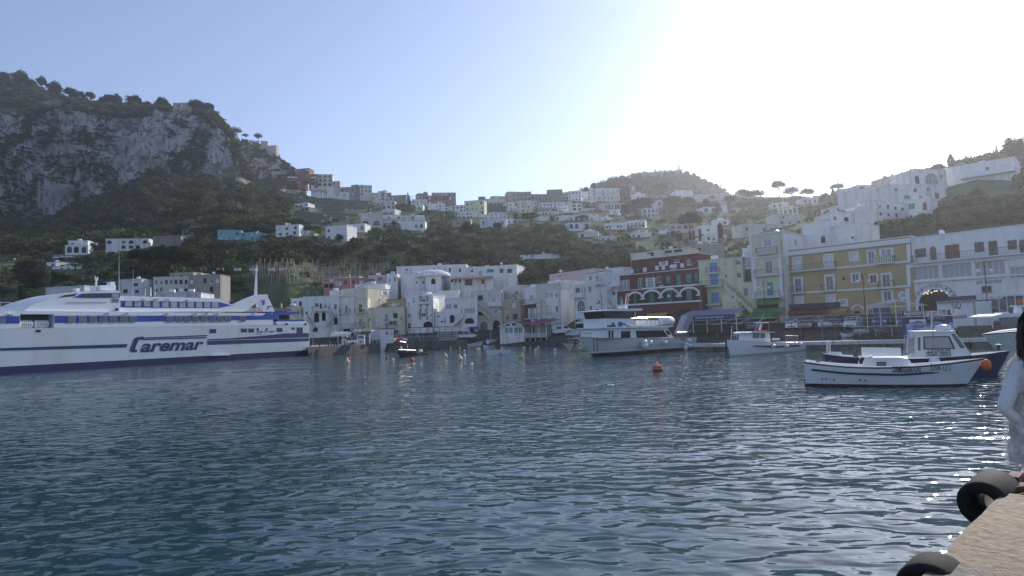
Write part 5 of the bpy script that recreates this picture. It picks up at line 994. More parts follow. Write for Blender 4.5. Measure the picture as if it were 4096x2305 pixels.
TR=[
 (H4,945,800,625,440,'umbrella','broad umbrella pine spreading above the grey-white villa'),(H4,1460,760,590,320,'umbrella','umbrella pine with visible branches below the white hill villas'),(H4,1725,790,600,220,'umbrella','second umbrella pine joined to its broader neighbour below the hill villas'),(H4,1750,1225,880,400,'umbrella','tall umbrella pine rising before the pinkish villa'),(H4,2030,860,575,200,'round','dark tall tree on a leaning trunk before the arch villa'),(H4,2430,780,575,220,'umbrella','umbrella pine at the end of the long pale building'),(H4,640,960,665,180,'round','dark bushy evergreen left of the grey-white villa'),(H4,1270,520,372,210,'umbrella','umbrella pine half lost in the wooded hill'),(H4,2235,900,665,130,'round','dark tree with slim trunk before the columned villa'),(H4,1480,1310,1145,150,'round','dark round tree beside the white annex'),
 (H5,630,590,447,120,'umbrella','tall slender umbrella pine against the bright sky'),(H5,728,590,497,128,'umbrella','low umbrella pine on the skyline next to the slender one'),(H5,858,590,510,125,'umbrella','leaning umbrella pine on the skyline with open branches'),(H5,1095,545,468,115,'umbrella','small umbrella pine beside the plain skyline house'),(H5,340,590,517,115,'umbrella','umbrella pine at the foot of the wooded hill'),(H5,435,610,525,165,'umbrella','wide umbrella pine right of the wooded hill'),(H5,1210,630,525,160,'round','dark dense tree left of the arched skyline house'),(H5,1005,610,530,110,'round','dark bushy tree below the small umbrella pine'),(H5,1062,600,510,46,'cypress','dark cypress below the small umbrella pine'),
 (H5,1998,340,232,60,'cypress','pointed cypress behind the big white villa'),(H5,2115,298,240,60,'conifer','wind-bent conifer behind the big white villa'),(H5,1677,392,345,44,'conifer','small conifer on the roofline of the arch villa'),(H5,2510,250,72,190,'round','large dark tree crowning the right hill'),(H5,2355,200,145,30,'conifer','thin conifer near two masts on the right hill'),(H5,2200,600,490,130,'round','round shrub tree below the balcony villa'),
 (H3,1130,990,790,330,'umbrella','forked umbrella pine right of the palm'),(H3,1290,950,815,160,'umbrella','smaller umbrella pine touching the forked one'),(H3,2215,975,832,240,'umbrella','umbrella pine before the bluish white villa'),(H3,1572,960,825,170,'conifer','tiered conifer before the white arched-window house'),(H3,2305,1160,990,160,'conifer','dark pyramidal conifer by the blind-arch house'),(H3,2450,960,870,50,'cypress','small cypress by the three-chimney house'),(H3,2445,300,148,150,'round','tall skyline pine above the white cubes'),(H3,2290,330,230,170,'round','low skyline pine beside the taller one'),(H3,2320,760,545,70,'conifer','slim palm-like tree before the pinkish house'),
 (H3,1300,1250,990,300,'round','big dark leafy tree at the edge of the orchard'),(H3,1580,1250,1020,260,'round','big spreading tree with bare branches beside the dark one'),(H3,470,1180,930,240,'round','bare brown tree before the faded flat house'),
 (H2,1472,625,372,70,'cypress','tall cypress before the tan ridge building'),(H2,970,700,488,110,'round','dark evergreen left of the columned terrace'),(H2,650,1090,962,150,'umbrella','small rounded tree before the white stepped house'),(H2,130,790,650,80,'conifer','dark conifer beside the beige blank house'),(H2,1800,1150,960,220,'round','olive-grey tree by the floodlight mast'),(H2,2150,1230,950,420,'round','huge dark tree right of the floodlight mast'),
 (HC,590,790,645,95,'round','dark round pine beside the lilac-framed villa'),(HC,920,835,755,110,'round','bushy tree before the loggia villa'),
 (L1,1690,560,285,330,'umbrella','large umbrella pine with a pale forked trunk'),(L1,1820,550,300,310,'umbrella','broad sunlit umbrella pine behind the weathered building'),(L1,1450,570,308,250,'umbrella','shaded umbrella pine below the long white house'),(L1,1545,700,508,190,'umbrella','dark cedar-like tree beside the weathered building'),(L1,330,700,360,330,'round','big brown-green tree beside the car park'),(L1,420,700,440,190,'round','silvery shrub tree leaning out of the big brown-green one'),(L1,550,660,520,150,'round','dark green tree below the low white house'),(L1,640,650,540,80,'round','small green tree by the stone ramp'),(L1,210,860,660,90,'conifer','tiered conifer behind the street lamp at the quay'),(L1,740,215,120,160,'round','pale olive tree above the arch villa'),(L1,100,330,175,230,'round','bare brown tree above the guard rail'),(L1,1580,170,128,110,'round','small yellow-green tree near the stone ruin'),
 (HD,500,1290,1130,170,'round','dark thick tree at the end of the green-blind house'),(VB,190,470,335,210,'round','dense dark shrub left of the domed house'),(VB,680,430,320,200,'round','leafy shrub right of the domed house'),(VB,1500,375,285,150,'round','shrub at the end of the tiled veranda'),(VB,60,480,390,120,'round','small loose shrub by the side stair'),(VB,890,470,375,150,'round','vine-like shrub before the tiled veranda'),
]
for i,t in enumerate(TR):
    mt='leaf_pine' if t[5] in ('umbrella','cypress','conifer') else random.choice(('leaf_dark','leaf_green','leaf_dark'))
    lb=t[6]
    if 'brown' in lb or 'bare' in lb:mt='leaf_brown'
    if 'olive' in lb or 'silvery' in lb:mt='leaf_olive'
    near=t[0] in (L1,VB);tree(*t[:7],mt=mt,n=3000 if near or t[4] > 300 else 1300)
CT=[(845,378,233,175,'round','broad clifftop pine, leftmost of the close pair'),(1015,376,253,150,'round','clifftop pine with sky showing through its base'),(1125,385,305,90,'round','lower clifftop tree between two pines'),(1240,384,277,150,'round','clifftop pine left of the tan villa'),(1500,414,314,130,'umbrella','clifftop umbrella pine right of the tan villa'),(1585,416,335,110,'umbrella','outer clifftop umbrella pine at the cliff corner'),(1645,440,398,50,'round','small round bush at the cliff corner'),(1385,402,350,16,'cypress','thin cypress before the tan villa'),
      (160,200,80,150,'round','dark rounded tree on the highest ridge'),(320,215,122,90,'round','pointed tree on the falling ridge'),(420,260,163,140,'round','dense tree on the falling ridge'),(545,285,200,130,'round','round tree lower on the falling ridge'),(690,310,233,90,'round','last round tree on the falling ridge'),(625,300,228,70,'round','gap-filling tree between two ridge trees'),(40,190,75,120,'round','brownish tree at the ridge top'),(230,230,140,100,'round','dark tree beneath the pointed one')]
for x,yb,yt,wd,sh,lb in CT:
    px=x/1.9075;dd=float(np.interp(px,[0,300,600,850,900],[600,560,500,478,470]));tree(CL,x,yb,yt,wd,sh,lb,d=dd,mt='leaf_pine' if 'brown' not in lb else 'leaf_brown',n=1800,group='clifftop trees')
for x,yb,yt,wd,lb in ((1785,592,520,125,'double-crowned pine on the far rock'),(1872,600,566,55,'small pine beside the pillar wall on the far rock'),(1970,622,564,68,'lone umbrella pine on the far rock')):tree(CL,x,yb,yt,wd,'umbrella',lb,d=556,n=900,group='clifftop trees')
FT=[(370,420,290,150),(500,400,235,170),(690,380,225,260),(860,260,205,90),(1320,240,118,60),(1440,240,125,90),(1690,260,132,200),(1810,280,165,130),(1880,290,215,90),(2010,380,262,120),(2110,420,315,110),(2200,450,350,90),(2290,510,430,110),(1560,260,180,110),(100,440,335,120),(225,440,375,40)]
for i,(x,yb,yt,wd) in enumerate(FT):tree(H4,x,yb+20,yt,wd,'cypress' if wd < 50 else 'round',['dark pine in the wood crowning the far hill'][0],d=float(np.interp(x,[0,300,2400],[520,590,600])),n=1000,group='pines of the far hill wood')
g=ground(*V(H3)(845,1050));t_=P(*V(H3)(845,800),g.y);r=thing('palm_tree','date palm with shaggy trunk before the white cubes','palm',g);H=t_.z-g.z
MB().tube([(0,0,-1),(0,0,H*.5),(0,0,H*.82)],[.55,.5,.6],'bark',8).build('trunk',r);mb=MB()
for k in range(40):
    a=k*2.4;e=-.9+1.9*(k/40);L_=H*.26;d_=Vector((math.cos(a),math.sin(a),0));b0=Vector((0,0,H*.82));p1=b0+d_*L_*.5+Vector((0,0,L_*.5*(e+.3)));p2=b0+d_*L_+Vector((0,0,L_*(e-.15)));s_=Vector((-d_.y,d_.x,0))*.45;mb.poly([b0,p1+s_,p2],'leaf_green');mb.poly([b0,p2,p1-s_],'leaf_green')
mb.build('crown',r)
# ---- undergrowth (nobody could count it): leaf clumps spread over the slope
def proj(p):
    q=(p-np.array([0,0,CAM_Z])) @ np.array(CR);return 2048+FPX*q[:,0]/(-q[:,2]),1152.5-FPX*q[:,1]/(-q[:,2])
RC=np.array(RECTS);THIN=[((1140,780,1520,905),.12),((980,1045,1570,1160),.18),((2350,880,3050,1010),.6),((2700,1000,3300,1100),.5)]
def scatter(name,label_mats,centres,radius,nq,size,zsq=.75,reject=True):
    c=np.asarray(centres);rad=np.asarray(radius)
    if reject:
        px,py=proj(c+np.stack([0*rad,0*rad,rad*.5],1));ok=np.ones(len(c),bool)
        mpx=rad*FPX/c[:,1]*.7
        for x0,y0,x1,y1 in RC:ok &= ~((px > x0-mpx) & (px < x1+mpx) & (py > y0-mpx*.2) & (py < y1+4))
        c=c[ok];rad=rad[ok]
        px,py=proj(c)
        for (x0,y0,x1,y1),kp in THIN:ok=~((px > x0) & (px < x1) & (py > y0) & (py < y1) & (RNG.uniform(size=len(c)) > kp));c=c[ok];rad=rad[ok];px=px[ok];py=py[ok]
    n=len(c);nl=4
    lob=RNG.normal(size=(n,nl,3));lob /= np.linalg.norm(lob,axis=2)[:,:,None];lob[:,:,2]=np.abs(lob[:,:,2])*zsq
    lc=c[:,None,:]+lob*rad[:,None,None]*.55;k=nq//nl
    d=RNG.normal(size=(n,nl,k,3));d /= np.linalg.norm(d,axis=3)[...,None];d[...,2]=np.abs(d[...,2])*1.0-.25
    pts=(lc[:,:,None,:]+d*(rad[:,None,None,None]*.55)*RNG.uniform(.6,1.05,(n,nl,k,1))).reshape(-1,3)
    sz=np.repeat(size*rad**.5,nl*k);mi=np.repeat(RNG.integers(0,len(label_mats),n),nl*k)
    o=link(name,mesh_np(name,quads(pts,sz),label_mats,mi));o['kind']='stuff';return o
def rows_between(a,b):return sum(ROWS[:a]),sum(ROWS[:b])
def pick(n,px0,px1,s0,s1,fn=None):
    cs=np.where((PXS >= px0) & (PXS <= px1))[0];r0,r1=rows_between(s0,s1);out=[]
    ci=RNG.choice(cs,n);ri=RNG.integers(r0,r1,n);p=TG[ci,ri]+RNG.normal(size=(n,3))*np.array([1.5,1.5,.2]);return p,ci,ri
p,ci,ri=pick(1700,-200,1160,5,7);scatter('woodland',['leaf_dark','leaf_green','leaf_green','leaf_dark','leaf_olive','leaf_brown'],p,RNG.uniform(3.0,6.5,len(p)),80,.36)
p,ci,ri=pick(9000,-100,1010,7,9);k=np.array([mnoise.noise(Vector((q[0]*.026,2.0,q[2]*.013)))+.6*mnoise.noise(Vector((q[0]*.06+9,5.0,q[2]*.05)))+.3*mnoise.noise(Vector((q[0]*.2+9,1.0,q[2]*.2))) for q in p]);ok=k > .04+.16*(p[:,0]/p[:,1] > -.62)
scatter('cliff_shrubs',['leaf_dark','leaf_dark','leaf_pine'],p[ok],RNG.uniform(1.2,3.2,ok.sum()),32,.34,.5)
p,ci,ri=pick(2600,-100,1000,8,9);scatter('clifftop_scrub',['leaf_dark','leaf_green','leaf_brown','leaf_olive'],p,RNG.uniform(2,5,len(p)),52,.36)
p,ci,ri=pick(3300,1000,3500,4,8);scatter('orchard_scrub',['leaf_green','leaf_dark','leaf_olive','leaf_olive','leaf_green'],p,RNG.uniform(1.2,3.8,len(p)),56,.33)
p,ci,ri=pick(1500,600,2500,4,6);scatter('hedge_belt',['leaf_dark','leaf_dark','leaf_brown','leaf_green'],p,RNG.uniform(2.0,4.2,len(p)),64,.26)
p,ci,ri=pick(900,-200,1000,3,5);scatter('roadside_scrub',['leaf_dark','leaf_brown','leaf_green'],p,RNG.uniform(1.0,2.6,len(p)),56,.25)
p,ci,ri=pick(5000,3350,4300,4,9);scatter('right_hill_scrub',['leaf_dark','leaf_green','leaf_brown'],p,RNG.uniform(.8,2.4,len(p)),56,.26)
def on_loft(nm,n,frac=1.0,zmin=-99):
    o=bpy.data.objects[nm];v=np.empty(len(o.data.vertices)*3,np.float32);o.data.vertices.foreach_get('co',v);v=v.reshape(-1,3);return v[RNG.integers(0,len(v),n)].astype(float)+RNG.normal(size=(n,3))*.8
p=on_loft('far_hill',1500);scatter('far_hill_wood',['leaf_dark','leaf_pine','leaf_green'],p,RNG.uniform(3,6,len(p)),40,.40)
p=on_loft('headland',1300);k=np.array([mnoise.noise(Vector((q[0]*.03,2.0,q[2]*.03))) for q in p]);ok=k > .10;scatter('headland_shrubs',['leaf_dark','leaf_pine'],p[ok],RNG.uniform(1.2,3,ok.sum()),32,.35,.5)
# ------------------------------------------------------------------ ferry
FP=Plane(W(0,1497),W(1236,1420));FL=FP.L
ferry=thing('car_ferry','large white and blue car ferry moored at the jetty','ferry',FP.pt(FL/2,0));FB=ferry.location.copy()
fn1,fn2=V(F1),V(F2)
def fz(v,x,y,sh=0.0):return FP.shift(sh).uz(*V(v)(x,y))
def plate(pts,m,name,sh=0.0,t=0.03,parent=None):
    """flat piece on the ship's side; pts = (view, x, y)"""
    pl=FP.shift(sh);q=[pl.pt(*pl.uz(*V(v)(x,y)))-FB for v,x,y in pts];return MB().prism(q,FP.n*t,m).build(name,parent or ferry)
def fin(pts,m,name,sh,width,parent=None,both=False):
    """side-view outline extruded across the ship by width"""
    pl=FP.shift(sh);q=[pl.pt(*pl.uz(*V(v)(x,y)))-FB for v,x,y in pts];return MB().prism(q,-FP.n*width,m).build(name,parent or ferry)
zt_l=fz(F1,0,843)[1];us,zt_r=fz(F2,1886,797);zdk_l=fz(F1,0,650)[1];zdk=fz(F2,400,645)[1];BW=11.0
def ztop(u):return zt_l+(zt_r-zt_l)*max(u,0)/us
st=[-24,-20,-15,-10,-5,0]+[us*k/8 for k in range(1,9)];mb=MB();rings=[]
for u in st:
    hb=BW/2*(1 if u >= 0 else max(.04,1-(-u/24)**1.8));zt=ztop(u)+(max(0,-u)/24)*1.2;c=-BW/2;ring=[]
    for k,z in ((.80,-1.2),(.985,-.1),(1,.9),(1,zt)):ring.append((u,c+hb*k,z))
    for k,z in ((1,zt),(1,.9),(.985,-.1),(.80,-1.2)):ring.append((u,c-hb*k,z))
    rings.append(ring)
vs=[FP.pt(u,z,o)-FB for r_ in rings for u,o,z in r_];n=8
mb.add(vs,[(i*n+k,(i+1)*n+k,(i+1)*n+(k+1) % n,i*n+(k+1) % n) for i in range(len(st)-1) for k in (2,3,4)],'ferry_hull');mb.add(vs,[(i*n+k,(i+1)*n+k,(i+1)*n+(k+1) % n,i*n+(k+1) % n) for i in range(len(st)-1) for k in (0,1,5,6,7)],'hull_blue');mb.add(vs,[tuple(range(n))],'ferry_hull');mb.add(vs,[tuple((len(st)-1)*n+k for k in range(n))],'ferry_hull')
mb.build('hull',ferry)
MB().prism([FP.pt(0-20*0,-.6,.0)-FB,FP.pt(us,-.6,.0)-FB,FP.pt(us,.62,.0)-FB,FP.pt(0,.88,.0)-FB],FP.n*.03,'hull_blue').build('boot_top',ferry)
u0,zA=fz(F1,236,838);u1,_=fz(F1,636,838);_,zB=fz(F1,430,673);mb=MB()
zl=fz(F1,0,650)[1];zr=fz(F2,1380,645)[1];zd=(zl+zr)/2
facade(mb,FP,-4,us*.83,min(zt_l,zt_r)-.02,zd,[(u0,u1,zA,zB,False)],'ferry_white',FB,1.6)
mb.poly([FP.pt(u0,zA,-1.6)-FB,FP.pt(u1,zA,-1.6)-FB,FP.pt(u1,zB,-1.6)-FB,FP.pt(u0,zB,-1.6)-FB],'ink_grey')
q=lambda u,o,z:FP.pt(u,z,o)-FB
mb.poly([q(-4,0,zd),q(us*.83,0,zd),q(us*.83,-BW,zd),q(-4,-BW,zd)],'ferry_white');mb.poly([q(us*.83,0,zt_r-.02),q(us*.83,-BW,zt_r-.02),q(us*.83,-BW,zd),q(us*.83,0,zd)],'ferry_white');mb.poly([q(-4,0,zt_l),q(-4,0,zd),q(-4,-BW,zd),q(-4,-BW,zt_l)],'ferry_white');mb.poly([q(-4,-BW,zt_l),q(-4,-BW,zd),q(us*.83,-BW,zd),q(us*.83,-BW,zt_l)],'ferry_white')
mb.build('upper_side',ferry)
for xa,xb in ((240,412),(425,600)):
    ua,za=fz(F1,xa,790);ub,_=fz(F1,xb,790);R_=.55;mb=MB();c=FP.pt((ua+ub)/2,za-.02,-.75)-FB;h=(ub-ua)/2
    mb.tube([c-FP.u*h,c-FP.u*(h-.12)],[.3,R_],'canvas_white',14);mb.tube([c-FP.u*(h-.12),c+FP.u*(h-.12)],R_,'canvas_white',14,False);mb.tube([c+FP.u*(h-.12),c+FP.u*h],[R_,.3],'canvas_white',14);o=mb.build('life_raft',ferry)
    for k in (-.6,-.3,0,.3,.6):MB().tube([c+FP.u*(h*k-.02),c+FP.u*(h*k+.02)],R_+.03,'rail_grey',14).build('strap',o)
plate([(F1,0,1105),(F1,1495,1065),(F1,1512,1025),(F1,0,1075)],'ferry_navy','stripe')
plate([(F2,680,980),(F2,1880,945),(F2,1880,895),(F2,1600,900),(F2,1300,930),(F2,940,958),(F2,680,968)],'ferry_navy','stripe');plate([(F2,680,1035),(F2,1880,990),(F2,1880,955),(F2,680,988)],'ferry_navy','stripe')
plate([(F1,1690,960),(F2,672,932),(F2,680,918),(F1,1690,948)],'ferry_navy','logo_line');plate([(F1,1690,978),(F2,665,956),(F2,672,942),(F1,1690,966)],'ferry_navy','logo_line')
plate([(F1,1700,948),(F1,1700,972),(F1,1655,974),(F1,1636,988),(F1,1598,1078),(F1,1602,1090),(F1,1626,1090),(F1,1616,1120),(F1,1560,1123),(F1,1546,1115),(F1,1540,1092),(F1,1585,962),(F1,1620,944),(F1,1700,936)],'ferry_navy','logo_letter')
put_text(FP,'aremar',fn1(1655,1117),fn2(632,1094),1.72,'ferry_navy',ferry,'logo_letters',.02,.045,.30,ext=.01)
put_text(FP,'isola di capri',fn2(1258,890),fn2(1475,885),.38,'ferry_navy',ferry,'name_lettering',.01,.02,.3);put_text(FP,'NAPOLI',fn2(1257,915),fn2(1318,914),.2,'ink_grey',ferry,'port_lettering',.01)
for v,x0,y0,x1,y1 in ((F2,705,848,783,898),(F2,1075,842,1147,888),(F2,1163,842,1233,888),(F2,1500,835,1567,882),(F2,1677,828,1712,856),(F2,1735,828,1808,900),(F1,423,855,483,888)):plate([(v,x0,y1),(v,x1,y1),(v,x1,y0),(v,x0,y0)],'ferry_navy','side_hatch',t=.02)
for x in (1277,1380):
    u,z=fz(F2,x,850);MB().prism([FP.pt(u+.22*math.cos(a*.6283),z+.22*math.sin(a*.6283))-FB for a in range(10)],FP.n*.03,'glass_dark').build('porthole',ferry)
plate([(F1,0,783),(F1,232,783),(F1,232,695),(F1,0,695)],'ferry_blue','window_band',t=.02);plate([(F1,645,778),(F2,1500,735),(F2,1525,735),(F2,1505,680),(F2,1390,650),(F2,1330,690),(F1,645,690)],'ferry_blue','window_band',t=.02)
wl=[(F1,798,698,892,773),(F1,928,698,1020,773),(F1,1052,698,1144,773),(F1,1174,698,1265,773),(F1,1292,698,1385,773),(F1,1415,695,1505,770),(F1,1525,695,1612,770),(F1,-30,700,60,780),
      (F2,190,695,275,768),(F2,297,695,380,768),(F2,397,695,478,768),(F2,498,695,577,768),(F2,600,695,675,765),(F2,695,695,775,765),(F2,788,695,866,765),(F2,882,695,957,762),(F2,1060,695,1133,762)]
wu=[(F1,1475,515,1562,582),(F1,1587,515,1668,582),(F1,1698,515,1778,582),(F2,30,518,110,590),(F2,137,518,217,590),(F2,240,522,318,592),(F2,343,522,420,592),(F2,440,525,517,592),(F2,540,527,615,592),(F2,637,527,710,592),(F2,728,528,805,595)]
def fwin(v,x0,y0,x1,y1,sh):
    pl=FP.shift(sh);ua,za=pl.uz(*V(v)(x0,y1));ub,_=pl.uz(*V(v)(x1,y1));_,zb=pl.uz(*V(v)((x0+x1)/2,y0));_,za=pl.uz(*V(v)((x0+x1)/2,y1));r=.14;w,h=ub-ua,zb-za
    def rr(k,o):return [pl.pt(ua+k+((w-2*k) if cx else 0)+(-1 if cx else 1)*r*(1-math.cos(a)) if False else x_,z_,o)-FB for x_,z_ in [(ua+k+r,za+k),(ub-k-r,za+k),(ub-k,za+k+r),(ub-k,zb-k-r),(ub-k-r,zb-k),(ua+k+r,zb-k),(ua+k,zb-k-r),(ua+k,za+k+r)]]
    o=MB().prism(rr(0,.035),FP.n*.03,'rail_grey').build('window',ferry);MB().prism(rr(.06,.07),FP.n*.01,'glass_curtain' if sh < 0 else 'glass_grey').build('pane',o)
for a in wl:fwin(*a,0.0)
fin([(F1,1425,645),(F2,990,640),(F2,985,567),(F2,820,487),(F1,1425,455)],'ferry_white','upper_deckhouse',-.9,9.2)
plate([(F1,1425,592),(F2,810,600),(F2,968,568),(F2,810,527),(F1,1425,512)],'ferry_blue','window_band',-.9,.02)
for a in wu:fwin(*a,-.9)
fin([(F1,270,645),(F1,330,600),(F1,360,575),(F1,480,525),(F1,620,478),(F1,760,440),(F1,880,412),(F1,1000,398),(F1,1425,392),(F1,1425,645)],'ferry_white','bridge',-.5,10)
plate([(F1,865,476),(F1,1130,480),(F1,1420,474),(F1,1420,420),(F1,1110,424),(F1,965,430)],'ferry_blue','bridge_band',-.5,.03)
for x0,x1,m in ((975,1055,'glass_dark'),(1070,1128,'glass_dark'),(1140,1220,'glass_dark'),(1230,1308,'glass_dark'),(1322,1405,'glass_curtain')):plate([(F1,x0,470),(F1,x1,470),(F1,x1,428),(F1,x0,430)],m,'bridge_window',-.46,.03)
plate([(F1,1322,532),(F1,1405,532),(F1,1405,490),(F1,1322,490)],'glass_grey','bridge_window',-.5,.03)
for k in range(4):plate([(F1,690+k*48,474-k*5),(F1,735+k*48,474-k*5),(F1,800+k*40,440-k*5),(F1,765+k*40,445-k*5)],'glass_dark','windscreen_pane',-.5,.04)
o=MB();
for xa,ya,xb,yb in ((780,534,1260,532),):pl=FP.shift(-.45);o.tube([pl.pt(*pl.uz(*fn1(xa,ya)))-FB,pl.pt(*pl.uz(*fn1(xb,yb)))-FB],.025,'rail_dark',4)
o.build('grab_rail',ferry)
def fpole(v,x0,y0,x1,y1,r0,r1,name,sh=-4,m='boat_white'):
    pl=FP.shift(sh);a=pl.pt(*pl.uz(*V(v)(x0,y0)))-FB;b=pl.pt(*pl.uz(*V(v)(x1,y1)))-FB;return MB().tube([a,b],[r0,r1],m,7).build(name,ferry)
def fbox(v,x0,y0,x1,y1,name,sh,dep,m='boat_white'):
    return fin([(v,x0,y1),(v,x1,y1),(v,x1,y0),(v,x0,y0)],m,name,sh,dep)
fbox(F1,1195,330,1372,390,'radar_house',-3,3);fbox(F1,1308,290,1362,330,'radar_pedestal',-4,1);fin([(F1,1225,300),(F1,1430,284),(F1,1430,272),(F1,1225,288)],'ferry_blue','radar_scanner',-4.3,.3);fin([(F1,1190,348),(F1,1278,336),(F1,1278,328),(F1,1190,338)],'boat_white','radar_scanner',-3.5,.3)
fbox(F1,902,365,945,402,'search_light',-3,.8);fpole(F1,1130,395,1142,240,.16,.12,'signal_mast');fpole(F1,1120,262,1160,262,.06,.06,'signal_yard');fpole(F1,1126,262,1126,215,.06,.05,'signal_lamp');fpole(F1,1157,262,1157,228,.06,.05,'signal_lamp')
fpole(F1,1408,385,1408,-228,.07,.03,'whip_antenna',m='rail_grey');fpole(F1,1567,455,1577,145,.06,.03,'whip_antenna',m='rail_grey');fpole(F1,1720,455,1722,365,.04,.03,'whip_antenna');fpole(F1,1785,455,1785,355,.12,.08,'signal_mast');fpole(F1,1838,455,1838,335,.04,.03,'whip_antenna')
for sh,nm in ((-.5,'funnel_arm'),(-9.3,'funnel_arm')):
    fin([(F2,830,642),(F2,1130,642),(F2,1322,490),(F2,1405,490),(F2,1390,437),(F2,1290,440),(F2,1150,492)],'ferry_white',nm,sh,1.2)
    fin([(F2,1322,490),(F2,1340,642),(F2,1478,642),(F2,1410,490)],'ferry_white','funnel',sh-.02,1.6)
plate([(F2,1330,565),(F2,1357,560),(F2,1355,503),(F2,1328,508)],'ferry_blue','funnel_window',-.5,.04);plate([(F2,1386,612),(F2,1400,612),(F2,1405,585),(F2,1440,582),(F2,1440,572),(F2,1395,574)],'ferry_navy','funnel_badge',-.52,.03)
fin([(F2,1135,642),(F2,1340,642),(F2,1335,598),(F2,1190,598)],'ferry_white','bulwark',-1.9,.15)
fpole(F2,1250,470,1262,90,.32,.10,'aft_mast',-5);fpole(F2,1268,470,1266,150,.06,.05,'aft_ladder',-4.6);fpole(F2,1266,600,1266,440,.2,.2,'mast_foot',-3.5)
for y in range(170,440,20):fpole(F2,1262,y,1276,y,.03,.03,'ladder_rung',-4.6,'rail_grey')
fin([(F2,1245,165),(F2,1278,160),(F2,1272,115)],'boat_white','radar_reflector',-4.8,.3);fpole(F2,1262,92,1262,80,.12,.1,'masthead_light',-5,'red_light')
pl=FP.shift(-.42);u,z=pl.uz(*fn2(1268,607));mb=MB();ring=[pl.pt(u+.36*math.cos(a*.5236),z+.36*math.sin(a*.5236))-FB for a in range(13)]
for k in range(12):mb.tube(ring[k:k+2],.09,'orange' if k % 3 else 'canvas_white',6,False)
mb.build('lifebuoy',ferry)
fin([(F2,1478,640),(F2,1690,635),(F2,1650,605),(F2,1478,597)],'ink_grey','stern_cover',-.8,9)
fin([(F2,1380,648),(F2,1505,682),(F2,1780,670),(F2,1755,642)],'ferry_blue','stern_roof',-.02,11)
fin([(F2,1515,757),(F2,1830,752),(F2,1822,734),(F2,1525,737)],'ferry_blue','stern_bulwark',-.01,11);fin([(F2,1500,797),(F2,1884,797),(F2,1850,757),(F2,1500,757)],'ferry_white','stern_deck',-.02,11)
for x0,x1 in ((1520,1520),(1665,1700),(1780,1812)):fpole(F2,x0,680,x1,735,.06,.06,'gallery_post',-.2)
fin([(F2,1525,735),(F2,1650,735),(F2,1650,682),(F2,1525,685)],'glass_dark','stern_saloon',-3,5)
for v,pts in ((F1,[(1720,490),(1862,492)]),(F2,[(95,492),(235,492),(462,500)])):
    for x,y in pts:fin([(v,x-14,y+8),(v,x+14,y+8),(v,x+14,y-8),(v,x-14,y-8)],'boat_white','flood_light',-.62,.28)
for v,pts in ((F1,[(1297,658),(1527,658),(118,672),(160,672)]),(F2,[(225,660),(562,660),(693,660),(820,660),(1252,662)])):
    for x,y in pts:fin([(v,x-13,y+8),(v,x+13,y+8),(v,x+13,y-8),(v,x-13,y-8)],'boat_white','flood_light',.28,.27)
plate([(F2,720,1165),(F2,950,1158),(F2,930,1142),(F2,745,1148)],'ferry_white','rubbing_block',0,.2);plate([(F2,1600,797),(F2,1635,797),(F2,1628,780),(F2,1605,780)],'boat_black','fairlead',0,.05);plate([(F2,1825,797),(F2,1858,797),(F2,1852,780),(F2,1830,780)],'boat_black','fairlead',0,.05)
fbox(F1,1380,600,1405,632,'port_light',-.2,.3,'boat_black');fbox(F1,1386,602,1400,616,'port_lens',-.15,.1,'red_light')
mb=MB();pl=FP.shift(-1.5);zz=fz(F1,100,650)[1];railing(mb,[pl.pt(pl.uz(*fn1(-200,640))[0],zd)-FB,pl.pt(pl.uz(*fn1(200,640))[0],zd)-FB],1.1,'rail_grey',.9,.03);mb.build('foredeck_rail',ferry)
pl=FP;mb=MB();mb.obox(FP.pt(us+.01,.2,-2)-FB,FP.u*3.5,-FP.n*7,(0,0,.35),'galv');mb.build('stern_ramp',ferry)
fpole(F2,1530,560,1562,520,.02,.02,'flag_staff',-2,'rail_grey')
for k,m in enumerate(('flag_green','canvas_white','flag_red')):fin([(F2,1542+k*11,590+k*3),(F2,1553+k*11,592+k*3),(F2,1553+k*11,545),(F2,1542+k*11,545)],m,'flag_stripe',-2,.02)
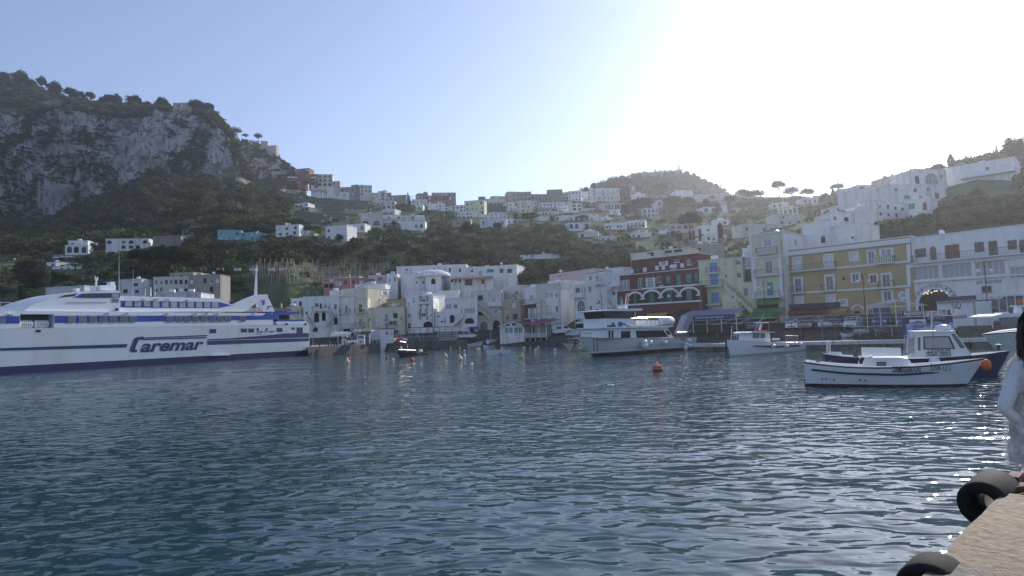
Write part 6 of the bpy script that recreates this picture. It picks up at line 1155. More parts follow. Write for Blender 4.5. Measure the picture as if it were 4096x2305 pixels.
# ------------------------------------------------------------------ boats
def hullmesh(L,B,zs,zm,zb,rake,tw,m_bot,m_boot,m_side,m_rub,boot=.12,m_in='boat_white',floor=.35,n=18,full=2.2,sternrake=0.0,rub=.9,strake=None):
    """open hull, stern at -L/2 to bow at L/2 on the waterline"""
    mb=MB();rings=[];N=8
    for i in range(n+1):
        t=i/n;hb=B/2*(tw+(1-tw)*min(1,t*2.4)**.8)*(1-max(0,(t-.45)/.55)**full) + .015
        s=zs*(1-t)**2+2*(zm*2-(zs+zb)/2)*t*(1-t)+zb*t*t if False else (zs*(1-t)*(1-2*t)+4*zm*t*(1-t)+zb*t*(2*t-1))
        zz=[-.45,-.02,boot,s*.55,s*rub,s,s,s-min(floor,s-.1)];ww=[.25,.80,.86,.95,1.0,1.03,.92,.86]
        rings.append([(-L/2+L*t+rake*(t**3)*max(0,z/zb)-sternrake*((1-t)**6)*max(0,z/zb),hb*w,z) for z,w in zip(zz,ww)])
    mats=[m_bot,m_bot,m_side,m_side,m_rub,m_in,m_in]
    if boot:mats[1]=m_boot
    for sgn in (1,-1):
        vs=[(x,y*sgn,z) for r_ in rings for x,y,z in r_]
        for k in range(N-1):mb.add(vs,[(i*N+k,(i+1)*N+k,(i+1)*N+k+1,i*N+k+1) for i in range(n)],mats[k])
    mb.add([(x,y,z) for x,y,z in rings[0]]+[(x,-y,z) for x,y,z in rings[0]],[(k,k+1,N+k+1,N+k) for k in range(N-1)],m_side)
    mb.add([(r_[7][0],r_[7][1],r_[7][2]) for r_ in rings]+[(r_[7][0],-r_[7][1],r_[7][2]) for r_ in rings],[(i,i+1,n+1+i+1,n+1+i) for i in range(n)],m_in)
    return mb
class Boat:
    def __init__(s,name,label,stern,bow,group=None,z=0.0,cat='boat',off=None):
        A,B=(W(*stern,z),W(*bow,z)) if off is None else (S(stern[0],off[0]),S(bow[0],off[1]));s.L=(B-A).length;s.rz=math.atan2(B.y-A.y,B.x-A.x);s.c=(A+B)/2
        s.root=thing(name,label,cat,s.c,s.rz,group);s.pl=Plane(A,B) if A.x < B.x else Plane(B,A);s.right=A.x < B.x
    def loc(s,view,x,y,o=0.0):
        """picture point -> local (x, z) on the lengthwise plane shifted o towards the viewer"""
        q=s.pl.shift(o);u,z=q.uz(*V(view)(x,y));u -= s.pl.L/2;return (u if s.right else -u,z-s.c.z)
    def side(s):return -1 if s.right else 1
    def prism(s,view,pts,o,width,m,name,parent=None,smooth=False):
        """outline on the plane o towards the viewer, extruded away by width"""
        q=[s.loc(view,x,y,o) for x,y in pts];y0=s.side()*o;return MB().prism([(x,y0,z) for x,z in q],(0,-s.side()*width,0),m).build(name,parent or s.root)
    def part(s,mb,name,parent=None,smooth=False):return mb.build(name,parent or s.root,smooth)
    def tube(s,view,pts,o,r,m,name,parent=None):
        return MB().tube([(x,s.side()*o,z) for x,z in [s.loc(view,*p,o) for p in pts]],r,m,6).build(name,parent or s.root)
    def text(s,txt,view,p0,p1,o,h,m,name='lettering',**k):
        q=s.pl.shift(o);return put_text(q,txt,V(view)(*p0),V(view)(*p1),h,m,s.root,name,.0,**k)
# --- white pilot boat
Q1=(3180,1200,2.812)
b=Boat('pilot_boat','white open mooring boat with black rubbing strakes and small cuddy',(3226,1537),(3865,1543));B_=2.3;pb=b
xs,zs=b.loc(Q1,165,695,B_/2);xb,zb=b.loc(Q1,2140,652,0);xm,zm=b.loc(Q1,1100,757,B_/2)
b.part(hullmesh(b.L,B_,zs,zm,zb,max(.3,xb-b.L/2),.72,'boat_brown','boat_brown','boat_white','boat_rubber',.10,rub=.92,full=2.6,floor=.5),'hull',smooth=True)
mb=MB();ps=[]
for k in range(15):
    x,z=b.loc(Q1,180+k*130,float(np.interp(180+k*130,[180,600,1200,1700,2100],[788,828,842,815,745])),B_/2*(.99 if k < 11 else .8));t=(x+b.L/2)/b.L;hb=B_/2*(.72+.28*min(1,max(0,t)*2.4)**.8)*(1-max(0,(t-.45)/.55)**2.6);ps.append((x,b.side()*(hb+.03),z))
mb.tube(ps,.05,'boat_rubber',5);b.part(mb,'rubbing_strake')
cud=b.prism(Q1,[(748,748),(790,650),(868,630),(872,650),(1180,648),(1270,660),(1300,690),(1310,748)],.6,1.2,'boat_white','cuddy')
b.prism(Q1,[(920,742),(1022,742),(1022,698),(920,698)],.62,.05,'frame_dark','window',cud);b.prism(Q1,[(932,736),(1012,736),(1012,706),(932,706)],.635,.03,'glass_grey','pane',cud)
b.tube(Q1,[(865,672),(868,658),(1180,655),(1182,668)],.5,.02,'steel','hand_rail');b.tube(Q1,[(735,740),(712,700),(735,655)],.1,.03,'steel','steering_wheel')
b.prism(Q1,[(118,885),(160,885),(160,680),(122,680)],.08,.16,'boat_white','rudder');b.prism(Q1,[(102,940),(165,940),(160,885),(105,885)],.08,.16,'boat_brown','rudder_blade')
x,z=b.loc(Q1,2120,730,.4);k=MB().lathe([(.05,-.26),(.17,-.16),(.21,0),(.17,.16),(.05,.26)],'orange',12).build('fender',b.root,True);k.location=(x+.1,b.side()*.45,z)
b.text('ORMEGGIATORI',Q1,(1097,815),(1415,805),B_/2*1.0,.30,'black_paint',bold=.015);b.text('5 NA 1211',Q1,(1525,797),(1752,778),B_/2*.94,.34,'black_paint',bold=.012)
for x_,y_ in ((307,885),(347,890),(441,898),(727,902),(789,906)):
    x,z=b.loc(Q1,x_,y_,B_/2*.9);o=MB().lathe([(.04,0),(.045,.05)],'void',8).build('drain_hole',b.root);o.location=(x,b.side()*B_/2*.99,z);o.rotation_euler=(math.pi/2*-b.side()*-1,0,0)
for x_ in (260,395):b.prism(Q1,[(x_-22,700),(x_+22,700),(x_+22,688),(x_-22,688)],.9,.1,'rail_dark','cleat')
# --- blue fishing boat with white wheelhouse
b=Boat('wheelhouse_boat','navy blue boat with white wheelhouse behind the mooring boat',(3300,1500),(3990,1497));B_=2.9;sm=b
xs,zs=b.loc(Q1,340,615,1.3);xm,zm=b.loc(Q1,1200,662,1.4);xb,zb=b.loc(Q1,2420,570,0)
b.part(hullmesh(b.L,B_,zs,zm,zb,max(.4,xb-b.L/2),.75,'boat_navy','boat_navy','boat_navy','boat_rubber',.12,full=2.3,floor=.3,rub=.9),'hull',smooth=True)
wh=b.prism(Q1,[(1240,650),(1350,640),(1355,370),(1400,355),(1800,360),(1830,400),(1990,620),(1880,640)],.95,1.9,'boat_white','wheelhouse')
b.prism(Q1,[(1448,558),(1805,552),(1735,405),(1442,412)],.97,.05,'frame_dark','window',wh);b.prism(Q1,[(1465,545),(1780,540),(1722,418),(1455,424)],.985,.03,'glass_curtain','pane',wh);b.prism(Q1,[(1865,545),(1912,535),(1800,385),(1757,385)],.97,.05,'frame_dark','window',wh);b.prism(Q1,[(1868,535),(1900,530),(1798,395),(1770,395)],.985,.03,'glass_grey','pane',wh);b.prism(Q1,[(1383,570),(1412,568),(1410,418),(1380,420)],.97,.03,'glass_grey','side_slot',wh)
b.prism(Q1,[(1340,372),(1800,362),(1800,345),(1345,352)],1.05,2.1,'boat_white','roof');x,z=b.loc(Q1,1680,345,.3);MB().lathe([(.36,0),(.40,.1),(.38,.28),(.15,.34)],'boat_white',18).build('radar_dome',b.root,True).location=(x,0,z)
b.tube(Q1,[(1375,365),(1385,325),(1815,328),(1800,360)],.9,.025,'steel','roof_rail');b.tube(Q1,[(1552,650),(1550,190)],.98,.018,'rope','boat_hook');b.tube(Q1,[(1465,330),(1438,40)],.5,.015,'steel','whip_antenna');b.tube(Q1,[(1535,340),(1537,110)],.3,.04,'steel','light_pole');b.prism(Q1,[(1527,118),(1547,118),(1547,98),(1527,98)],.36,.15,'boat_black','lantern')
for k,m in enumerate(('flag_green','canvas_white','flag_red')):b.prism(Q1,[(1540+k*9,205),(1549+k*9,208),(1549+k*9,160),(1540+k*9,158)],.32,.02,m,'flag_stripe')
b.tube(Q1,[(1225,620),(1230,400),(1345,405)],.9,.03,'steel','aft_frame');b.tube(Q1,[(1262,620),(1265,400)],.9,.03,'steel','aft_post');b.prism(Q1,[(1240,600),(1360,600),(1350,420),(1240,430)],.6,.03,'glass_curtain','spray_sheet')
b.prism(Q1,[(755,640),(1200,648),(1190,540),(745,535)],.9,.08,'canvas_white','side_board');b.prism(Q1,[(378,650),(530,655),(522,588),(368,585)],1.0,.08,'canvas_white','side_board');b.tube(Q1,[(362,620),(360,470)],.9,.06,'steel','stern_post');b.tube(Q1,[(392,620),(385,470)],.5,.06,'steel','stern_post');b.prism(Q1,[(660,640),(710,650),(720,570),(690,555),(670,580)],.3,.4,'boat_black','outboard_motor')
x,z=b.loc(Q1,1550,650,1.2);o=MB().lathe([(.05,-.65),(.26,-.5),(.28,-.1),(.12,.1),(.05,.15)],'boat_white',12).build('fender',b.root,True);o.location=(x,b.side()*1.55,z);o2=MB().lathe([(.13,.02),(.06,.2)],'boat_navy',10).build('cap',o)
b.text('S.MARIA',Q1,(1478,602),(1748,598),.97,.42,'ink_grey',bold=.0,shear=.15);b.text('DELLA LIBERA',Q1,(1478,638),(1752,634),.97,.27,'ink_grey')
x,z=b.loc(Q1,2290,565,0);MB().lathe([(.12,0),(.08,.25),(.18,.3),(.05,.35)],'rail_dark',8).build('bollard',b.root).location=(x,0,z)
# --- white work boat at the right edge
b=Boat('work_boat','pale mint open boat with white hardtop moored by the steps',(4330,1425),(4010,1437));B_=3.0
xb,zb=b.loc(Q1,2105,385,0);zm_=b.loc(Q1,2500,330,1.4)[1]
b.part(hullmesh(b.L,B_,zm_,zm_,zb*1.0,max(.4,xb-b.L/2),.8,'boat_black','boat_mint','boat_mint','boat_rubber',.12,full=2.0,rub=.95,floor=.5),'hull',smooth=True)
b.prism(Q1,[(2215,200),(2620,185),(2620,150),(2330,155),(2220,180)],1.1,2.2,'boat_white','hardtop');b.prism(Q1,[(2320,300),(2620,300),(2620,190),(2300,200)],1.0,.05,'glass_grey','windscreen');b.tube(Q1,[(2222,320),(2222,195)],1.0,.04,'boat_white','post');b.prism(Q1,[(2490,150),(2560,150),(2550,60),(2500,60)],.2,.3,'boat_white','mast_foot');b.tube(Q1,[(2400,140),(2195,65)],.3,.03,'rope','boom');b.prism(Q1,[(2448,62),(2585,58),(2585,75),(2448,78)],.2,.3,'boat_white','cross_arm');b.prism(Q1,[(2505,40),(2570,42),(2560,5),(2510,0)],.2,.02,'orange','flag');b.prism(Q1,[(2330,155),(2420,155),(2400,138),(2350,138)],.4,.8,'boat_white','radar_dome')
# --- passenger yacht
Y1=(2230,1150,4.2933)
b=Boat('excursion_yacht','grey-hulled white passenger yacht with wave motif moored off the slipway',(2742,1395),(2372,1427));B_=4.2;yt=b;o_=2.1
xs,zs=b.loc(Y1,2230,862,o_);xm,zm=b.loc(Y1,1320,890,o_);xb,zb=b.loc(Y1,305,858,0)
b.part(hullmesh(b.L,B_,zs,zm*1.0,zb*1.02,max(.5,xb-b.L/2),.85,'boat_black','boat_black','boat_grey','boat_grey',.38,full=2.2,rub=.95,floor=.2),'hull',smooth=True)
b.prism(Y1,[(555,1118),(1300,1085),(2150,1035),(2150,1028),(1300,1078),(555,1110)],o_*1.0,.02,'boat_white','pin_stripe')
dk=b.prism(Y1,[(790,868),(1240,870),(1330,892),(2000,872),(1885,690),(800,700)],1.7,3.4,'boat_white','saloon')
for q in ([(1365,872),(1905,850),(1815,735),(1345,745)],[(1092,868),(1255,868),(1250,752),(1092,752)],[(878,862),(910,862),(910,740),(878,742)],[(928,862),(962,862),(962,740),(928,740)],[(1890,815),(1950,812),(1905,742),(1855,742)]):b.prism(Y1,q,1.72,.04,'glass_dark','window',dk)
b.prism(Y1,[(785,703),(1905,690),(1995,670),(1990,655),(1290,665),(785,690)],2.0,4.0,'boat_white','upper_deck');b.prism(Y1,[(830,692),(1290,690),(1380,670),(1310,545),(825,535)],1.6,3.2,'boat_white','flybridge');wh=b.prism(Y1,[(830,530),(1325,525),(1330,410),(800,415)],1.5,3.0,'glass_dark','wheelhouse');b.prism(Y1,[(1320,525),(1345,525),(1345,420),(1320,420)],1.5,2.9,'boat_white','wheelhouse_back',wh)
for x in (890,1030,1180):b.prism(Y1,[(x,527),(x+9,527),(x+4,413),(x-5,413)],1.53,.04,'boat_black','mullion',wh)
b.prism(Y1,[(752,408),(1460,398),(1455,358),(1050,372),(760,395)],1.9,3.8,'boat_white','roof')
for q,m in (([(1040,672),(1100,672),(1145,640),(1190,665),(1275,672),(1240,655),(1190,648),(1150,612),(1120,620),(1100,588),(1075,588),(1045,602)],'ferry_blue'),([(852,678),(1003,676),(1003,655),(960,648),(852,652)],'boat_navy'),([(920,645),(945,645),(945,605),(928,610)],'ink_grey'),([(955,648),(985,648),(978,615),(965,598),(956,615)],'ink_grey')):b.prism(Y1,q,1.63,.03,m,'painted_motif')
for q in ([(1150,372),(1205,372),(1215,110),(1180,130)],):
    b.tube(Y1,[(1155,370),(1180,130),(1205,105),(1218,130),(1195,370)],.1,.06,'boat_white','radar_mast')
    for y in (330,290,250,210,170):b.tube(Y1,[(1160+(370-y)*.1,y),(1200+(370-y)*.06,y)],.1,.04,'boat_white','mast_rung')
b.prism(Y1,[(1195,260),(1215,260),(1220,150),(1200,150)],.15,.1,'orange','life_raft_light');b.tube(Y1,[(1100,370),(1100,200)],.3,.02,'boat_white','whip_antenna');b.tube(Y1,[(1118,370),(1118,205)],.2,.02,'boat_white','whip_antenna')
x,z=b.loc(Y1,1145,345,.3);MB().lathe([(.25,0),(.32,.15),(.3,.35),(.1,.42)],'boat_white',12).build('radar_dome',b.root,True).location=(x,b.side()*.3,z-.2);x,z=b.loc(Y1,1062,352,.5);MB().lathe([(.1,-.15),(.2,0),(.28,.2)],'boat_white',12).build('loud_hailer',b.root,True).location=(x,b.side()*.5,z)
mb=MB();pts=[b.loc(Y1,x_,665,1.8) for x_ in (1380,1960)];railing(mb,[(pts[0][0],b.side()*1.8,pts[0][1]),(pts[1][0],b.side()*1.8,pts[1][1])],1.15,'steel',.42,.02);mb.build('deck_rail',b.root);mb=MB();railing(mb,[(pts[0][0],-b.side()*1.8,pts[0][1]),(pts[1][0],-b.side()*1.8,pts[1][1])],1.15,'steel',.42,.02);mb.build('deck_rail',b.root)
for x_ in (1400,1470,1530,1600,1670,1740):
    b.prism(Y1,[(x_,655),(x_+45,655),(x_+45,625),(x_+8,625),(x_+8,565),(x_,565)],1.2,.5,'plastic_white','deck_chair')
x0,z=b.loc(Y1,1775,580,1.4);x1,_=b.loc(Y1,1965,580,1.4);MB().tube([(x0,b.side()*1.4,z),(x0+(x1-x0)*.06,b.side()*1.4,z),(x1-(x1-x0)*.06,b.side()*1.4,z),(x1,b.side()*1.4,z)],[.42,.55,.55,.42],'canvas_white',14).build('life_raft',b.root,True)
for x_,y_,s in ((1475,950,1),(1478,1000,1.15),(1582,950,.75),(1835,950,.75),(2250,915,.75),(2195,980,.7),(2245,1000,.8),(2180,1040,.8),(2290,1005,.6)):
    x,z=b.loc(Y1,x_,y_,2.3);o=MB().lathe([(.05,-.42*s),(.3*s,-.3*s),(.42*s,0),(.32*s,.25*s),(.08,.42*s)],'boat_white',12).build('fender',b.root,True);o.location=(x,b.side()*2.45,z);MB().lathe([(.1*s,.38*s),(.05,.55*s)],'boat_navy',8).build('cap',o)
b.text('VG 3905',Y1,(2110,912),(2198,910),2.12,.3,'black_paint');b.prism(Y1,[(1985,870),(2200,870),(2200,838),(1990,835)],1.6,3.2,'boat_wood','aft_deck')
for x_ in (630,685):b.prism(Y1,[(x_-5,1105),(x_+5,1108),(x_+2,860),(x_-6,860)],2.0,.05,'boat_black','fender_strip')
mb=MB();pts=[b.loc(Y1,x_,838,1.5) for x_ in (2060,2240)];railing(mb,[(pts[0][0],b.side()*1.5,pts[0][1]-.3),(pts[1][0],b.side()*1.5,pts[1][1]-.3)],.9,'steel',.5,.02);mb.build('stern_rail',b.root);mb=MB();pts=[b.loc(Y1,x_,862,.8) for x_ in (340,575)];railing(mb,[(pts[0][0],b.side()*.3,pts[0][1]),(pts[1][0],b.side()*.9,pts[1][1])],.5,'steel',.6,.02);mb.build('bow_rail',b.root)
g=b.prism(Y1,[(2110,800),(2200,800),(2345,475),(2240,475)],.5,1.0,'galv','gangway');b.tube(Y1,[(2020,800),(2145,500)],.55,.03,'steel','gangway_stay');b.tube(Y1,[(2060,800),(2190,510)],.0,.03,'steel','gangway_stay')
for k in range(6):b.tube(Y1,[(320-k*3,890),(190+k*32,1200-k*6)],.2-k*.1,.02,'rope_dark','mooring_line')
for k in range(3):b.tube(Y1,[(2240,850+k*20),(2375+k*8,975)],.5,.02,'rope','mooring_line')
b.prism(Y1,[(395,1050),(510,1055),(490,1010),(440,1010)],.2,.4,'galv','anchor')
# --- fishing boat with awning frame
K1=(2800,1150,4.2933)
b=Boat('fishing_boat','white wooden fishing boat with small cabin and bow awning frame',(3205,1400),(2922,1425));B_=2.9
xs,zs=b.loc(K1,1730,960,1.2);xm,zm=b.loc(K1,1060,962,1.4);xb,zb=b.loc(K1,440,900,0)
b.part(hullmesh(b.L,B_,zs,zm,zb,max(.2,xb-b.L/2),.45,'boat_black','boat_mint','boat_white','boat_white',.14,full=2.4,floor=.3,rub=.93),'hull',smooth=True)
b.prism(K1,[(905,995),(950,1020),(1330,1035),(1720,1015),(1720,985),(1330,1005)],1.42,.04,'boat_brown','side_stripe');cb=b.prism(K1,[(890,945),(1135,955),(1215,965),(1195,770),(905,770)],.8,1.6,'boat_white','cabin')
for q in ([(905,865),(1020,868),(1030,775),(915,772)],[(1040,868),(1120,870),(1120,775),(1045,775)]):b.prism(K1,q,.83,.05,'boat_wood','window',cb);q2=[((q[0][0]+q[2][0])/2+(x-(q[0][0]+q[2][0])/2)*.82,(q[0][1]+q[2][1])/2+(y-(q[0][1]+q[2][1])/2)*.82) for x,y in q];b.prism(K1,q2,.845,.03,'glass_grey','pane',cb)
b.prism(K1,[(850,782),(1300,775),(1300,765),(905,755)],1.0,2.0,'boat_white','cabin_roof');b.prism(K1,[(1050,752),(1160,752),(1140,738),(1060,738)],.4,.8,'orange','life_ring');b.tube(K1,[(935,750),(1105,445)],.3,.02,'boat_white','whip_antenna');b.prism(K1,[(1020,750),(1045,750),(1065,620),(1055,620)],.1,.15,'boat_white','mast');b.tube(K1,[(940,605),(1170,605)],.1,.05,'boat_white','radar_bar')
for x_ in (590,630,705,740,820,860):b.tube(K1,[(x_,905),(x_-3,800 if x_ not in (590,860) else 830)],.9 if x_ % 20 else -.9,.025,'boat_white','frame_post')
b.tube(K1,[(570,830),(600,800),(720,780),(840,785),(870,800)],.9,.03,'boat_white','awning_frame');b.tube(K1,[(610,830),(640,800),(740,782),(850,790)],-.9,.03,'boat_white','awning_frame')
for x_,y_ in ((1240,1005),(1465,1010),(1710,975)):x,z=b.loc(K1,x_,y_,1.45);o=MB().lathe([(.05,-.32),(.17,-.25),(.19,0),(.17,.25),(.05,.32)],'boat_white',10).build('fender',b.root,True);o.location=(x,b.side()*1.6,z);o.rotation_euler=(0,math.pi/2,0)
b.tube(K1,[(535,905),(545,660)],.1,.03,'boat_white','flag_staff');b.prism(K1,[(540,835),(555,830),(550,710),(540,715)],.1,.04,'orange','furled_flag');mb=MB();p0=b.loc(K1,1480,955,1.0);p1=b.loc(K1,1700,960,.8);railing(mb,[(p0[0],b.side()*1.0,p0[1]),(p1[0],b.side()*.7,p1[1])],.85,'steel',.5,.02);mb.build('stern_rail',b.root);b.prism(K1,[(1240,960),(1330,965),(1330,945),(1240,940)],.6,1.2,'boat_wood','hatch');b.prism(K1,[(1310,905),(1370,905),(1370,870),(1310,870)],.5,.5,'boat_white','locker')
for dx in (0,14,28):b.tube(K1,[(440+dx*.5,900),(435+dx,1235)],.05,.03,'rope_dark','anchor_chain')
# --- dark launch, dinghies and beached boats
D1=(1200,1280,4.2933);D2=(1800,1280,4.2933)
b=Boat('motor_launch','dark hulled wooden launch with white outboard and bent pole',(1702,1417),(1598,1427));zs=b.loc(D1,2160,545,.8)[1];xb,zb=b.loc(D1,1652,520,0)
b.part(hullmesh(b.L,2.2,zs,zs*.95,zb,max(.3,xb-b.L/2),.85,'boat_navy','boat_navy','boat_rubber','boat_wood',.1,m_in='boat_wood'),'hull',smooth=True)
b.tube(D1,[(1850,540),(1845,430),(1815,385),(1715,372)],.2,.07,'boat_white','bent_pole');b.prism(D1,[(2075,545),(2115,545),(2100,505),(2065,500)],.2,.4,'boat_white','outboard_motor');b.tube(D1,[(1680,525),(1700,510),(1985,520),(1990,540)],.7,.03,'boat_white','hand_rail');b.prism(D1,[(1745,525),(1765,525),(1745,450),(1735,450)],.1,.15,'boat_white','folded_ladder')
def dinghy(label,stern,bow,B,h,zb,side='boat_white',rim='ferry_blue',z=0.0,ins='boat_white',group='small rowing boats',tw=.6,name='rowing_boat',off=None):
    b=Boat(name,label,stern,bow,group,z,off=off);b.part(hullmesh(b.L,B,h,h*.85,zb,.25,tw,side,side,side,rim,.05,m_in=ins,floor=h*.7),'hull',smooth=True)
    mb=MB();mb.box(-b.L*.22,-B*.38,h*.55,-b.L*.16,B*.38,h*.6,'boat_wood');b.part(mb,'thwart');mb=MB();mb.box(b.L*.1,-B*.38,h*.58,b.L*.16,B*.38,h*.63,'boat_wood');b.part(mb,'thwart');return b
b=dinghy('low white rowing boat with blue lettering afloat among buoys',(2042,1418),(1949,1421),1.6,.75,.8,tw=.9);b.text('Kobe',D2,(845,592),(888,590),.82,.3,'ferry_blue',bold=.02)
dinghy('white rowing boat with dark tarpaulin at the end of the sea wall',(1862,1364),(1926,1358),1.7,.75,1.0,off=(23,20),rim='boat_wood');dinghy('white and blue rowing boat full of brown nets on the beach',(1950,1357),(1985,1338),1.7,.8,1.1,off=(19,14),ins='boat_wood');dinghy('blue-decked rowing boat nearest the water on the beach',(1938,1370),(1975,1354),1.6,.65,.9,off=(23,20),ins='ferry_blue')
dinghy('white rowing boat with blue badge beside the van',(2268,1341),(2316,1342),1.8,.8,1.1,off=(9,9.5));dinghy('blue and white striped boat beside the shop front',(2330,1341),(2372,1336),1.7,.7,1.0,off=(9,7),side='tarp_blue',ins='canvas_white');dinghy('white boat with red rim behind the yacht bow',(2376,1342),(2408,1340),1.7,.8,1.1,off=(9,9),rim='maroon');dinghy('white hull upturned at the white shop',(2290,1330),(2330,1328),1.5,.6,.8,off=(5.5,5))
dinghy('white dinghy propped on the walkway by the parked cars',(3408,1312),(3362,1325),1.5,.6,.8,off=(12,13));dinghy('orange plastic dinghy lying on the slipway',(3406,1326),(3366,1337),1.2,.4,.55,off=(14,15),side='plastic_white',ins='orange',rim='orange')
b=Boat('motor_boat','pale yellow-green motor boat half hidden by the yacht bow',(2370,1400),(2272,1405));zs=b.loc(Y1,440,1000,.9)[1];xb,zb=b.loc(Y1,85,945,0)
b.part(hullmesh(b.L,2.6,zb*.85,zb*.85,zb,max(.3,xb-b.L/2),.8,'boat_black','boat_cream','boat_cream','boat_wood',.12,m_in='boat_cream'),'hull',smooth=True);mb=MB();railing(mb,[(b.L*.45,0,zb),(b.L*.2,b.side()*1.1,zb*.9),(-b.L*.4,b.side()*1.2,zb*.85)],.55,'steel',.8,.02);mb.build('bow_rail',b.root);x,z=b.loc(Y1,395,990,1.1);o=MB().lathe([(.05,-.4),(.18,-.3),(.18,.3),(.05,.4)],'boat_white',10).build('fender',b.root,True);o.location=(x,b.side()*1.35,z);o.rotation_euler=(0,.9,0)
b=Boat('cabin_cruiser','small white cabin cruiser between the ferry stern and jetty',(1300,1398),(1232,1400));b.part(hullmesh(b.L,2.8,1.3,1.2,1.6,.3,.9,'boat_navy','boat_navy','boat_white','boat_navy',.5),'hull',smooth=True)
cb=b.prism(D1,[(175,445),(460,445),(470,370),(430,300),(330,345),(175,345)],1.1,2.2,'boat_white','cabin')
for x_ in (388,420,448):b.prism(D1,[(x_,405),(x_+20,405),(x_+20,362),(x_,362)],1.12,.04,'glass_dark','window',cb)
b.prism(D1,[(175,210),(450,208),(450,198),(175,200)],1.2,2.4,'boat_white','fly_top');b.tube(D1,[(200,345),(215,205)],1.1,.04,'steel','post');b.tube(D1,[(420,310),(445,200)],1.1,.04,'steel','post');mb=MB();p0=b.loc(D1,165,345,1.1);p1=b.loc(D1,330,345,1.1);railing(mb,[(p0[0],b.side()*1.1,p0[1]),(p1[0],b.side()*1.1,p1[1])],.8,'steel',.4,.025);mb.build('rail',b.root)
# --- buoys
p=W(2631,1484);mat('buoy_orange',(.72,.13,.035),.5,var=.2,scale=4);r=thing('mooring_buoy','large orange-red mooring buoy with lattice top','buoy',p);MB().lathe([(.33,-.3),(.38,-.05),(.38,.38),(.34,.44),(.2,.48)],'buoy_orange',18).build('float',r,True);MB().lathe([(.41,.0),(.42,.1),(.39,.14)],'rust',18).build('rub_ring',r,True);MB().lathe([(.07,.45),(.06,.75),(.02,.78)],'plastic_white',8).build('lamp_body',r);MB().tube([(0,0,.7),(0,0,1.25)],.025,'buoy_orange',5).build('post',r);MB().tube([(-.17,0,1.38),(-.17,0,1.22),(.17,0,1.22),(.17,0,1.40)],.02,'buoy_orange',5).build('top_frame',r);MB().tube([(.12,-.02,1.2),(.1,-.1,.9),(.28,-.2,.4)],.03,'rope_dark',5).build('rope',r);
for s in (-1,1):MB().tube([(s*.18,0,.48),(0,0,1.15)],.014,'buoy_orange',4).build('stay',r)
for s in (.8,):r.scale=(s*1.15,s*1.15,s*1.15)
def cone_buoy(px,py,label,s=1.0,tilt=0.0,m='buoy_yellow',group='yellow mooring buoys'):
    r=thing('cone_buoy',label,'buoy',W(px,py),random.uniform(0,6),group);o=MB().lathe([(.42*s,-.15),(.48*s,.05),(.46*s,.25*s),(.30*s,.6*s),(.12*s,1.0*s),(.07*s,1.15*s)],m,14).build('float',r,True);MB().lathe([(.49*s,-.02),(.49*s,.05)],'boat_black',14).build('weed_band',r);MB().tube([(0,0,1.1*s),(.02,0,1.35*s)],.04,'rust',5).build('lifting_eye',r);r.rotation_euler[0]=tilt;r.scale=(.52,)*3
Z=lambda v,x,y:V(v)(x,y)
for v,x,y,l,s in ((D1,812,735,'yellow cone buoy beside a toppled red one near the ferry',1.25),(D1,2503,640,'yellow cone buoy off the stern of the dark launch',1.1),(D2,12,500,'pale yellow buoy near the sea wall shingle',1.0),(D2,168,500,'pale yellow buoy close before the sea wall',1.0),(D2,325,497,'squat yellow buoy before the beached boat',.9),(D2,465,525,'yellow buoy tangled with a red float',1.0),(D2,500,522,'leaning yellow buoy beside the tangled pair',1.0),(D2,175,692,'yellow cone buoy with a bent ring in open water',1.25),(D2,897,518,'yellow cone buoy just behind the lettered rowing boat',1.2),(D2,1225,652,'yellow cone buoy floating alone in midwater',1.2),(D2,1515,503,'yellow cone buoy off the restaurant terrace',1.2),(D2,1378,483,'small round orange-yellow buoy off the restaurant',.7)):cone_buoy(*Z(v,x,y),l,s,random.uniform(-.2,.2))
def ball(px,py,label,m,r=.28,name='ball_float',group='small floats',cat='float'):
    r *= .66
    o=MB().lathe([(.03,-r),(r*.7,-r*.7),(r,0),(r*.7,r*.7),(.1,r),(.06,r*1.2)],m,12).build(name,None,True);tag(o,label,cat,group);p=W(px,py);o.location=(p.x,p.y,r*.4)
for v,x,y,l,m,r in ((D1,845,680,'toppled red cone float by the yellow buoy','buoy_red',.35),(D1,1490,660,'round red float before the sea wall','buoy_red',.36),(D1,1920,705,'round red float under the dark launch','buoy_red',.4),(D1,1600,690,'small white float before the sea wall','plastic_white',.25),(D2,435,510,'red float beside the tangled yellow buoy','buoy_red',.36),(D2,765,518,'dark red float left of the lettered rowing boat','buoy_red',.32),(D2,848,545,'bright red ball behind the lettered rowing boat','buoy_red',.36),(D2,240,545,'grey ball float in midwater','galv',.3),(D2,252,630,'white bottle float standing in midwater','plastic_white',.3),(D2,370,785,'small white float closest to open water','plastic_white',.28),(D2,1275,485,'white drum float off the restaurant','plastic_white',.35),(D2,1470,530,'white and lilac float off the restaurant','plastic_white',.35),(D2,1805,525,'long white float off the boat ramp','plastic_white',.35),(D2,1610,450,'tiny dark float at the shingle edge','boat_black',.3)):ball(*Z(v,x,y),l,m,r)
# --- floating litter
for px,py,l,m,s in ((3638,1680,'crumpled pale green plastic bottle floating','shut_teal',.1),(2440,1546,'crumpled white plastic bag floating','plastic_white',.16),(2880,1492,'small white scrap floating near the red buoy','plastic_white',.1)):
    p=W(px,py);mb=MB();mb.tube([(-s*1.3,0,.02),(-s*.6,.02,.05),(s*.5,-.02,.05),(s*1.1,.01,.04),(s*1.3,0,.03)],[s*.2,s*.5,s*.45,s*.35,s*.15],mat('bottle_green',(.35,.75,.62),.3) if 'green' in l else m,8);o=mb.build('floating_bottle',None,True);tag(o,l,'litter');o.location=p
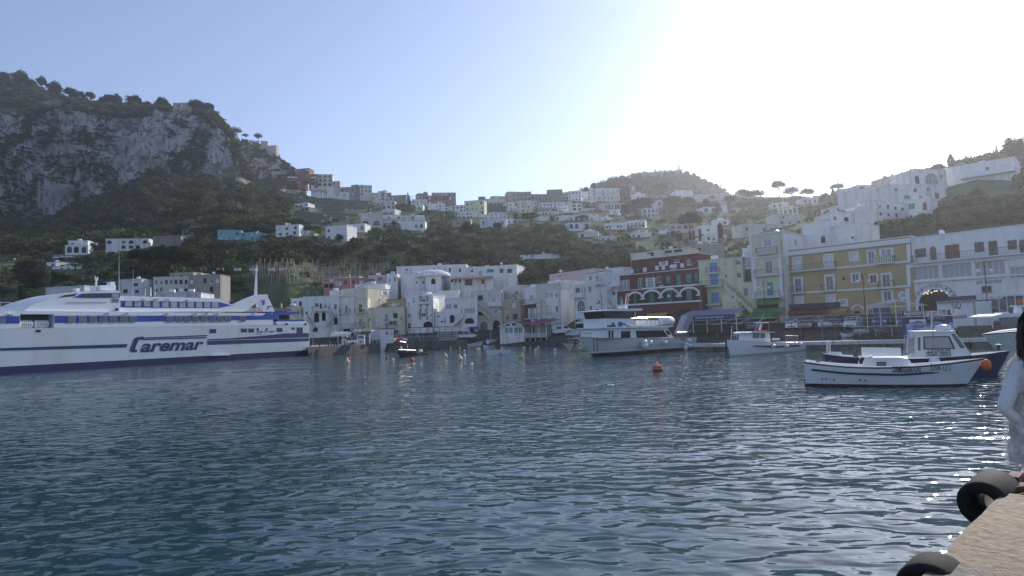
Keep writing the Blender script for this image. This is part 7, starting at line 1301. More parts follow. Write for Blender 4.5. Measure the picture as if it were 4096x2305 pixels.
# ------------------------------------------------------------------ quays, jetty, pontoon
mat('quay_stone',(.16,.15,.14),.95,var=.55,scale=1.6,bump=.6,stain=(.03,.03,.028),stain_amt=.8)
def block(name,label,plan,z0,z1,m_side,m_top,cat='quay',base=None,part='masonry',structure=False):
    """plan polygon (world x, y) from z0 to z1"""
    c=Vector((sum(p[0] for p in plan)/len(plan),sum(p[1] for p in plan)/len(plan),0));n=len(plan);mb=MB()
    lo=[Vector((p[0],p[1],z0))-c for p in plan];hi=[Vector((p[0],p[1],z1))-c for p in plan]
    for i in range(n):mb.poly([lo[i],lo[(i+1) % n],hi[(i+1) % n],hi[i]],m_side)
    mb.poly(hi,m_top);o=mb.build(name);o.location=c
    if structure:struct(o)
    else:tag(o,label,cat)
    return o
jA,jB=W(1228,1425),W(1522,1404.5);jd=(jB-jA).normalized();jn=Vector((-jd.y,jd.x,0));jA2=jA+jd*.3
block('fuel_jetty','stone and concrete jetty carrying the fuel station',[jA2,jB,G(1522,150,0),G(1243,150,0)],-2.5,1.62,'quay_stone','concrete')
for k in range(9):
    p=jA2+(jB-jA2)*((k+.5)/9);o=MB().lathe([(.12,0),(.12,.35),(.2,.4),(.2,.5),(.05,.55)],'rail_dark',10).build('mooring_bollard');tag(o,'black iron mooring bollard on the fuel jetty edge','bollard','bollards on the jetty');o.location=(p.x+jn.x*.5,p.y+jn.y*.5,1.62)
sA,sB=G(1572,138.5,0),G(1868,141.5,0)
sw=block('sea_wall','long rough stone sea wall below the parked cars',[sA,sB,G(1868,151,0),G(1572,150,0)],-2,1.7,'quay_stone','asphalt')
wp=Plane(jB+jd*.05,G(1575,140,0));r=thing('numbered_wall','tall white wall numbered 21 with a small round window','wall',wp.pt(wp.L/2,0));bs=r.location.copy()
_,zt=wp.uz(*V(D1)(1490,155));MB().obox(wp.pt(0,-1,0)-bs,wp.u*wp.L,-wp.n*2.5,(0,0,zt+1),'wall_white').build('wall',r);MB().obox(wp.pt(-.15,zt,.12)-bs,wp.u*(wp.L+.3),-wp.n*2.8,(0,0,.18),'roof_rust').build('coping',r)
u,z=wp.uz(*V(D1)(1490,228));MB().prism([wp.pt(u+.2*math.cos(a*.5236),z+.3*math.sin(a*.5236),.005)-bs for a in range(12)],wp.n*.03,'void').build('round_window',r);put_text(wp,'21',V(D1)(1553,258),V(D1)(1584,256),.42,'maroon',r)
f=V(D1);u0,z0=wp.uz(*f(1600,390));mb=MB()
for k in range(9):mb.obox(wp.pt(wp.L*(1-k*.09),1.7-k*.2-.9,.01)-bs,wp.u*wp.L*.09,wp.n*1.4,(0,0,.9),'quay_stone')
mb.build('water_steps',r)
hp=Plane(G(1482,137.5,0),G(1521,138.5,0));r=thing('weathered_wall','mottled grey and white wall block beside the numbered wall','wall',hp.pt(hp.L/2,1.6));bs=r.location.copy();_,zt=hp.uz(*f(1290,168));MB().obox(hp.pt(0,1.5,0)-bs,hp.u*hp.L,-hp.n*2,(0,0,zt-1.5),'wall_white_b').build('wall',r);MB().obox(hp.pt(0,1.5,.02)-bs,hp.u*hp.L,hp.n*.06,(0,0,(zt-1.5)*.3),'concrete').build('plinth',r)
def wj(x,y,z=1.62):return W(*V(D1)(x,y),z)
a,b_=wj(520,432),wj(868,424);r=thing('fuel_canopy','cream barrel-vaulted canvas canopy over the fuel pumps','canopy',a);pl=Plane(a,b_);bs=a.copy();_,zt=pl.uz(*V(D1)(690,270));H=zt-1.62
mb=MB();n=10
for k in range(n):a0,a1=math.pi*k/n,math.pi*(k+1)/n;mb.prism([pl.pt(0,zt+.75*math.sin(a0),-1.6+1.6*math.cos(a0))-bs,pl.pt(pl.L,zt+.75*math.sin(a0),-1.6+1.6*math.cos(a0))-bs,pl.pt(pl.L,zt+.75*math.sin(a1),-1.6+1.6*math.cos(a1))-bs,pl.pt(0,zt+.75*math.sin(a1),-1.6+1.6*math.cos(a1))-bs],(0,0,.03),'canvas')
mb.build('vault',r)
for u in (.05,pl.L*.33,pl.L*.66,pl.L-.05):
    for o in (-.05,-3.15):MB().tube([pl.pt(u,1.62,o)-bs,pl.pt(u,zt,o)-bs],.06,'frame_white',6).build('post',r)
for x,w,m,l in ((770,30,'plastic_white','white fuel pump with a round blue badge'),(885,22,'ferry_blue','tall blue fuel pump beside the white car'),(1050,36,'plastic_white','white dispenser panel before the grey kiosk')):
    p=wj(x,422);r=thing('fuel_pump',l,'fuel pump',p);s=w/24.0;MB().box(-s*.5,-.25,0,s*.5,.25,1.9 if m == 'plastic_white' else 2.9,m).build('cabinet',r);MB().box(-s*.36,-.27,1.25,s*.36,-.252,1.65,'glass_dark').build('display',r);MB().lathe([(.2,0),(.2,.02)],'boat_navy',12).build('badge',r).matrix_basis=Matrix.Translation((0,-.256,.5)) @ Matrix.Rotation(math.pi/2,4,'X');MB().tube([(s*.5,-.1,1.4),(s*.8,-.15,.6),(s*.5,-.1,.4)],.03,'rubber',5).build('hose',r)
p=wj(1115,416);r=thing('fuel_kiosk','grey fuel kiosk with a red and blue lettered sign roof','kiosk',p);MB().box(-.85,0,0,.85,1.8,2.6,'ink_grey').build('body',r);MB().box(-1.9,-.5,2.62,1.5,2.0,2.78,'plastic_white').build('roof',r);MB().box(-1.9,-.53,2.8,1.5,-.45,3.15,'plastic_white').build('sign_board',r);MB().box(-.2,-.56,2.84,1.45,-.535,2.98,'flag_red').build('sign_band',r)
for x in (-1.3,-.4):MB().lathe([(.14,0),(.14,.03)],'ferry_blue',10).build('sign_badge',r).matrix_basis=Matrix.Translation((x,-.53,2.98)) @ Matrix.Rotation(math.pi/2,4,'X')
pp=Plane(G(1999,147,0),G(2095,144.5,0));r=thing('restaurant_pavilion','white wooden beach restaurant pavilion with gabled front','restaurant',pp.pt(pp.L/2,.8));bs=r.location.copy();f=V(VB);ze=pp.uz(*f(1600,1000))[1];zp=pp.uz(*f(1700,948))[1];ws=[]
for x0,x1 in ((2019,2034),(2036,2051),(2056,2071.5),(2073,2089)):
    u0,za=pp.uz(x0,1333);u1,_=pp.uz(x1,1333);_,zb=pp.uz(x0,1310);ws.append((u0,u1,za,zb,'d'))
mb=MB();facade(mb,pp,0,pp.L,.2,ze,[(*w_[:4],False) for w_ in ws],'wall_white',bs);mb.poly([pp.pt(0,ze)-bs,pp.pt(pp.L,ze)-bs,pp.pt(pp.L*.6,zp)-bs],'wall_white');q=lambda u,o,z:pp.pt(u,z,-o)-bs;mb.poly([q(0,0,.2),q(0,0,ze),q(0,7,ze),q(0,7,.2)],'wall_white');mb.poly([q(pp.L,0,.2),q(pp.L,7,.2),q(pp.L,7,ze),q(pp.L,0,ze)],'wall_white');mb.build('wall',r)
mb=MB();mb.prism([q(-.2,-.3,ze-.05),q(pp.L*.6,-.3,zp+.08),q(pp.L*.6,7,zp+.08),q(-.2,7,ze-.05)],(0,0,.12),'maroon');mb.prism([q(pp.L*.6,-.3,zp+.08),q(pp.L+.2,-.3,ze-.05),q(pp.L+.2,7,ze-.05),q(pp.L*.6,7,zp+.08)],(0,0,.12),'maroon');mb.build('roof',r)
mb=MB();mb.prism([q(-.25,-.32,ze-.1),q(pp.L*.6,-.32,zp+.02),q(pp.L*.6,-.32,zp+.2),q(-.25,-.32,ze+.1)],pp.n*.05,'trim_white');mb.prism([q(pp.L*.6,-.32,zp+.02),q(pp.L+.25,-.32,ze-.1),q(pp.L+.25,-.32,ze+.1),q(pp.L*.6,-.32,zp+.2)],pp.n*.05,'trim_white');mb.build('barge_board',r)
for w_ in ws:add_window(pp,(w_[0]+w_[1])/2,w_[2],w_[1]-w_[0],w_[3]-w_[2],'d',r,bs)
for s_ in (.33,.62):MB().prism([q(pp.L*(s_-.1),-.02,ze+.1),q(pp.L*(s_+.1),-.02,ze+.1),q(pp.L*(s_+.08),-.02,ze+.7),q(pp.L*(s_-.08),-.02,ze+.6)],pp.n*.03,'glass_dark').build('gable_pane',r)
for k in range(1,4):MB().obox(q(pp.L*k/4,-.012,.3),pp.u*.04,pp.n*.02,(0,0,1.5),'rail_grey').build('board_joint',r)
put_text(pp,'Mar',f(1535,1050),f(1570,1046),.3,'magenta',r,shear=.3)
pq=Plane(G(2096,144.4,0),G(2184,141,0));f=V(VC);zf=pq.uz(*f(400,1160))[1];zr_=pq.uz(*f(400,965))[1];r2=thing('restaurant_porch','glazed restaurant porch with white balustrade and maroon awning','porch',pq.pt(pq.L/2,1));bs=r2.location.copy();q=lambda u,o,z:pq.pt(u,z,-o)-bs
MB().obox(q(0,0,zf-.15),pq.u*pq.L,-pq.n*6,(0,0,.15),'boat_wood').build('deck',r2)
for k in range(5):MB().obox(q(pq.L*k/4-.05,.1,0.2),pq.u*.1,-pq.n*.1,(0,0,zf-.36),'frame_white').build('stilt',r2)
for k in range(4):MB().obox(q(pq.L*k/3-.05,.1,zf),pq.u*.12,-pq.n*.12,(0,0,zr_-zf),'frame_white').build('post',r2)
bal_m=MB().box(-.03,-.02,.1,.03,.02,.85,'frame_white').mesh('baluster')
for k in range(34):link('baluster',bal_m,r2,q(pq.L*(k+.5)/34,.08,zf),pq.rz())
MB().obox(q(0,.02,zf+.85),pq.u*pq.L,-pq.n*.12,(0,0,.08),'frame_white').build('handrail',r2);MB().obox(q(0,.04,zf+.05),pq.u*pq.L,-pq.n*.08,(0,0,.05),'frame_white').build('bottom_rail',r2)
for k in range(8):MB().obox(q(pq.L*(k+.06)/8,2.2,zf),pq.u*pq.L/8*.88,-pq.n*.04,(0,0,zr_-zf-.2),'glass_grey').build('glass_panel',r2);MB().obox(q(pq.L*k/8,2.15,zf),pq.u*pq.L/8*.06,-pq.n*.1,(0,0,zr_-zf-.2),'frame_white').build('mullion',r2)
mb=MB();mb.prism([q(-.1,-.6,zr_+.0),q(pq.L+.1,-.6,zr_),q(pq.L+.1,6,zr_+.9),q(-.1,6,zr_+.9)],(0,0,.06),'maroon');mb.obox(q(-.1,-.58,zr_-.35),pq.u*(pq.L+.2),-pq.n*.03,(0,0,.35),'maroon');mb.build('awning',r2);put_text(pq.shift(.62),'Snack Bar Canale',f(345,985),f(470,980),.22,'canvas_white',r2,shear=.3)
kp=Plane(G(1755,143.5,0),G(1827,145,0));r=thing('lattice_kiosk','white lattice kiosk frame with scalloped canopy on the sea wall','kiosk',kp.pt(0,1.8));bs=r.location.copy();f=V(VB);z1=kp.uz(*f(760,1060))[1];z2=kp.uz(*f(760,1022))[1]
for k in range(9):MB().obox(kp.pt(kp.L*k/8-.04,1.8)-bs,kp.u*.08,-kp.n*.08,(0,0,z1-1.8),'frame_white').build('upright',r)
for k in range(5):z=1.9+(z1-1.9)*k/4.6;MB().obox(kp.pt(0,z,.01)-bs,kp.u*kp.L,kp.n*.04,(0,0,.08),'frame_white').build('lattice_bar',r)
MB().obox(kp.pt(-.2,z1,.2)-bs,kp.u*(kp.L+.4),-kp.n*3,(0,0,z2-z1),'canvas_white').build('canopy',r)
for k in range(4):MB().tube([kp.pt(kp.L*(k+.5)/4,z2,.22)-bs,kp.pt(kp.L*(k+.6)/4,z1+.3,.26)-bs,kp.pt(kp.L*(k+.9)/4,z1+.5,.22)-bs],.07,'canvas_white',6).build('furled_blind',r)
fp=Plane(G(1632,141.5,0),G(1809,143,0));r=thing('pipe_pergola','dark pipe pergola frame over the parked cars','pergola',fp.pt(0,1.8));bs=r.location.copy();z1=fp.uz(*f(500,1012))[1]
for k in range(8):MB().tube([fp.pt(fp.L*k/7,1.8)-bs,fp.pt(fp.L*k/7,z1)-bs],.045,'rail_dark',5).build('post',r)
for o in (0,-3):MB().tube([fp.pt(0,z1,o)-bs,fp.pt(fp.L,z1,o)-bs],.05,'rail_dark',5).build('beam',r)
rl=thing('quay_railing','grey pipe railing along the sea wall top','railing',fp.pt(0,1.8));mb=MB();sp=Plane(sA,sB);railing(mb,[sp.pt(.2,1.8,-.3)-rl.location,sp.pt(sp.L*.8,1.8,-.3)-rl.location],1.0,'galv',1.6,.03);mb.build('rails',rl)
for x0,y0,x1,y1,m,l in ((1652,330,1765,382,'flag_red','faded red metal box on the sea wall'),(2010,252,2085,290,'ink_grey','grey bin behind the parked cars')):p=G(V(D1)((x0+x1)/2,y1)[0],141 if m == 'flag_red' else 148,1.7);s=(x1-x0)/4.293/18;mb=MB();mb.box(-s/2,0,0,s/2,.7,.75,m);mb.box(-s/2-.04,-.04,.751,s/2+.04,.74,.82,m);o=mb.build('metal_box');tag(o,l,'box');o.location=p
p0,p1=W(2775,1376.5,.95),W(4250,1347,.95);pl=Plane(p0,p1);r=thing('concrete_pontoon','long pale concrete pontoon across the slipway','pontoon',pl.pt(pl.L/2,0));bs=r.location.copy();n=14
for k in range(n):MB().obox(pl.pt(pl.L*k/n+.03,.55)-bs,pl.u*(pl.L/n-.06),-pl.n*2.4,(0,0,.4),'concrete_pale').build('deck_slab',r)
for k in range(n):MB().obox(pl.pt(pl.L*(k+.1)/n,-1.5,-.25)-bs,pl.u*(pl.L/n*.8),-pl.n*1.9,(0,0,2.04),'quay_stone').build('pier_block',r)
fr=thing('steel_scaffold','long rusty pipe framework standing on the pontoon','framework',pl.pt(0,.95));fb_=fr.location.copy();zt=P(3000,1292,80).z
us_=[pl.uz(x,1365)[0] for x in (2818,2868,2926,3085,3166,3206,3294,3336,3470)]
for i,u in enumerate(us_):o=-.3 if i % 2 else -2.1;MB().tube([pl.pt(u,.95,o)-fb_,pl.pt(u,zt+.2,o)-fb_],.045,'rust',5).build('post',fr)
for o in (-.3,-2.1):
    for dz in (0,.5):MB().tube([pl.pt(us_[0]-2,zt+dz,o)-fb_,pl.pt(us_[-1]+6,zt+dz+.15,o)-fb_],.035,'galv',5).build('rail',fr)
for k in range(9):u=us_[0]+(us_[-1]-us_[0])*k/9;MB().tube([pl.pt(u,zt,-.3)-fb_,pl.pt(u+1.6,zt+.65,-2.1)-fb_],.03,'galv',5).build('brace',fr)
for k in (.05,.2,.33,.52,.7):u=us_[0]+(us_[-1]-us_[0])*k;MB().obox(pl.pt(u,zt-.05,-.2)-fb_,pl.u*1.0,-pl.n*.3,(0,0,.05),'steel').build('walk_plate',fr)
for x in (3075,3290):
    u=pl.uz(x,1365)[0];o=thing('marker_flag','small orange marker flag on a pole at the pontoon' if x < 3200 else 'orange marker flag on a thin pole beside the parked jeep','flag',pl.pt(u,.95,-1));MB().tube([(0,0,0),(0,0,2.6)],.02,'rail_grey',5).build('pole',o);MB().prism([(0,0,1.9),(.12,.03,1.95),(.16,0,2.4),(0,0,2.6)],(0,.02,0),'orange').build('cloth',o)
def wz(view,x,y,z=2.2):return W(*V(view)(x,y),z)
a,b_=P(*V(VF)(968,1372),92),P(*V(VF)(1705,1352),86);pl=Plane(a,b_);r=thing('steel_walkway','grey raised walkway with pipe railings beside the white van','walkway',pl.pt(0,1.2));bs=r.location.copy();zd=a.z
MB().obox(pl.pt(0,zd-.15)-bs,pl.u*pl.L,-pl.n*1.5,(0,0,.15),'galv').build('deck',r)
for k in range(8):
    MB().tube([pl.pt(pl.L*k/7,zd)-bs,pl.pt(pl.L*k/7,zd+1.1)-bs],.035,'galv',5).build('rail_post',r)
    if k % 2:MB().tube([pl.pt(pl.L*k/7,.5,-.4)-bs,pl.pt(pl.L*k/7,zd-.15,-.4)-bs],.08,'galv',6).build('leg',r)
for h in (.55,1.1):MB().tube([pl.pt(0,zd+h)-bs,pl.pt(pl.L,zd+h)-bs],.03,'galv',5).build('rail',r)
pl=Plane(P(*V(VF)(1190,1290),95),P(*V(VF)(1900,1270),90));r=thing('marquee_frame','white marquee frame with peaked roof before the yellow building','marquee',pl.pt(0,2.2));bs=r.location.copy();f=V(VF);ze=pl.uz(*f(1300,1128))[1];zp=pl.uz(*f(1545,1030))[1];um=pl.uz(*f(1545,1030))[0]
for u in (0,pl.L*.25,um,pl.L*.75,pl.L):MB().tube([pl.pt(u,2.1)-bs,pl.pt(u,ze if u != um else zp)-bs],.06,'frame_white',6).build('post',r)
for a_,b2 in (((0,ze),(um,zp)),((um,zp),(pl.L,ze)),((0,ze),(pl.L,ze)),((0,ze+.25),(um,zp+.1))):MB().tube([pl.pt(*a_)-bs,pl.pt(*b2)-bs],.06,'frame_white',6).build('rafter',r)
for o in (-3,):
    for a_,b2 in (((0,ze),(um,zp)),((um,zp),(pl.L,ze))):MB().tube([pl.pt(*a_,o)-bs,pl.pt(*b2,o)-bs],.05,'frame_white',6).build('rafter',r)
tp=Plane(P(3626,1330,75),P(3815,1325,73.2));r=thing('ticket_office','blue picture-printed ticket office with a long lettered sign','kiosk',tp.pt(tp.L/2,1));bs=r.location.copy();f=V(VG)
_,zt=tp.uz(*f(550,1246));_,zs1=tp.uz(*f(545,1168));MB().obox(tp.pt(0,.5)-bs,tp.u*tp.L,-tp.n*3,(0,0,zt-.5),'tarp_blue').build('body',r)
_,zm=tp.uz(*f(550,1330));mb=MB()
m_,t_,b2=_bsdf('kiosk_print');n_=t_.nodes.new('ShaderNodeTexNoise');n_.inputs['Scale'].default_value=.9;n_.inputs['Detail'].default_value=5;tc=t_.nodes.new('ShaderNodeTexCoord');rp=t_.nodes.new('ShaderNodeValToRGB');t_.links.new(tc.outputs['Object'],n_.inputs['Vector']);t_.links.new(n_.outputs[0],rp.inputs[0]);e=rp.color_ramp.elements;e[0].position=.35;e[0].color=(.02,.10,.36,1);e[1].position=.72;e[1].color=(.45,.62,.82,1);t_.links.new(rp.outputs[0],b2.inputs['Base Color']);MATS['kiosk_print']=m_
MB().obox(tp.pt(.02,.6,.005)-bs,tp.u*(tp.L-.04),tp.n*.03,(0,0,zm-.6),'kiosk_print').build('printed_panel',r);MB().obox(tp.pt(.02,zm,.005)-bs,tp.u*(tp.L-.04),tp.n*.03,(0,0,zt-zm-.05),'navy_panel').build('printed_header',r)
u0,_=tp.uz(*f(205,1205));u1,_=tp.uz(*f(885,1205));ui,_=tp.uz(*f(488,1205));MB().obox(tp.pt(u0,zt+.1,.25)-bs,tp.u*(u1-u0),tp.n*.12,(0,0,zs1-zt-.1),'maroon').build('sign_board',r);sp_=tp.shift(.37);MB().obox(tp.pt(ui,zt+.16,.371)-bs,tp.u*(u1-ui-.85),tp.n*.01,(0,0,zs1-zt-.22),'frame_white').build('sign_field',r)
put_text(sp_,'Biglietteria',f(212,1228),f(478,1210),.42,'frame_white',r,o=.015,bold=.02);put_text(sp_,'Ticket Office',f(495,1218),f(806,1198),.42,'maroon',r,o=.02,bold=.012);uc,zc=tp.uz(*f(845,1185));MB().prism([tp.pt(uc+.36*math.cos(a*.3142),zc+.36*math.sin(a*.3142),.372)-bs for a in range(20)],tp.n*.012,'frame_white').build('info_disc',r);put_text(sp_,'i',f(840,1200),f(852,1199),.44,'maroon',r,o=.03,bold=.03)
MB().obox(tp.pt(-.1,zt+.0,.5)-bs,tp.u*(tp.L+.6),-tp.n*3.6,(0,0,.08),'canvas_white').build('roof',r);put_text(tp,'CAPRI WATCH',f(518,1285),f(742,1272),.3,'frame_white',r,o=.05)
u0,za=tp.uz(*f(280,1350));u1,zb=tp.uz(*f(492,1278));MB().obox(tp.pt(u0,za,.04)-bs,tp.u*(u1-u0),tp.n*.02,(0,0,zb-za),'canvas_white').build('map_poster',r);MB().prism([tp.pt(u0+(u1-u0)*x,za+(zb-za)*y,.062)-bs for x,y in ((.2,.35),(.35,.6),(.55,.75),(.8,.6),(.78,.4),(.5,.3))],tp.n*.006,'shut_lightgreen').build('map_island',r)
for k in range(8):MB().obox(tp.pt(u0+(u1-u0)*(.03+.12*k),za+.05,.062)-bs,tp.u*(u1-u0)*.09,tp.n*.006,(0,0,.2),'ferry_blue').build('map_photo',r)
uc,zc=tp.uz(*f(640,1390));mb=MB()
for k in range(20):a0,a1=6.2832*k/20,6.2832*(k+1)/20;c_=lambda a,R_:tp.pt(uc+R_*math.cos(a),zc+R_*math.sin(a),.04)-bs;mb.prism([c_(a0,.55),c_(a1,.55),c_(a1,.75),c_(a0,.75)],tp.n*.01,'rail_grey')
mb.build('printed_watch',r)
gp=Plane(P(*V(VG)(655,1330),84),P(*V(VG)(1150,1320),79.5));r=thing('tour_kiosk','white ticket kiosk with dark lettering and a magenta panel','kiosk',gp.pt(gp.L/2,2.2));bs=r.location.copy();f=V(VG);_,zt=gp.uz(*f(900,1062));_,zb=gp.uz(*f(900,1330));MB().obox(gp.pt(0,zb-.6)-bs,gp.u*gp.L,-gp.n*3,(0,0,zt-zb+.6),'canvas_white').build('body',r)
u0,za=gp.uz(*f(630,1095));u1,zb2=gp.uz(*f(1155,1038));MB().obox(gp.pt(u0,zt-.02,.1)-bs,gp.u*(u1-u0),gp.n*.1,(0,0,.75),'boat_navy').build('sign_board',r);put_text(gp.shift(.2),'BLUE GROTTO TICKET POINT ISLAND TOUR',f(635,1088),f(1150,1062),.36,'canvas',r,o=.01,bold=.015)
put_text(gp,'GO',f(835,1150),f(950,1146),.95,'ink_grey',r,o=.01,bold=.03);u0,za=gp.uz(*f(835,1270));u1,zb2=gp.uz(*f(1013,1222));MB().obox(gp.pt(u0,za,.004)-bs,gp.u*(u1-u0),gp.n*.02,(0,0,zb2-za),'magenta').build('name_panel',r);put_text(gp,'yamamay',f(838,1258),f(1005,1250),.42,'canvas_white',r,o=.03);MB().obox(gp.pt(gp.L-.25,zb-.5,.01)-bs,gp.u*.25,gp.n*.05,(0,0,zt-zb+.4),'wall_tan').build('edge_panel',r)
pl=Plane(P(*V(VG)(1150,1250),85),P(*V(VG)(2000,1220),76));r=thing('cafe_veranda','glazed white cafe veranda under the gelateria lettering','veranda',pl.pt(pl.L/2,2.2));bs=r.location.copy();_,zt=pl.uz(*V(VG)(1450,985))
for k in range(9):MB().obox(pl.pt(pl.L*k/8-.06,2.2)-bs,pl.u*.12,-pl.n*.12,(0,0,zt-2.2),'frame_white').build('post',r)
for k in range(8):MB().obox(pl.pt(pl.L*(k+.04)/8,3.1,-.04)-bs,pl.u*pl.L/8*.9,-pl.n*.03,(0,0,zt-3.4),'glass_grey').build('glass_panel',r);MB().obox(pl.pt(pl.L*(k+.04)/8,2.2,-.04)-bs,pl.u*pl.L/8*.9,-pl.n*.05,(0,0,.85),'frame_white').build('lower_panel',r)
for k in range(5):MB().obox(pl.pt(-.2,zt+.02+k*.09,.3-k*.7)-bs,pl.u*(pl.L+.4),-pl.n*.6,(0,0,.06),'canvas_white').build('roof_slat',r)
for k in range(9):
    pl=Plane(P(3830,1300,80-k*.9),P(4300,1290,74-k*.9));
    if k == 0:r=thing('harbour_steps','broad dark stone steps below the tour kiosk','steps',pl.pt(0,0));bs=r.location.copy()
    MB().obox(pl.pt(0,.4,0)-bs,pl.u*pl.L,-pl.n*.9,(0,0,1.75-k*.16),'quay_stone').build('step',r)
for i,(x,y,l) in enumerate(((735,375,'grey concrete slab lying on the slipway below the walkway'),(960,360,'narrow concrete slab on the slipway by the ticket office'),(1895,350,'pale concrete ramp slab on the harbour steps'))):
    p=W(*V(Q1)(x,y),1.5);mb=MB();mb.prism([(-.9,-1.4,0),(.9,-1.4,0),(1.1,1.4,.35),(-.7,1.4,.35)],(0,0,.22),'concrete');o=mb.build('concrete_slab');tag(o,l,'slab');o.location=p;o.rotation_euler=(0,0,-.4)
# ------------------------------------------------------------------ street lamps
def lamp_globe(view,x,yb,yt,label,z=2.1):
    p=S(V(view)(x,yb)[0],8);t=P(*V(view)(x,yt),p.y);H=t.z-p.z;r=thing('street_lamp',label,'street lamp',p,0,'twin-globe street lamps');MB().lathe([(.16,0),(.14,.8),(.07,.9),(.05,H*.75),(.04,H)],'rail_dark',8).build('post',r)
    for s in (-1,1):MB().tube([(0,0,H*.86),(s*.25,0,H*.97),(s*.6,0,H*.97),(s*.85,0,H*.87)],.035,'rail_dark',5).build('arm',r);MB().lathe([(.05,-.28),(.2,-.2),(.28,0),(.2,.2),(.07,.28)],'plastic_white',12,(s*.85,0,H*.87-.3)).build('globe',r,True);MB().lathe([(.1,0),(.05,.15)],'rail_dark',8,(s*.85,0,H*.87-.05)).build('cap',r)
    MB().tube([(-.18,0,H*.8),(.18,0,H*.8)],.025,'rail_dark',5).build('collar',r)
for v,x,yb,yt,l in ((VB,1580,980,718,'twin-globe lamp beside the beige house'),(VC,500,1100,605,'twin-globe lamp at the restaurant porch'),(VC,1378,1100,540,'twin-globe lamp beside the yacht bow'),(VD,905,1240,635,'twin-globe lamp before the red arcade'),(VE,912,1245,768,'twin-globe lamp before the green awnings'),(VF,1170,1330,668,'twin-globe lamp before the yellow building'),(VG,1300,1300,512,'twin-globe lamp before the gelateria')):lamp_globe(v,x,yb,yt,l)
def lamp_cobra(view,x,yb,yt,label,dx=1.6,z=1.9,both=False,h=None):
    p=(W(*V(view)(x,yb),z) if z == 1.6 else S(V(view)(x,yb)[0],20 if V(view)(x,yb)[0] < 1600 else 14,1.7)) if z is not None else ground(*V(view)(x,yb));t=P(*V(view)(x,yt),p.y);H=h or t.z-p.z;r=thing('lamp_post',label,'street lamp',p,0,'curved-neck lamp posts');k=H*.16;MB().tube([(0,0,-.3),(0,0,H*.82)],[.1,.06],'galv',6).build('post',r)
    for s in ((-1,1) if both else (1,)):MB().tube([(0,0,H*.8),(s*dx*.12,0,H*.92),(s*dx*.5,0,H*.985),(s*dx,0,H)],.045,'galv',5).build('arm',r);MB().box(min(s*dx*.9,s*dx*1.3),-.12,H-.06,max(s*dx*.9,s*dx*1.3),.12,H+.06,'boat_white').build('lamp_head',r)
for v,x,yb,yt,l,dx,b2 in ((VA,625,1235,672,'tall curved lamp post at the fuel canopy',1.9,0),(VA,1425,1235,652,'curved lamp post at the numbered wall',-1.6,0),(VB,620,1190,640,'curved lamp post beside the lattice kiosk',-1.3,0),(VB,1385,1095,622,'curved lamp post before the olive house',.7,0),(VA,1048,1110,732,'double-headed lamp post behind the fuel kiosk',1.2,1),(VA,262,1080,775,'double-headed lamp post past the ferry stern',1.3,1)):lamp_cobra(v,x,yb,yt,l,dx,1.7,bool(b2))
for v,x,yb,yt,l in ((L1,505,290,205,'hillside lamp post above the guard rail'),(L1,348,345,247,'hillside lamp post beside the pale shelter roof'),(L1,1370,190,102,'hillside lamp post behind the long white house'),(L1,1745,170,88,'hillside lamp post beside the stone ruin'),(L1,2318,450,330,'hillside lamp post in the dark slope below the turquoise house'),(HC,205,1065,952,'hillside lamp post over the vineyard wall end'),(HC,722,1085,957,'hillside lamp post over the middle of the vineyard'),(HC,1245,1095,970,'hillside lamp post above the long white hillside house'),(HC,1800,1060,987,'hillside lamp post above the cube house')):lamp_cobra(v,x,yb,yt,l,.9,None)
p=G(48,130,1.6);lamp_cobra((0,0,1),48,1345,1167,'curved lamp post on the quay behind the ferry bow',.9,1.6)
g=ground(*V(H2)(1685,975));t=P(*V(H2)(1685,735),g.y);H=t.z-g.z;r=thing('floodlight_mast','pale floodlight mast rising from the wood','mast',g);MB().tube([(0,0,-1),(0,0,H)],[.3,.16],'rail_grey',6).build('post',r)
for s in (-2,-1,1,2):MB().box(s*.9-.35,-.2,H-.5+abs(s)*.2,s*.9+.35,.2,H+.1+abs(s)*.2,'canvas_white').build('floodlight',r)
MB().tube([(-1.9,0,H-.2),(1.9,0,H-.2)],.08,'rail_grey',4).build('crossbar',r)
r=thing('guard_rail','long pale slatted guard rail along the hillside road','railing',ground(120,1005));bs=r.location.copy();sl_=MB().box(-.9,-.05,0,.9,.05,.18,'concrete_pale').mesh('rail_slat')
for k in range(46):
    x=2+k*5.6;y=1010-(k/46)*22;g=ground(x,y);
    for h in (.4,.9):link('rail_slat',sl_,r,g-bs+Vector((0,-.4,h)))
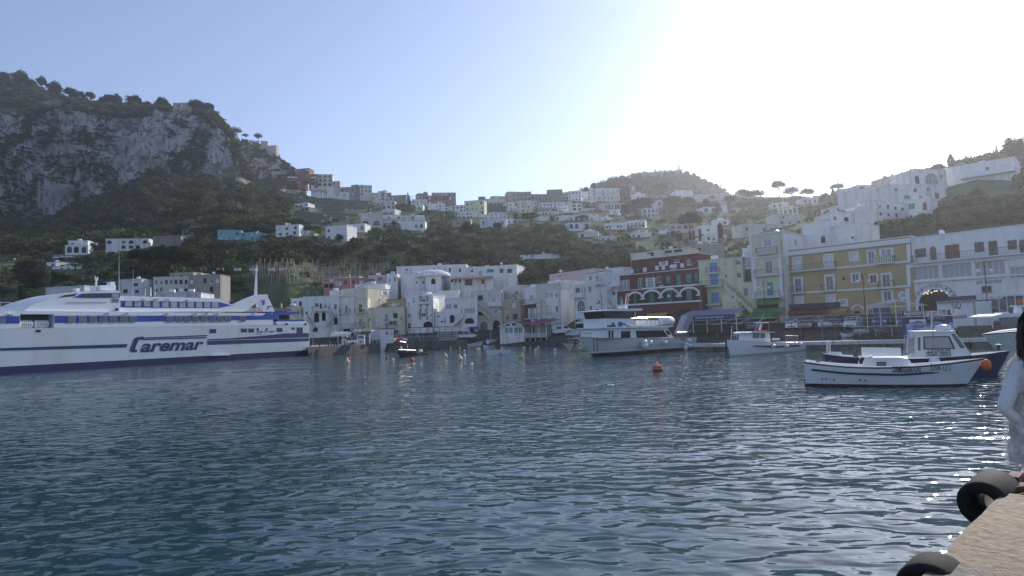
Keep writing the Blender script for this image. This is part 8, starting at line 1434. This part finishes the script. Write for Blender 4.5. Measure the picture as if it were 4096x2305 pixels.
# ------------------------------------------------------------------ cars
CARM={}
def paint(c):
    if c not in CARM:CARM[c]=mat('paint_%d' % len(CARM),c,.25,var=0,spec=.6);m=CARM[c];m.node_tree.nodes['Principled BSDF'].inputs['Coat Weight'].default_value=.6
    return CARM[c]
def car(p,rz,c,label,kind='hatch',group='parked cars',name=None):
    L,Wd,H={'hatch':(3.8,1.65,1.48),'saloon':(4.4,1.75,1.42),'suv':(4.4,1.85,1.72),'van':(4.9,1.95,1.98),'small_van':(4.1,1.8,1.82)}[kind]
    r=thing(name or ('parked_van' if 'van' in kind else 'parked_car'),label,'van' if 'van' in kind else 'car',p,rz,group);m=paint(c);h=H/1.45
    if 'van' in kind:body=[(-L/2,.32),(-L/2,H*.62),(-L/2+.05,H*.95),(-L/2+.2,H),(L*.12,H),(L*.30,H*.62),(L*.46,H*.52),(L/2,H*.40),(L/2,.32)];glass=[(L*.02,H*.60),(L*.02,H*.92),(L*.13,H*.92),(L*.27,H*.62)]
    else:body=[(-L/2,.30),(-L/2,.62*h),(-L*.48,.86*h),(-L*.44,.92*h),(L*.20,.92*h),(L*.42,.80*h),(L*.49,.64*h),(L/2,.30)];back=-.46 if kind != 'saloon' else -.36;glass=[(L*back,.925*h),(L*(back+.07),1.36*h),(L*(back+.12),1.41*h),(L*.0,1.43*h),(L*.05,1.38*h),(L*.2,.925*h)]
    def ext(pts,w0,w1,zref,m_):
        n=len(pts);k=lambda z:w0+(w1-w0)*max(0,(z-zref)/(H-zref)) if z > zref else w0*(1-.06*max(0,(.5-z)/.5));vs=[(x,-k(z),z) for x,z in pts]+[(x,k(z),z) for x,z in pts];mb=MB();mb.add(vs,[(i,(i+1) % n,(i+1) % n+n,i+n) for i in range(n)]+[tuple(range(n))[::-1],tuple(range(n,2*n))],m_);return mb
    ext(body,Wd/2,Wd/2*.9,.9,m).build('body',r)
    if 'van' in kind:
        for s in (-1,1):MB().prism([(x,s*(Wd/2*.945),z) for x,z in glass],(0,s*.02,0),'glass_dark').build('side_window',r)
        MB().prism([(L*.135,-Wd*.40,H*.96),(L*.135,Wd*.40,H*.96),(L*.295,Wd*.43,H*.66),(L*.295,-Wd*.43,H*.66)],(.03,0,.015),'glass_dark').build('windscreen',r)
    else:
        ext(glass,Wd/2*.93,Wd/2*.74,.93*h,MATS['glass_dark']).build('cabin_glass',r);MB().box(L*(back+.10),-Wd*.37,1.405*h,L*.02,Wd*.37,1.45*h,m).build('roof',r)
        for s in (-1,1):MB().prism([(L*.19,s*Wd*.455,.93*h),(L*.17,s*Wd*.455,.93*h),(L*.02,s*Wd*.375,1.42*h),(L*.05,s*Wd*.375,1.42*h)],(0,s*.03,0),m).build('pillar',r);MB().prism([(-L*.16,s*Wd*.46,.93*h),(-L*.18,s*Wd*.46,.93*h),(-L*.18,s*Wd*.385,1.41*h),(-L*.16,s*Wd*.385,1.41*h)],(0,s*.03,0),m).build('pillar',r)
    wr=.31 if kind != 'suv' else .37
    for x in (-L*.31,L*.31):
        for s in (-1,1):w_=MB();y=s*Wd*.47;w_.tube([(x,y-s*.18,wr),(x,y,wr)],wr,'rubber',14);o=w_.build('wheel',r);MB().tube([(x,y,wr),(x,y+s*.02,wr)],wr*.62,'steel',10).build('rim',o)
    for s in (-1,1):MB().box(L*.47,s*Wd*.36-.16,.58*h,L*.503,s*Wd*.36+.16,.72*h,'canvas_white').build('headlight',r);MB().box(-L*.503,s*Wd*.4-.1,.62*h,-L*.48,s*Wd*.4+.1,.80*h,'red_light').build('tail_light',r)
    MB().box(L*.48,-Wd*.3,.38,L*.507,Wd*.3,.52,'boat_black').build('grille',r);return r
WH,BK,DB,GN,SV,GY,BL=(.75,.75,.76),(.02,.02,.023),(.03,.05,.16),(.04,.09,.08),(.5,.51,.53),(.16,.17,.18),(.04,.07,.28)
def cz(v,x,y,z):
    px=V(v)(x,y)[0];return S(px,7.5) if px > 1900 else G(px,144 if px < 1800 else 149,1.72 if px < 1800 else 1.95)
car(cz(VB,75,1205,1.85),0.05,WH,'white saloon car before the numbered wall','saloon');car(cz(VB,190,1206,1.85)+Vector((0,1.8,.05)),.1,GN,'dark green car behind the white saloon','saloon');car(cz(VB,285,1206,1.85),-.1,BK,'black car beside the green car','suv');car(cz(VB,490,1192,1.85),.05,DB,'dark blue car beside the lattice kiosk','saloon');car(cz(VB,1050,1163,2.0),-.15,WH,'white hatchback by the blue awning','hatch');car(cz(VB,1040,1135,2.0)+Vector((0,2,0)),-.1,SV,'silver estate car behind the white hatchback','suv')
car(G(1418,134,1.64),.4,WH,'small white car behind the blue fuel pump','hatch')
r=car(cz(VC,810,1112,2.1),-.05,WH,'white van with green panels by the arched-door house','van');MB().box(-1.6,-1.02,1.15,-.4,-1.0,1.7,'shut_green').build('green_panel',r);MB().box(.9,-1.0,.55,1.5,-.985,.85,'shut_lightgreen').build('green_panel',r)
car(cz(VD,1205,1255,2.1),-.1,DB,'dark blue hatchback under the blue canopy','hatch');car(cz(VD,1530,1245,2.1),-.05,BK,'black rounded car beside the blue canopy posts','saloon');car(cz(VE,680,1408,2.1),.0,GY,'dark grey SUV before the green awnings','suv')
car(cz(VE,1245,1392,2.15),-2.0,WH,'white jeep with black bumper before the yellow building','suv');car(cz(VE,1440,1390,2.15),-2.1,GY,'grey pickup-like car next to the white jeep','suv');car(cz(VF,630,1385,2.15),-2.0,SV,'silver SUV with dark grille before the red awning','suv');car(cz(VF,760,1380,2.15),-1.9,GY,'grey saloon squeezed beside the silver SUV','saloon');car(S(3212,3.5),-.7,SV,'silver car in the second row before the red awning','saloon');car(S(3285,3.5),-.7,GY,'dark car in the second row before the red awning','saloon')
car(cz(VF,1005,1365,2.2),-2.3,WH,'white delivery van before the arched doorway','small_van');r=car(S(3525,4.5),-2.2,BL,'blue truck with a blue tarpaulin body under the marquee','van');MB().box(-2.9,-1.0,1.0,-.3,1.0,2.9,'tarp_blue').build('tarpaulin_body',r);car(S(3612,5),-2.2,DB,'dark blue car beside the ticket office','hatch');car(cz(VG,1290,1295,2.3),-1.9,WH,'white minivan with a roof rack by the gelateria lamp','small_van')
for x,y,l,c in ((1140,505,'silver car in the hillside car park beside the green fence',SV),(1245,492,'white car in the middle of the hillside car park',WH),(1375,500,'bright white hatchback in the hillside car park',WH)):g=ground(*V(L0)(x,y+8));car(g+Vector((0,-2,.8)),-.6,c,l,'hatch','cars in the hillside car park')
p=P(*V(L0)(1270,520),ground(*V(L0)(1270,515)).y-3);mb=MB();mb.box(-13,-2,-5,9,6,0,'drystone');o=mb.build('parking_terrace');tag(o,'stone-walled terrace holding the hillside car park','terrace');o.location=p
# ------------------------------------------------------------------ people
mat('skin',(.42,.25,.18),.6);mat('hair',(.045,.026,.018),.4);mat('cloth_black',(.016,.017,.020),.9);mat('cloth_navy',(.03,.04,.07),.9);mat('cloth_white',(.74,.74,.77),.85,var=.06,scale=14,bump=.2);mat('fur',(.82,.77,.72),.95,var=.35,scale=9);mat('boot',(.02,.018,.018),.4)
def skin_body(name,verts,edges,radii,root_i,colour,sub=2):
    """one continuous body grown from a skeleton; colour(co) -> material name"""
    me=bpy.data.meshes.new(name);me.from_pydata(verts,edges,[]);o=bpy.data.objects.new(name,me);COL.objects.link(o);m=o.modifiers.new('s','SKIN');
    for i,r_ in enumerate(radii):sv=me.skin_vertices[0].data[i];sv.radius=r_ if isinstance(r_,tuple) else (r_,r_);sv.use_root=(i == root_i)
    o.modifiers.new('d','SUBSURF').levels=sub;dg=bpy.context.evaluated_depsgraph_get();out=bpy.data.meshes.new_from_object(o.evaluated_get(dg));bpy.data.objects.remove(o);bpy.data.meshes.remove(me)
    names=[];idx=[]
    for p in out.polygons:
        n=colour(p.center)
        if n not in names:names.append(n)
        idx.append(names.index(n))
    out.materials.clear()
    for n in names:out.materials.append(MATS[n])
    out.polygons.foreach_set('material_index',idx);out.polygons.foreach_set('use_smooth',[True]*len(idx));return out
def man_mesh(arm=0,stride=.1,top='cloth_black',legs='cloth_navy'):
    v=[(0,0,.95),(0,0,1.12),(0,0,1.32),(0,0,1.46),(0,0,1.54),(0,-.015,1.63),(0,-.02,1.73)];e=[(i,i+1) for i in range(6)];r_=[(.16,.11),(.155,.11),(.17,.11),(.08,.07),(.052,.055),(.075,.09),(.065,.08)]
    for s in (-1,1):
        k=len(v);v+=[(s*.09,0,.88),(s*.10,-.02+s*stride*.3,.50),(s*.10,.03+s*stride,.08),(s*.11,-.12+s*stride,.035)];e+=[(0,k),(k,k+1),(k+1,k+2),(k+2,k+3)];r_+=[.095,.062,.045,.042]
        k=len(v);ha=[(s*.26,-.02,.88),(s*.14,-.2,1.05),(s*.20,-.10,.95)][arm];el=[(s*.25,.03,1.13),(s*.28,.02,1.12),(s*.27,.06,1.12)][arm]
        v+=[(s*.18,0,1.42),el,ha,(ha[0]-s*.01,ha[1]-.03,ha[2]-.09)];e+=[(3,k),(k,k+1),(k+1,k+2),(k+2,k+3)];r_+=[.065,.05,.038,.032]
    def col(c):
        if c.z > 1.69:return 'hair'
        if c.z > 1.52:return 'skin' if c.y < .05 else 'hair'
        if abs(c.x) > .12 and .76 < c.z < .87:return 'skin'
        if c.z < .09:return 'boot'
        return top if c.z > .86 else legs
    return skin_body('body',v,e,r_,0,col)
MEN=[man_mesh(0,.08),man_mesh(1,.05),man_mesh(2,.14)]
for i,(v,x,y,z,rz,l) in enumerate(((D1,540,445,1.62,.8,'person in a long black coat standing apart by the fuel canopy'),(D1,585,443,1.62,-1.2,'person in black facing the small group at the fuel canopy'),(D1,612,445,1.62,2.8,'person in black in the middle of the jetty group'),(D1,638,443,1.62,1.4,'person in black beside the canopy post'),(D1,695,428,1.62,.2,'person in dark clothes leaning by the white fuel pump'),(VC,657,1125,2.05,1.2,'person in a black coat walking by the restaurant porch'),(VF,880,1325,2.2,.4,'person in dark jacket before the yellow awning'))):
    p=W(*V(v)(x,y),z) if i < 5 else S(V(v)(x,y)[0],7);r=thing('person',l,'person',p,rz,'people on the waterfront' if i < 5 else None);link('body',MEN[i % 3],r);r.scale=(1.03,)*3
# --- woman at the quay edge, partly out of view: white sleeves, fur gilet, dark wavy hair
WP=W(4128,2410,1.70);WP.y=4.55;WP.x=(4128-2048)/FPX*4.55*1.012-.05;r=thing('person','person with long dark wavy hair in white clothes and a pale fur gilet','person',(WP.x,WP.y,1.70),0)
v=[(0,0,.90),(0,0,1.06),(0,0,1.24),(0,0,1.37),(0,-.01,1.46),(.0,-.03,1.56),(.0,-.03,1.66)];e=[(i,i+1) for i in range(6)];rd=[(.165,.12),(.135,.10),(.155,.11),(.07,.06),(.045,.045),(.07,.085),(.06,.075)]
for s in (-1,1):
    k=len(v);v+=[(s*.09,0,.82),(s*.10,0,.47),(s*.10,.03,.09),(s*.11,-.13,.04)];e+=[(0,k),(k,k+1),(k+1,k+2),(k+2,k+3)];rd+=[.10,.065,.045,.045]
    k=len(v);v+=[(s*.165,0,1.33),(s*.30,.05,1.02),(s*.19,.0,.93),(s*.13,-.07,.88)];e+=[(3,k),(k,k+1),(k+1,k+2),(k+2,k+3)];rd+=[.062,.050,.036,.034]
def wc(c):
    if c.z > 1.50:return 'skin'
    if c.z > 1.40:return 'skin'
    if abs(c.x) < .17 and c.y < -.09 and c.z < .92 and c.z > .8:return 'skin'
    if c.z < .42:return 'boot'
    return 'cloth_white'
link('body',skin_body('body',v,e,rd,0,wc,3),r)
def fing():
    for s in (-1,1):
        for k in range(5):
            L_=(.045,.07,.078,.072,.055)[k];b0=Vector((s*(.125-.010*k),-.085-.004*k,.872-.014*k if k else .88));d1=Vector((-s*.75,-.5,-.25)).normalized() if k else Vector((-s*.2,-.6,.5)).normalized();MB().tube([b0,b0+d1*L_*.5,b0+d1*L_+Vector((0,.012,-.012))],[.009,.0085,.006],'skin',6).build('finger',r,True)
fing()
prof=[(.63,.245,.19),(.72,.25,.195),(.84,.235,.185),(.98,.215,.17),(1.12,.215,.17),(1.26,.225,.17),(1.35,.20,.15),(1.42,.12,.12)];mb=MB();sg=22;vs=[]
for z,a,b_ in prof:
    for k in range(sg):t=6.2832*k/sg;j=random.uniform(.96,1.05);vs.append((a*j*math.cos(t),b_*j*math.sin(t),z))
mb.add(vs,[(i*sg+k,i*sg+(k+1) % sg,(i+1)*sg+(k+1) % sg,(i+1)*sg+k) for i in range(len(prof)-1) for k in range(sg)],'fur');gl=mb.build('fur_gilet',r,True)
n=9000;tz=RNG.uniform(.60,1.43,n);th=RNG.uniform(0,6.2832,n);zs_=[p[0] for p in prof];ra=np.interp(tz,zs_,[p[1] for p in prof]);rb=np.interp(tz,zs_,[p[2] for p in prof]);base=np.stack([ra*np.cos(th),rb*np.sin(th),tz],1);nr=np.stack([np.cos(th),np.sin(th),-.35+RNG.normal(size=n)*.3],1)+RNG.normal(size=(n,3))*.25;tip=base+nr*RNG.uniform(.018,.048,n)[:,None];sd_=np.stack([-np.sin(th),np.cos(th),0*th],1)*.0022
q=np.stack([base-sd_,base+sd_,tip+sd_*.3,tip-sd_*.3],1).reshape(-1,3);o=link('fur_tufts',mesh_np('fur_tufts',q,['fur']),gl);o['kind']='stuff'
for s in (-1,1):MB().lathe([(.003,-.012),(.011,0),(.003,.012)],'canvas_white',8,(s*.03,-.108,1.62)).build('eye',r,True)
MB().tube([(0,-.105,1.63),(0,-.128,1.585),(0,-.108,1.575)],[.008,.014,.008],'skin',6).build('nose',r,True);MB().tube([(-.025,-.105,1.545),(0,-.112,1.543),(.025,-.105,1.545)],[.003,.007,.003],'maroon',6).build('mouth',r,True)
hm=MB()
for k in range(260):
    t=random.uniform(.15*math.pi,2.0*math.pi-.15*math.pi)-math.pi/2;a0=Vector((.075*math.cos(t),-.03+.085*math.sin(t),1.70+random.uniform(-.05,.03)));top=Vector((random.uniform(-.03,.03),-.02+random.uniform(-.03,.03),1.745));pts=[top,a0*1.0];L_=random.uniform(.48,.78);ph=random.uniform(0,6.28);fr_=random.uniform(10,16)
    out=Vector((math.cos(t),math.sin(t)*.7,0));
    for j in range(1,9):f_=j/8;amp=.02*f_;pts.append(a0+out*(.03+.03*min(1,f_*1.3))+Vector((-.02-.05*f_,-.05*f_,0))+Vector((amp*math.sin(ph+fr_*f_),amp*math.cos(ph*1.3+fr_*f_),-L_*f_)))
    hm.tube(pts,[.004]*5+[.0035]*3+[.002,.001],'hair',3,False)
o=hm.build('hair',r,True);o['kind']='stuff'
r.rotation_euler=(0,0,.25);r.scale=(.935,)*3
# ------------------------------------------------------------------ foreground quay
def quay_mat():
    m,t,b=_bsdf('quay_top');N=t.nodes.new;L=t.links.new;tc=N('ShaderNodeTexCoord');b.inputs['Roughness'].default_value=.75
    def nz(s,d):n=N('ShaderNodeTexNoise');n.inputs['Scale'].default_value=s;n.inputs['Detail'].default_value=d;n.inputs['Roughness'].default_value=.65;L(tc.outputs['Object'],n.inputs['Vector']);return n.outputs[0]
    big=nz(1.1,6);fine=nz(14,10);r1=N('ShaderNodeValToRGB');L(big,r1.inputs[0]);e=r1.color_ramp.elements;e[0].position=.34;e[0].color=(.16,.14,.12,1);e[1].position=.64;e[1].color=(.30,.185,.075,1);q=e.new(.5);q.color=(.24,.165,.085,1)
    r2=N('ShaderNodeValToRGB');L(fine,r2.inputs[0]);r2.color_ramp.elements[0].position=.35;r2.color_ramp.elements[0].color=(.38,.36,.34,1);r2.color_ramp.elements[1].position=.62;r2.color_ramp.elements[1].color=(1.1,1.08,1.05,1)
    mx=N('ShaderNodeMixRGB');mx.blend_type='MULTIPLY';mx.inputs[0].default_value=.9;L(r1.outputs[0],mx.inputs[1]);L(r2.outputs[0],mx.inputs[2])
    ws=[]
    for rot in (R(18),R(108)):
        mp=N('ShaderNodeMapping');mp.inputs['Rotation'].default_value=(0,0,rot);L(tc.outputs['Object'],mp.inputs[0]);w_=N('ShaderNodeTexWave');w_.inputs['Scale'].default_value=11;w_.inputs['Distortion'].default_value=1.6;L(mp.outputs[0],w_.inputs['Vector']);ws.append(w_.outputs[1])
    mxm=N('ShaderNodeMath');mxm.operation='MAXIMUM';L(ws[0],mxm.inputs[0]);L(ws[1],mxm.inputs[1]);pw=N('ShaderNodeMath');pw.operation='POWER';L(mxm.outputs[0],pw.inputs[0]);pw.inputs[1].default_value=8
    m2=N('ShaderNodeMixRGB');L(pw.outputs[0],m2.inputs[0]);L(mx.outputs[0],m2.inputs[1]);m2.inputs[2].default_value=(.36,.31,.25,1);sc=N('ShaderNodeMixRGB');sc.inputs[0].default_value=.14;L(mx.outputs[0],sc.inputs[1]);L(m2.outputs[0],sc.inputs[2]);L(sc.outputs[0],b.inputs['Base Color'])
    ad=N('ShaderNodeMath');ad.operation='MULTIPLY_ADD';L(pw.outputs[0],ad.inputs[0]);ad.inputs[1].default_value=.04;L(fine,ad.inputs[2]);bp=N('ShaderNodeBump');bp.inputs['Strength'].default_value=.9;bp.inputs['Distance'].default_value=.045;L(ad.outputs[0],bp.inputs['Height']);L(bp.outputs[0],b.inputs['Normal']);MATS['quay_top']=m
quay_mat()
ZQ=1.70;c1,c2=W(3650,2305,ZQ),W(3978,1962,ZQ);qd=(c2-c1).normalized();qn=Vector((qd.y,-qd.x,0));e0=c1-qd*9
def slab(a,b,wdt,z0,z1,name,bev=.03,ms='quay_stone',mt_='quay_top'):
    """quay slab along the edge from a to b, chipped edge; returns object"""
    c=(a+b)/2;c.z=0;n=26;mb=MB();tp=[];lo=[]
    for k in range(n+1):
        p=a.lerp(b,k/n)-c;j=abs(mnoise.noise(Vector((k*.7,3.1,z1))))*.09;tp.append((Vector((p.x,p.y,z1-.01))+qn*(bev+j),Vector((p.x,p.y,z1-.06-j))+qn*j*.5));lo.append(Vector((p.x,p.y,z0)))
    for k in range(n):
        mb.poly([tp[k][0],tp[k+1][0],tp[k+1][0]+qn*wdt+Vector((0,0,.01)),tp[k][0]+qn*wdt+Vector((0,0,.01))],mt_);mb.poly([tp[k][1],tp[k+1][1],tp[k+1][0],tp[k][0]],mt_);mb.poly([lo[k],lo[k+1],tp[k+1][1],tp[k][1]],ms)
    mb.poly([lo[n],lo[n]+qn*wdt,tp[n][0]+qn*wdt,tp[n][0],tp[n][1]],ms);mb.poly([lo[0],tp[0][1],tp[0][0],tp[0][0]+qn*wdt,lo[0]+qn*wdt],ms);o=mb.build(name);o.location=c;return o
tag(slab(e0,c2,7,-2,ZQ,'quay_slab'),'rust-stained concrete quay slab with a mesh-patterned top','quay');g2=c2+qd*.95;tag(slab(g2,g2+qd*14,7,-2,ZQ,'quay_slab'),'farther concrete quay slab beyond the fender gap','quay');o=slab(c2+qd*.002,g2-qd*.002,7,-2,ZQ-.28,'quay_core',0.0,mt_='concrete');tag(o,'recessed quay core between the two slabs','quay')
for k in range(5):
    p=c2+qd*random.uniform(.2,.8)+qn*random.uniform(.15,.9);s=random.uniform(.06,.13);mb=MB();bmv=[(s*random.uniform(.7,1.2)*math.cos(a*1.047)*(1 if z else 1.1),s*random.uniform(.7,1.2)*math.sin(a*1.047),z*s*random.uniform(.7,1)) for z in (0,1) for a in range(6)];mb.add(bmv,[(i,(i+1) % 6,(i+1) % 6+6,i+6) for i in range(6)]+[tuple(range(6,12))],'concrete');o=mb.build('rubble_stone');tag(o,'loose broken stone in the gap of the quay','stone','rubble in the quay gap');o.location=(p.x,p.y,ZQ-.28)
def fender(a,b,R_,label):
    """hollow rubber cylinder hung along the quay edge"""
    a,b=Vector(a),Vector(b);d=(b-a).normalized();mb=MB();sg=28;s_=d.cross(Vector((0,0,1))).normalized();up=Vector((0,0,1));ring=lambda p,r_:[p+s_*(r_*math.cos(6.2832*k/sg))+up*(r_*math.sin(6.2832*k/sg)) for k in range(sg)]
    L_=(b-a).length;rs=[(a,R_*.52),(a,R_*.93),(a+d*.05,R_),(b-d*.05,R_),(b,R_*.93),(b,R_*.52)];vs=[p-a for q_,r_ in rs for p in ring(q_,r_)];n=len(rs)
    mb.add(vs,[(i*sg+k,i*sg+(k+1) % sg,((i+1) % n)*sg+(k+1) % sg,((i+1) % n)*sg+k) for i in range(n) for k in range(sg)],'rubber');r=thing('rubber_fender',label,'fender',a,0,'rubber fenders on the quay');mb.build('cylinder',r,True)
    MB().tube([d*.25+qn*.1,d*.25+qn*(R_+.25)+Vector((0,0,R_*.7))],.035,'rust',6).build('hanging_chain',r);MB().tube([d*(L_-.2),d*(L_-.2)+qn*(R_+.25)+Vector((0,0,R_*.7))],.035,'rust',6).build('hanging_chain',r)
    return r
Rf=.205;k0=P(3928,2022,6.0);fender(k0,k0+qd*.75,Rf,'hollow black rubber fender hanging at the gap in the quay')
k1=P(3712,2392,4.25);fender(k1,k1+qd*.36,Rf,'worn black rubber fender under the mesh-patterned slab')
mb=MB();mb.obox(c2+qd*.45+qn*.0+Vector((0,0,-.28)),qn*.55,qd*.16,(0,0,.26),'rust');mb.obox(c2+qd*.62+qn*.0+Vector((0,0,-.28)),qn*.1,qd*.3,(0,0,.3),'rust');o=mb.build('fender_bracket');tag(o,'rusty steel bracket holding the fender in the quay gap','bracket')
# ------------------------------------------------------------------ haze (the air itself)
HZ=0.0003
def haze():
    m=bpy.data.materials.new('haze_air');m.use_nodes=True;t=m.node_tree;t.nodes.remove(t.nodes['Principled BSDF'])
    v=t.nodes.new('ShaderNodeVolumePrincipled');v.inputs['Density'].default_value=HZ;v.inputs['Color'].default_value=(0.93,0.95,1.0,1)
    v.inputs['Anisotropy'].default_value=0.68
    t.links.new(v.outputs[0],t.nodes['Material Output'].inputs['Volume'])
    mb=MB();mb.box(-7000,-4000,-3.5,7000,1400,345,m);o=mb.build('haze');o['kind']='stuff';return o
haze()
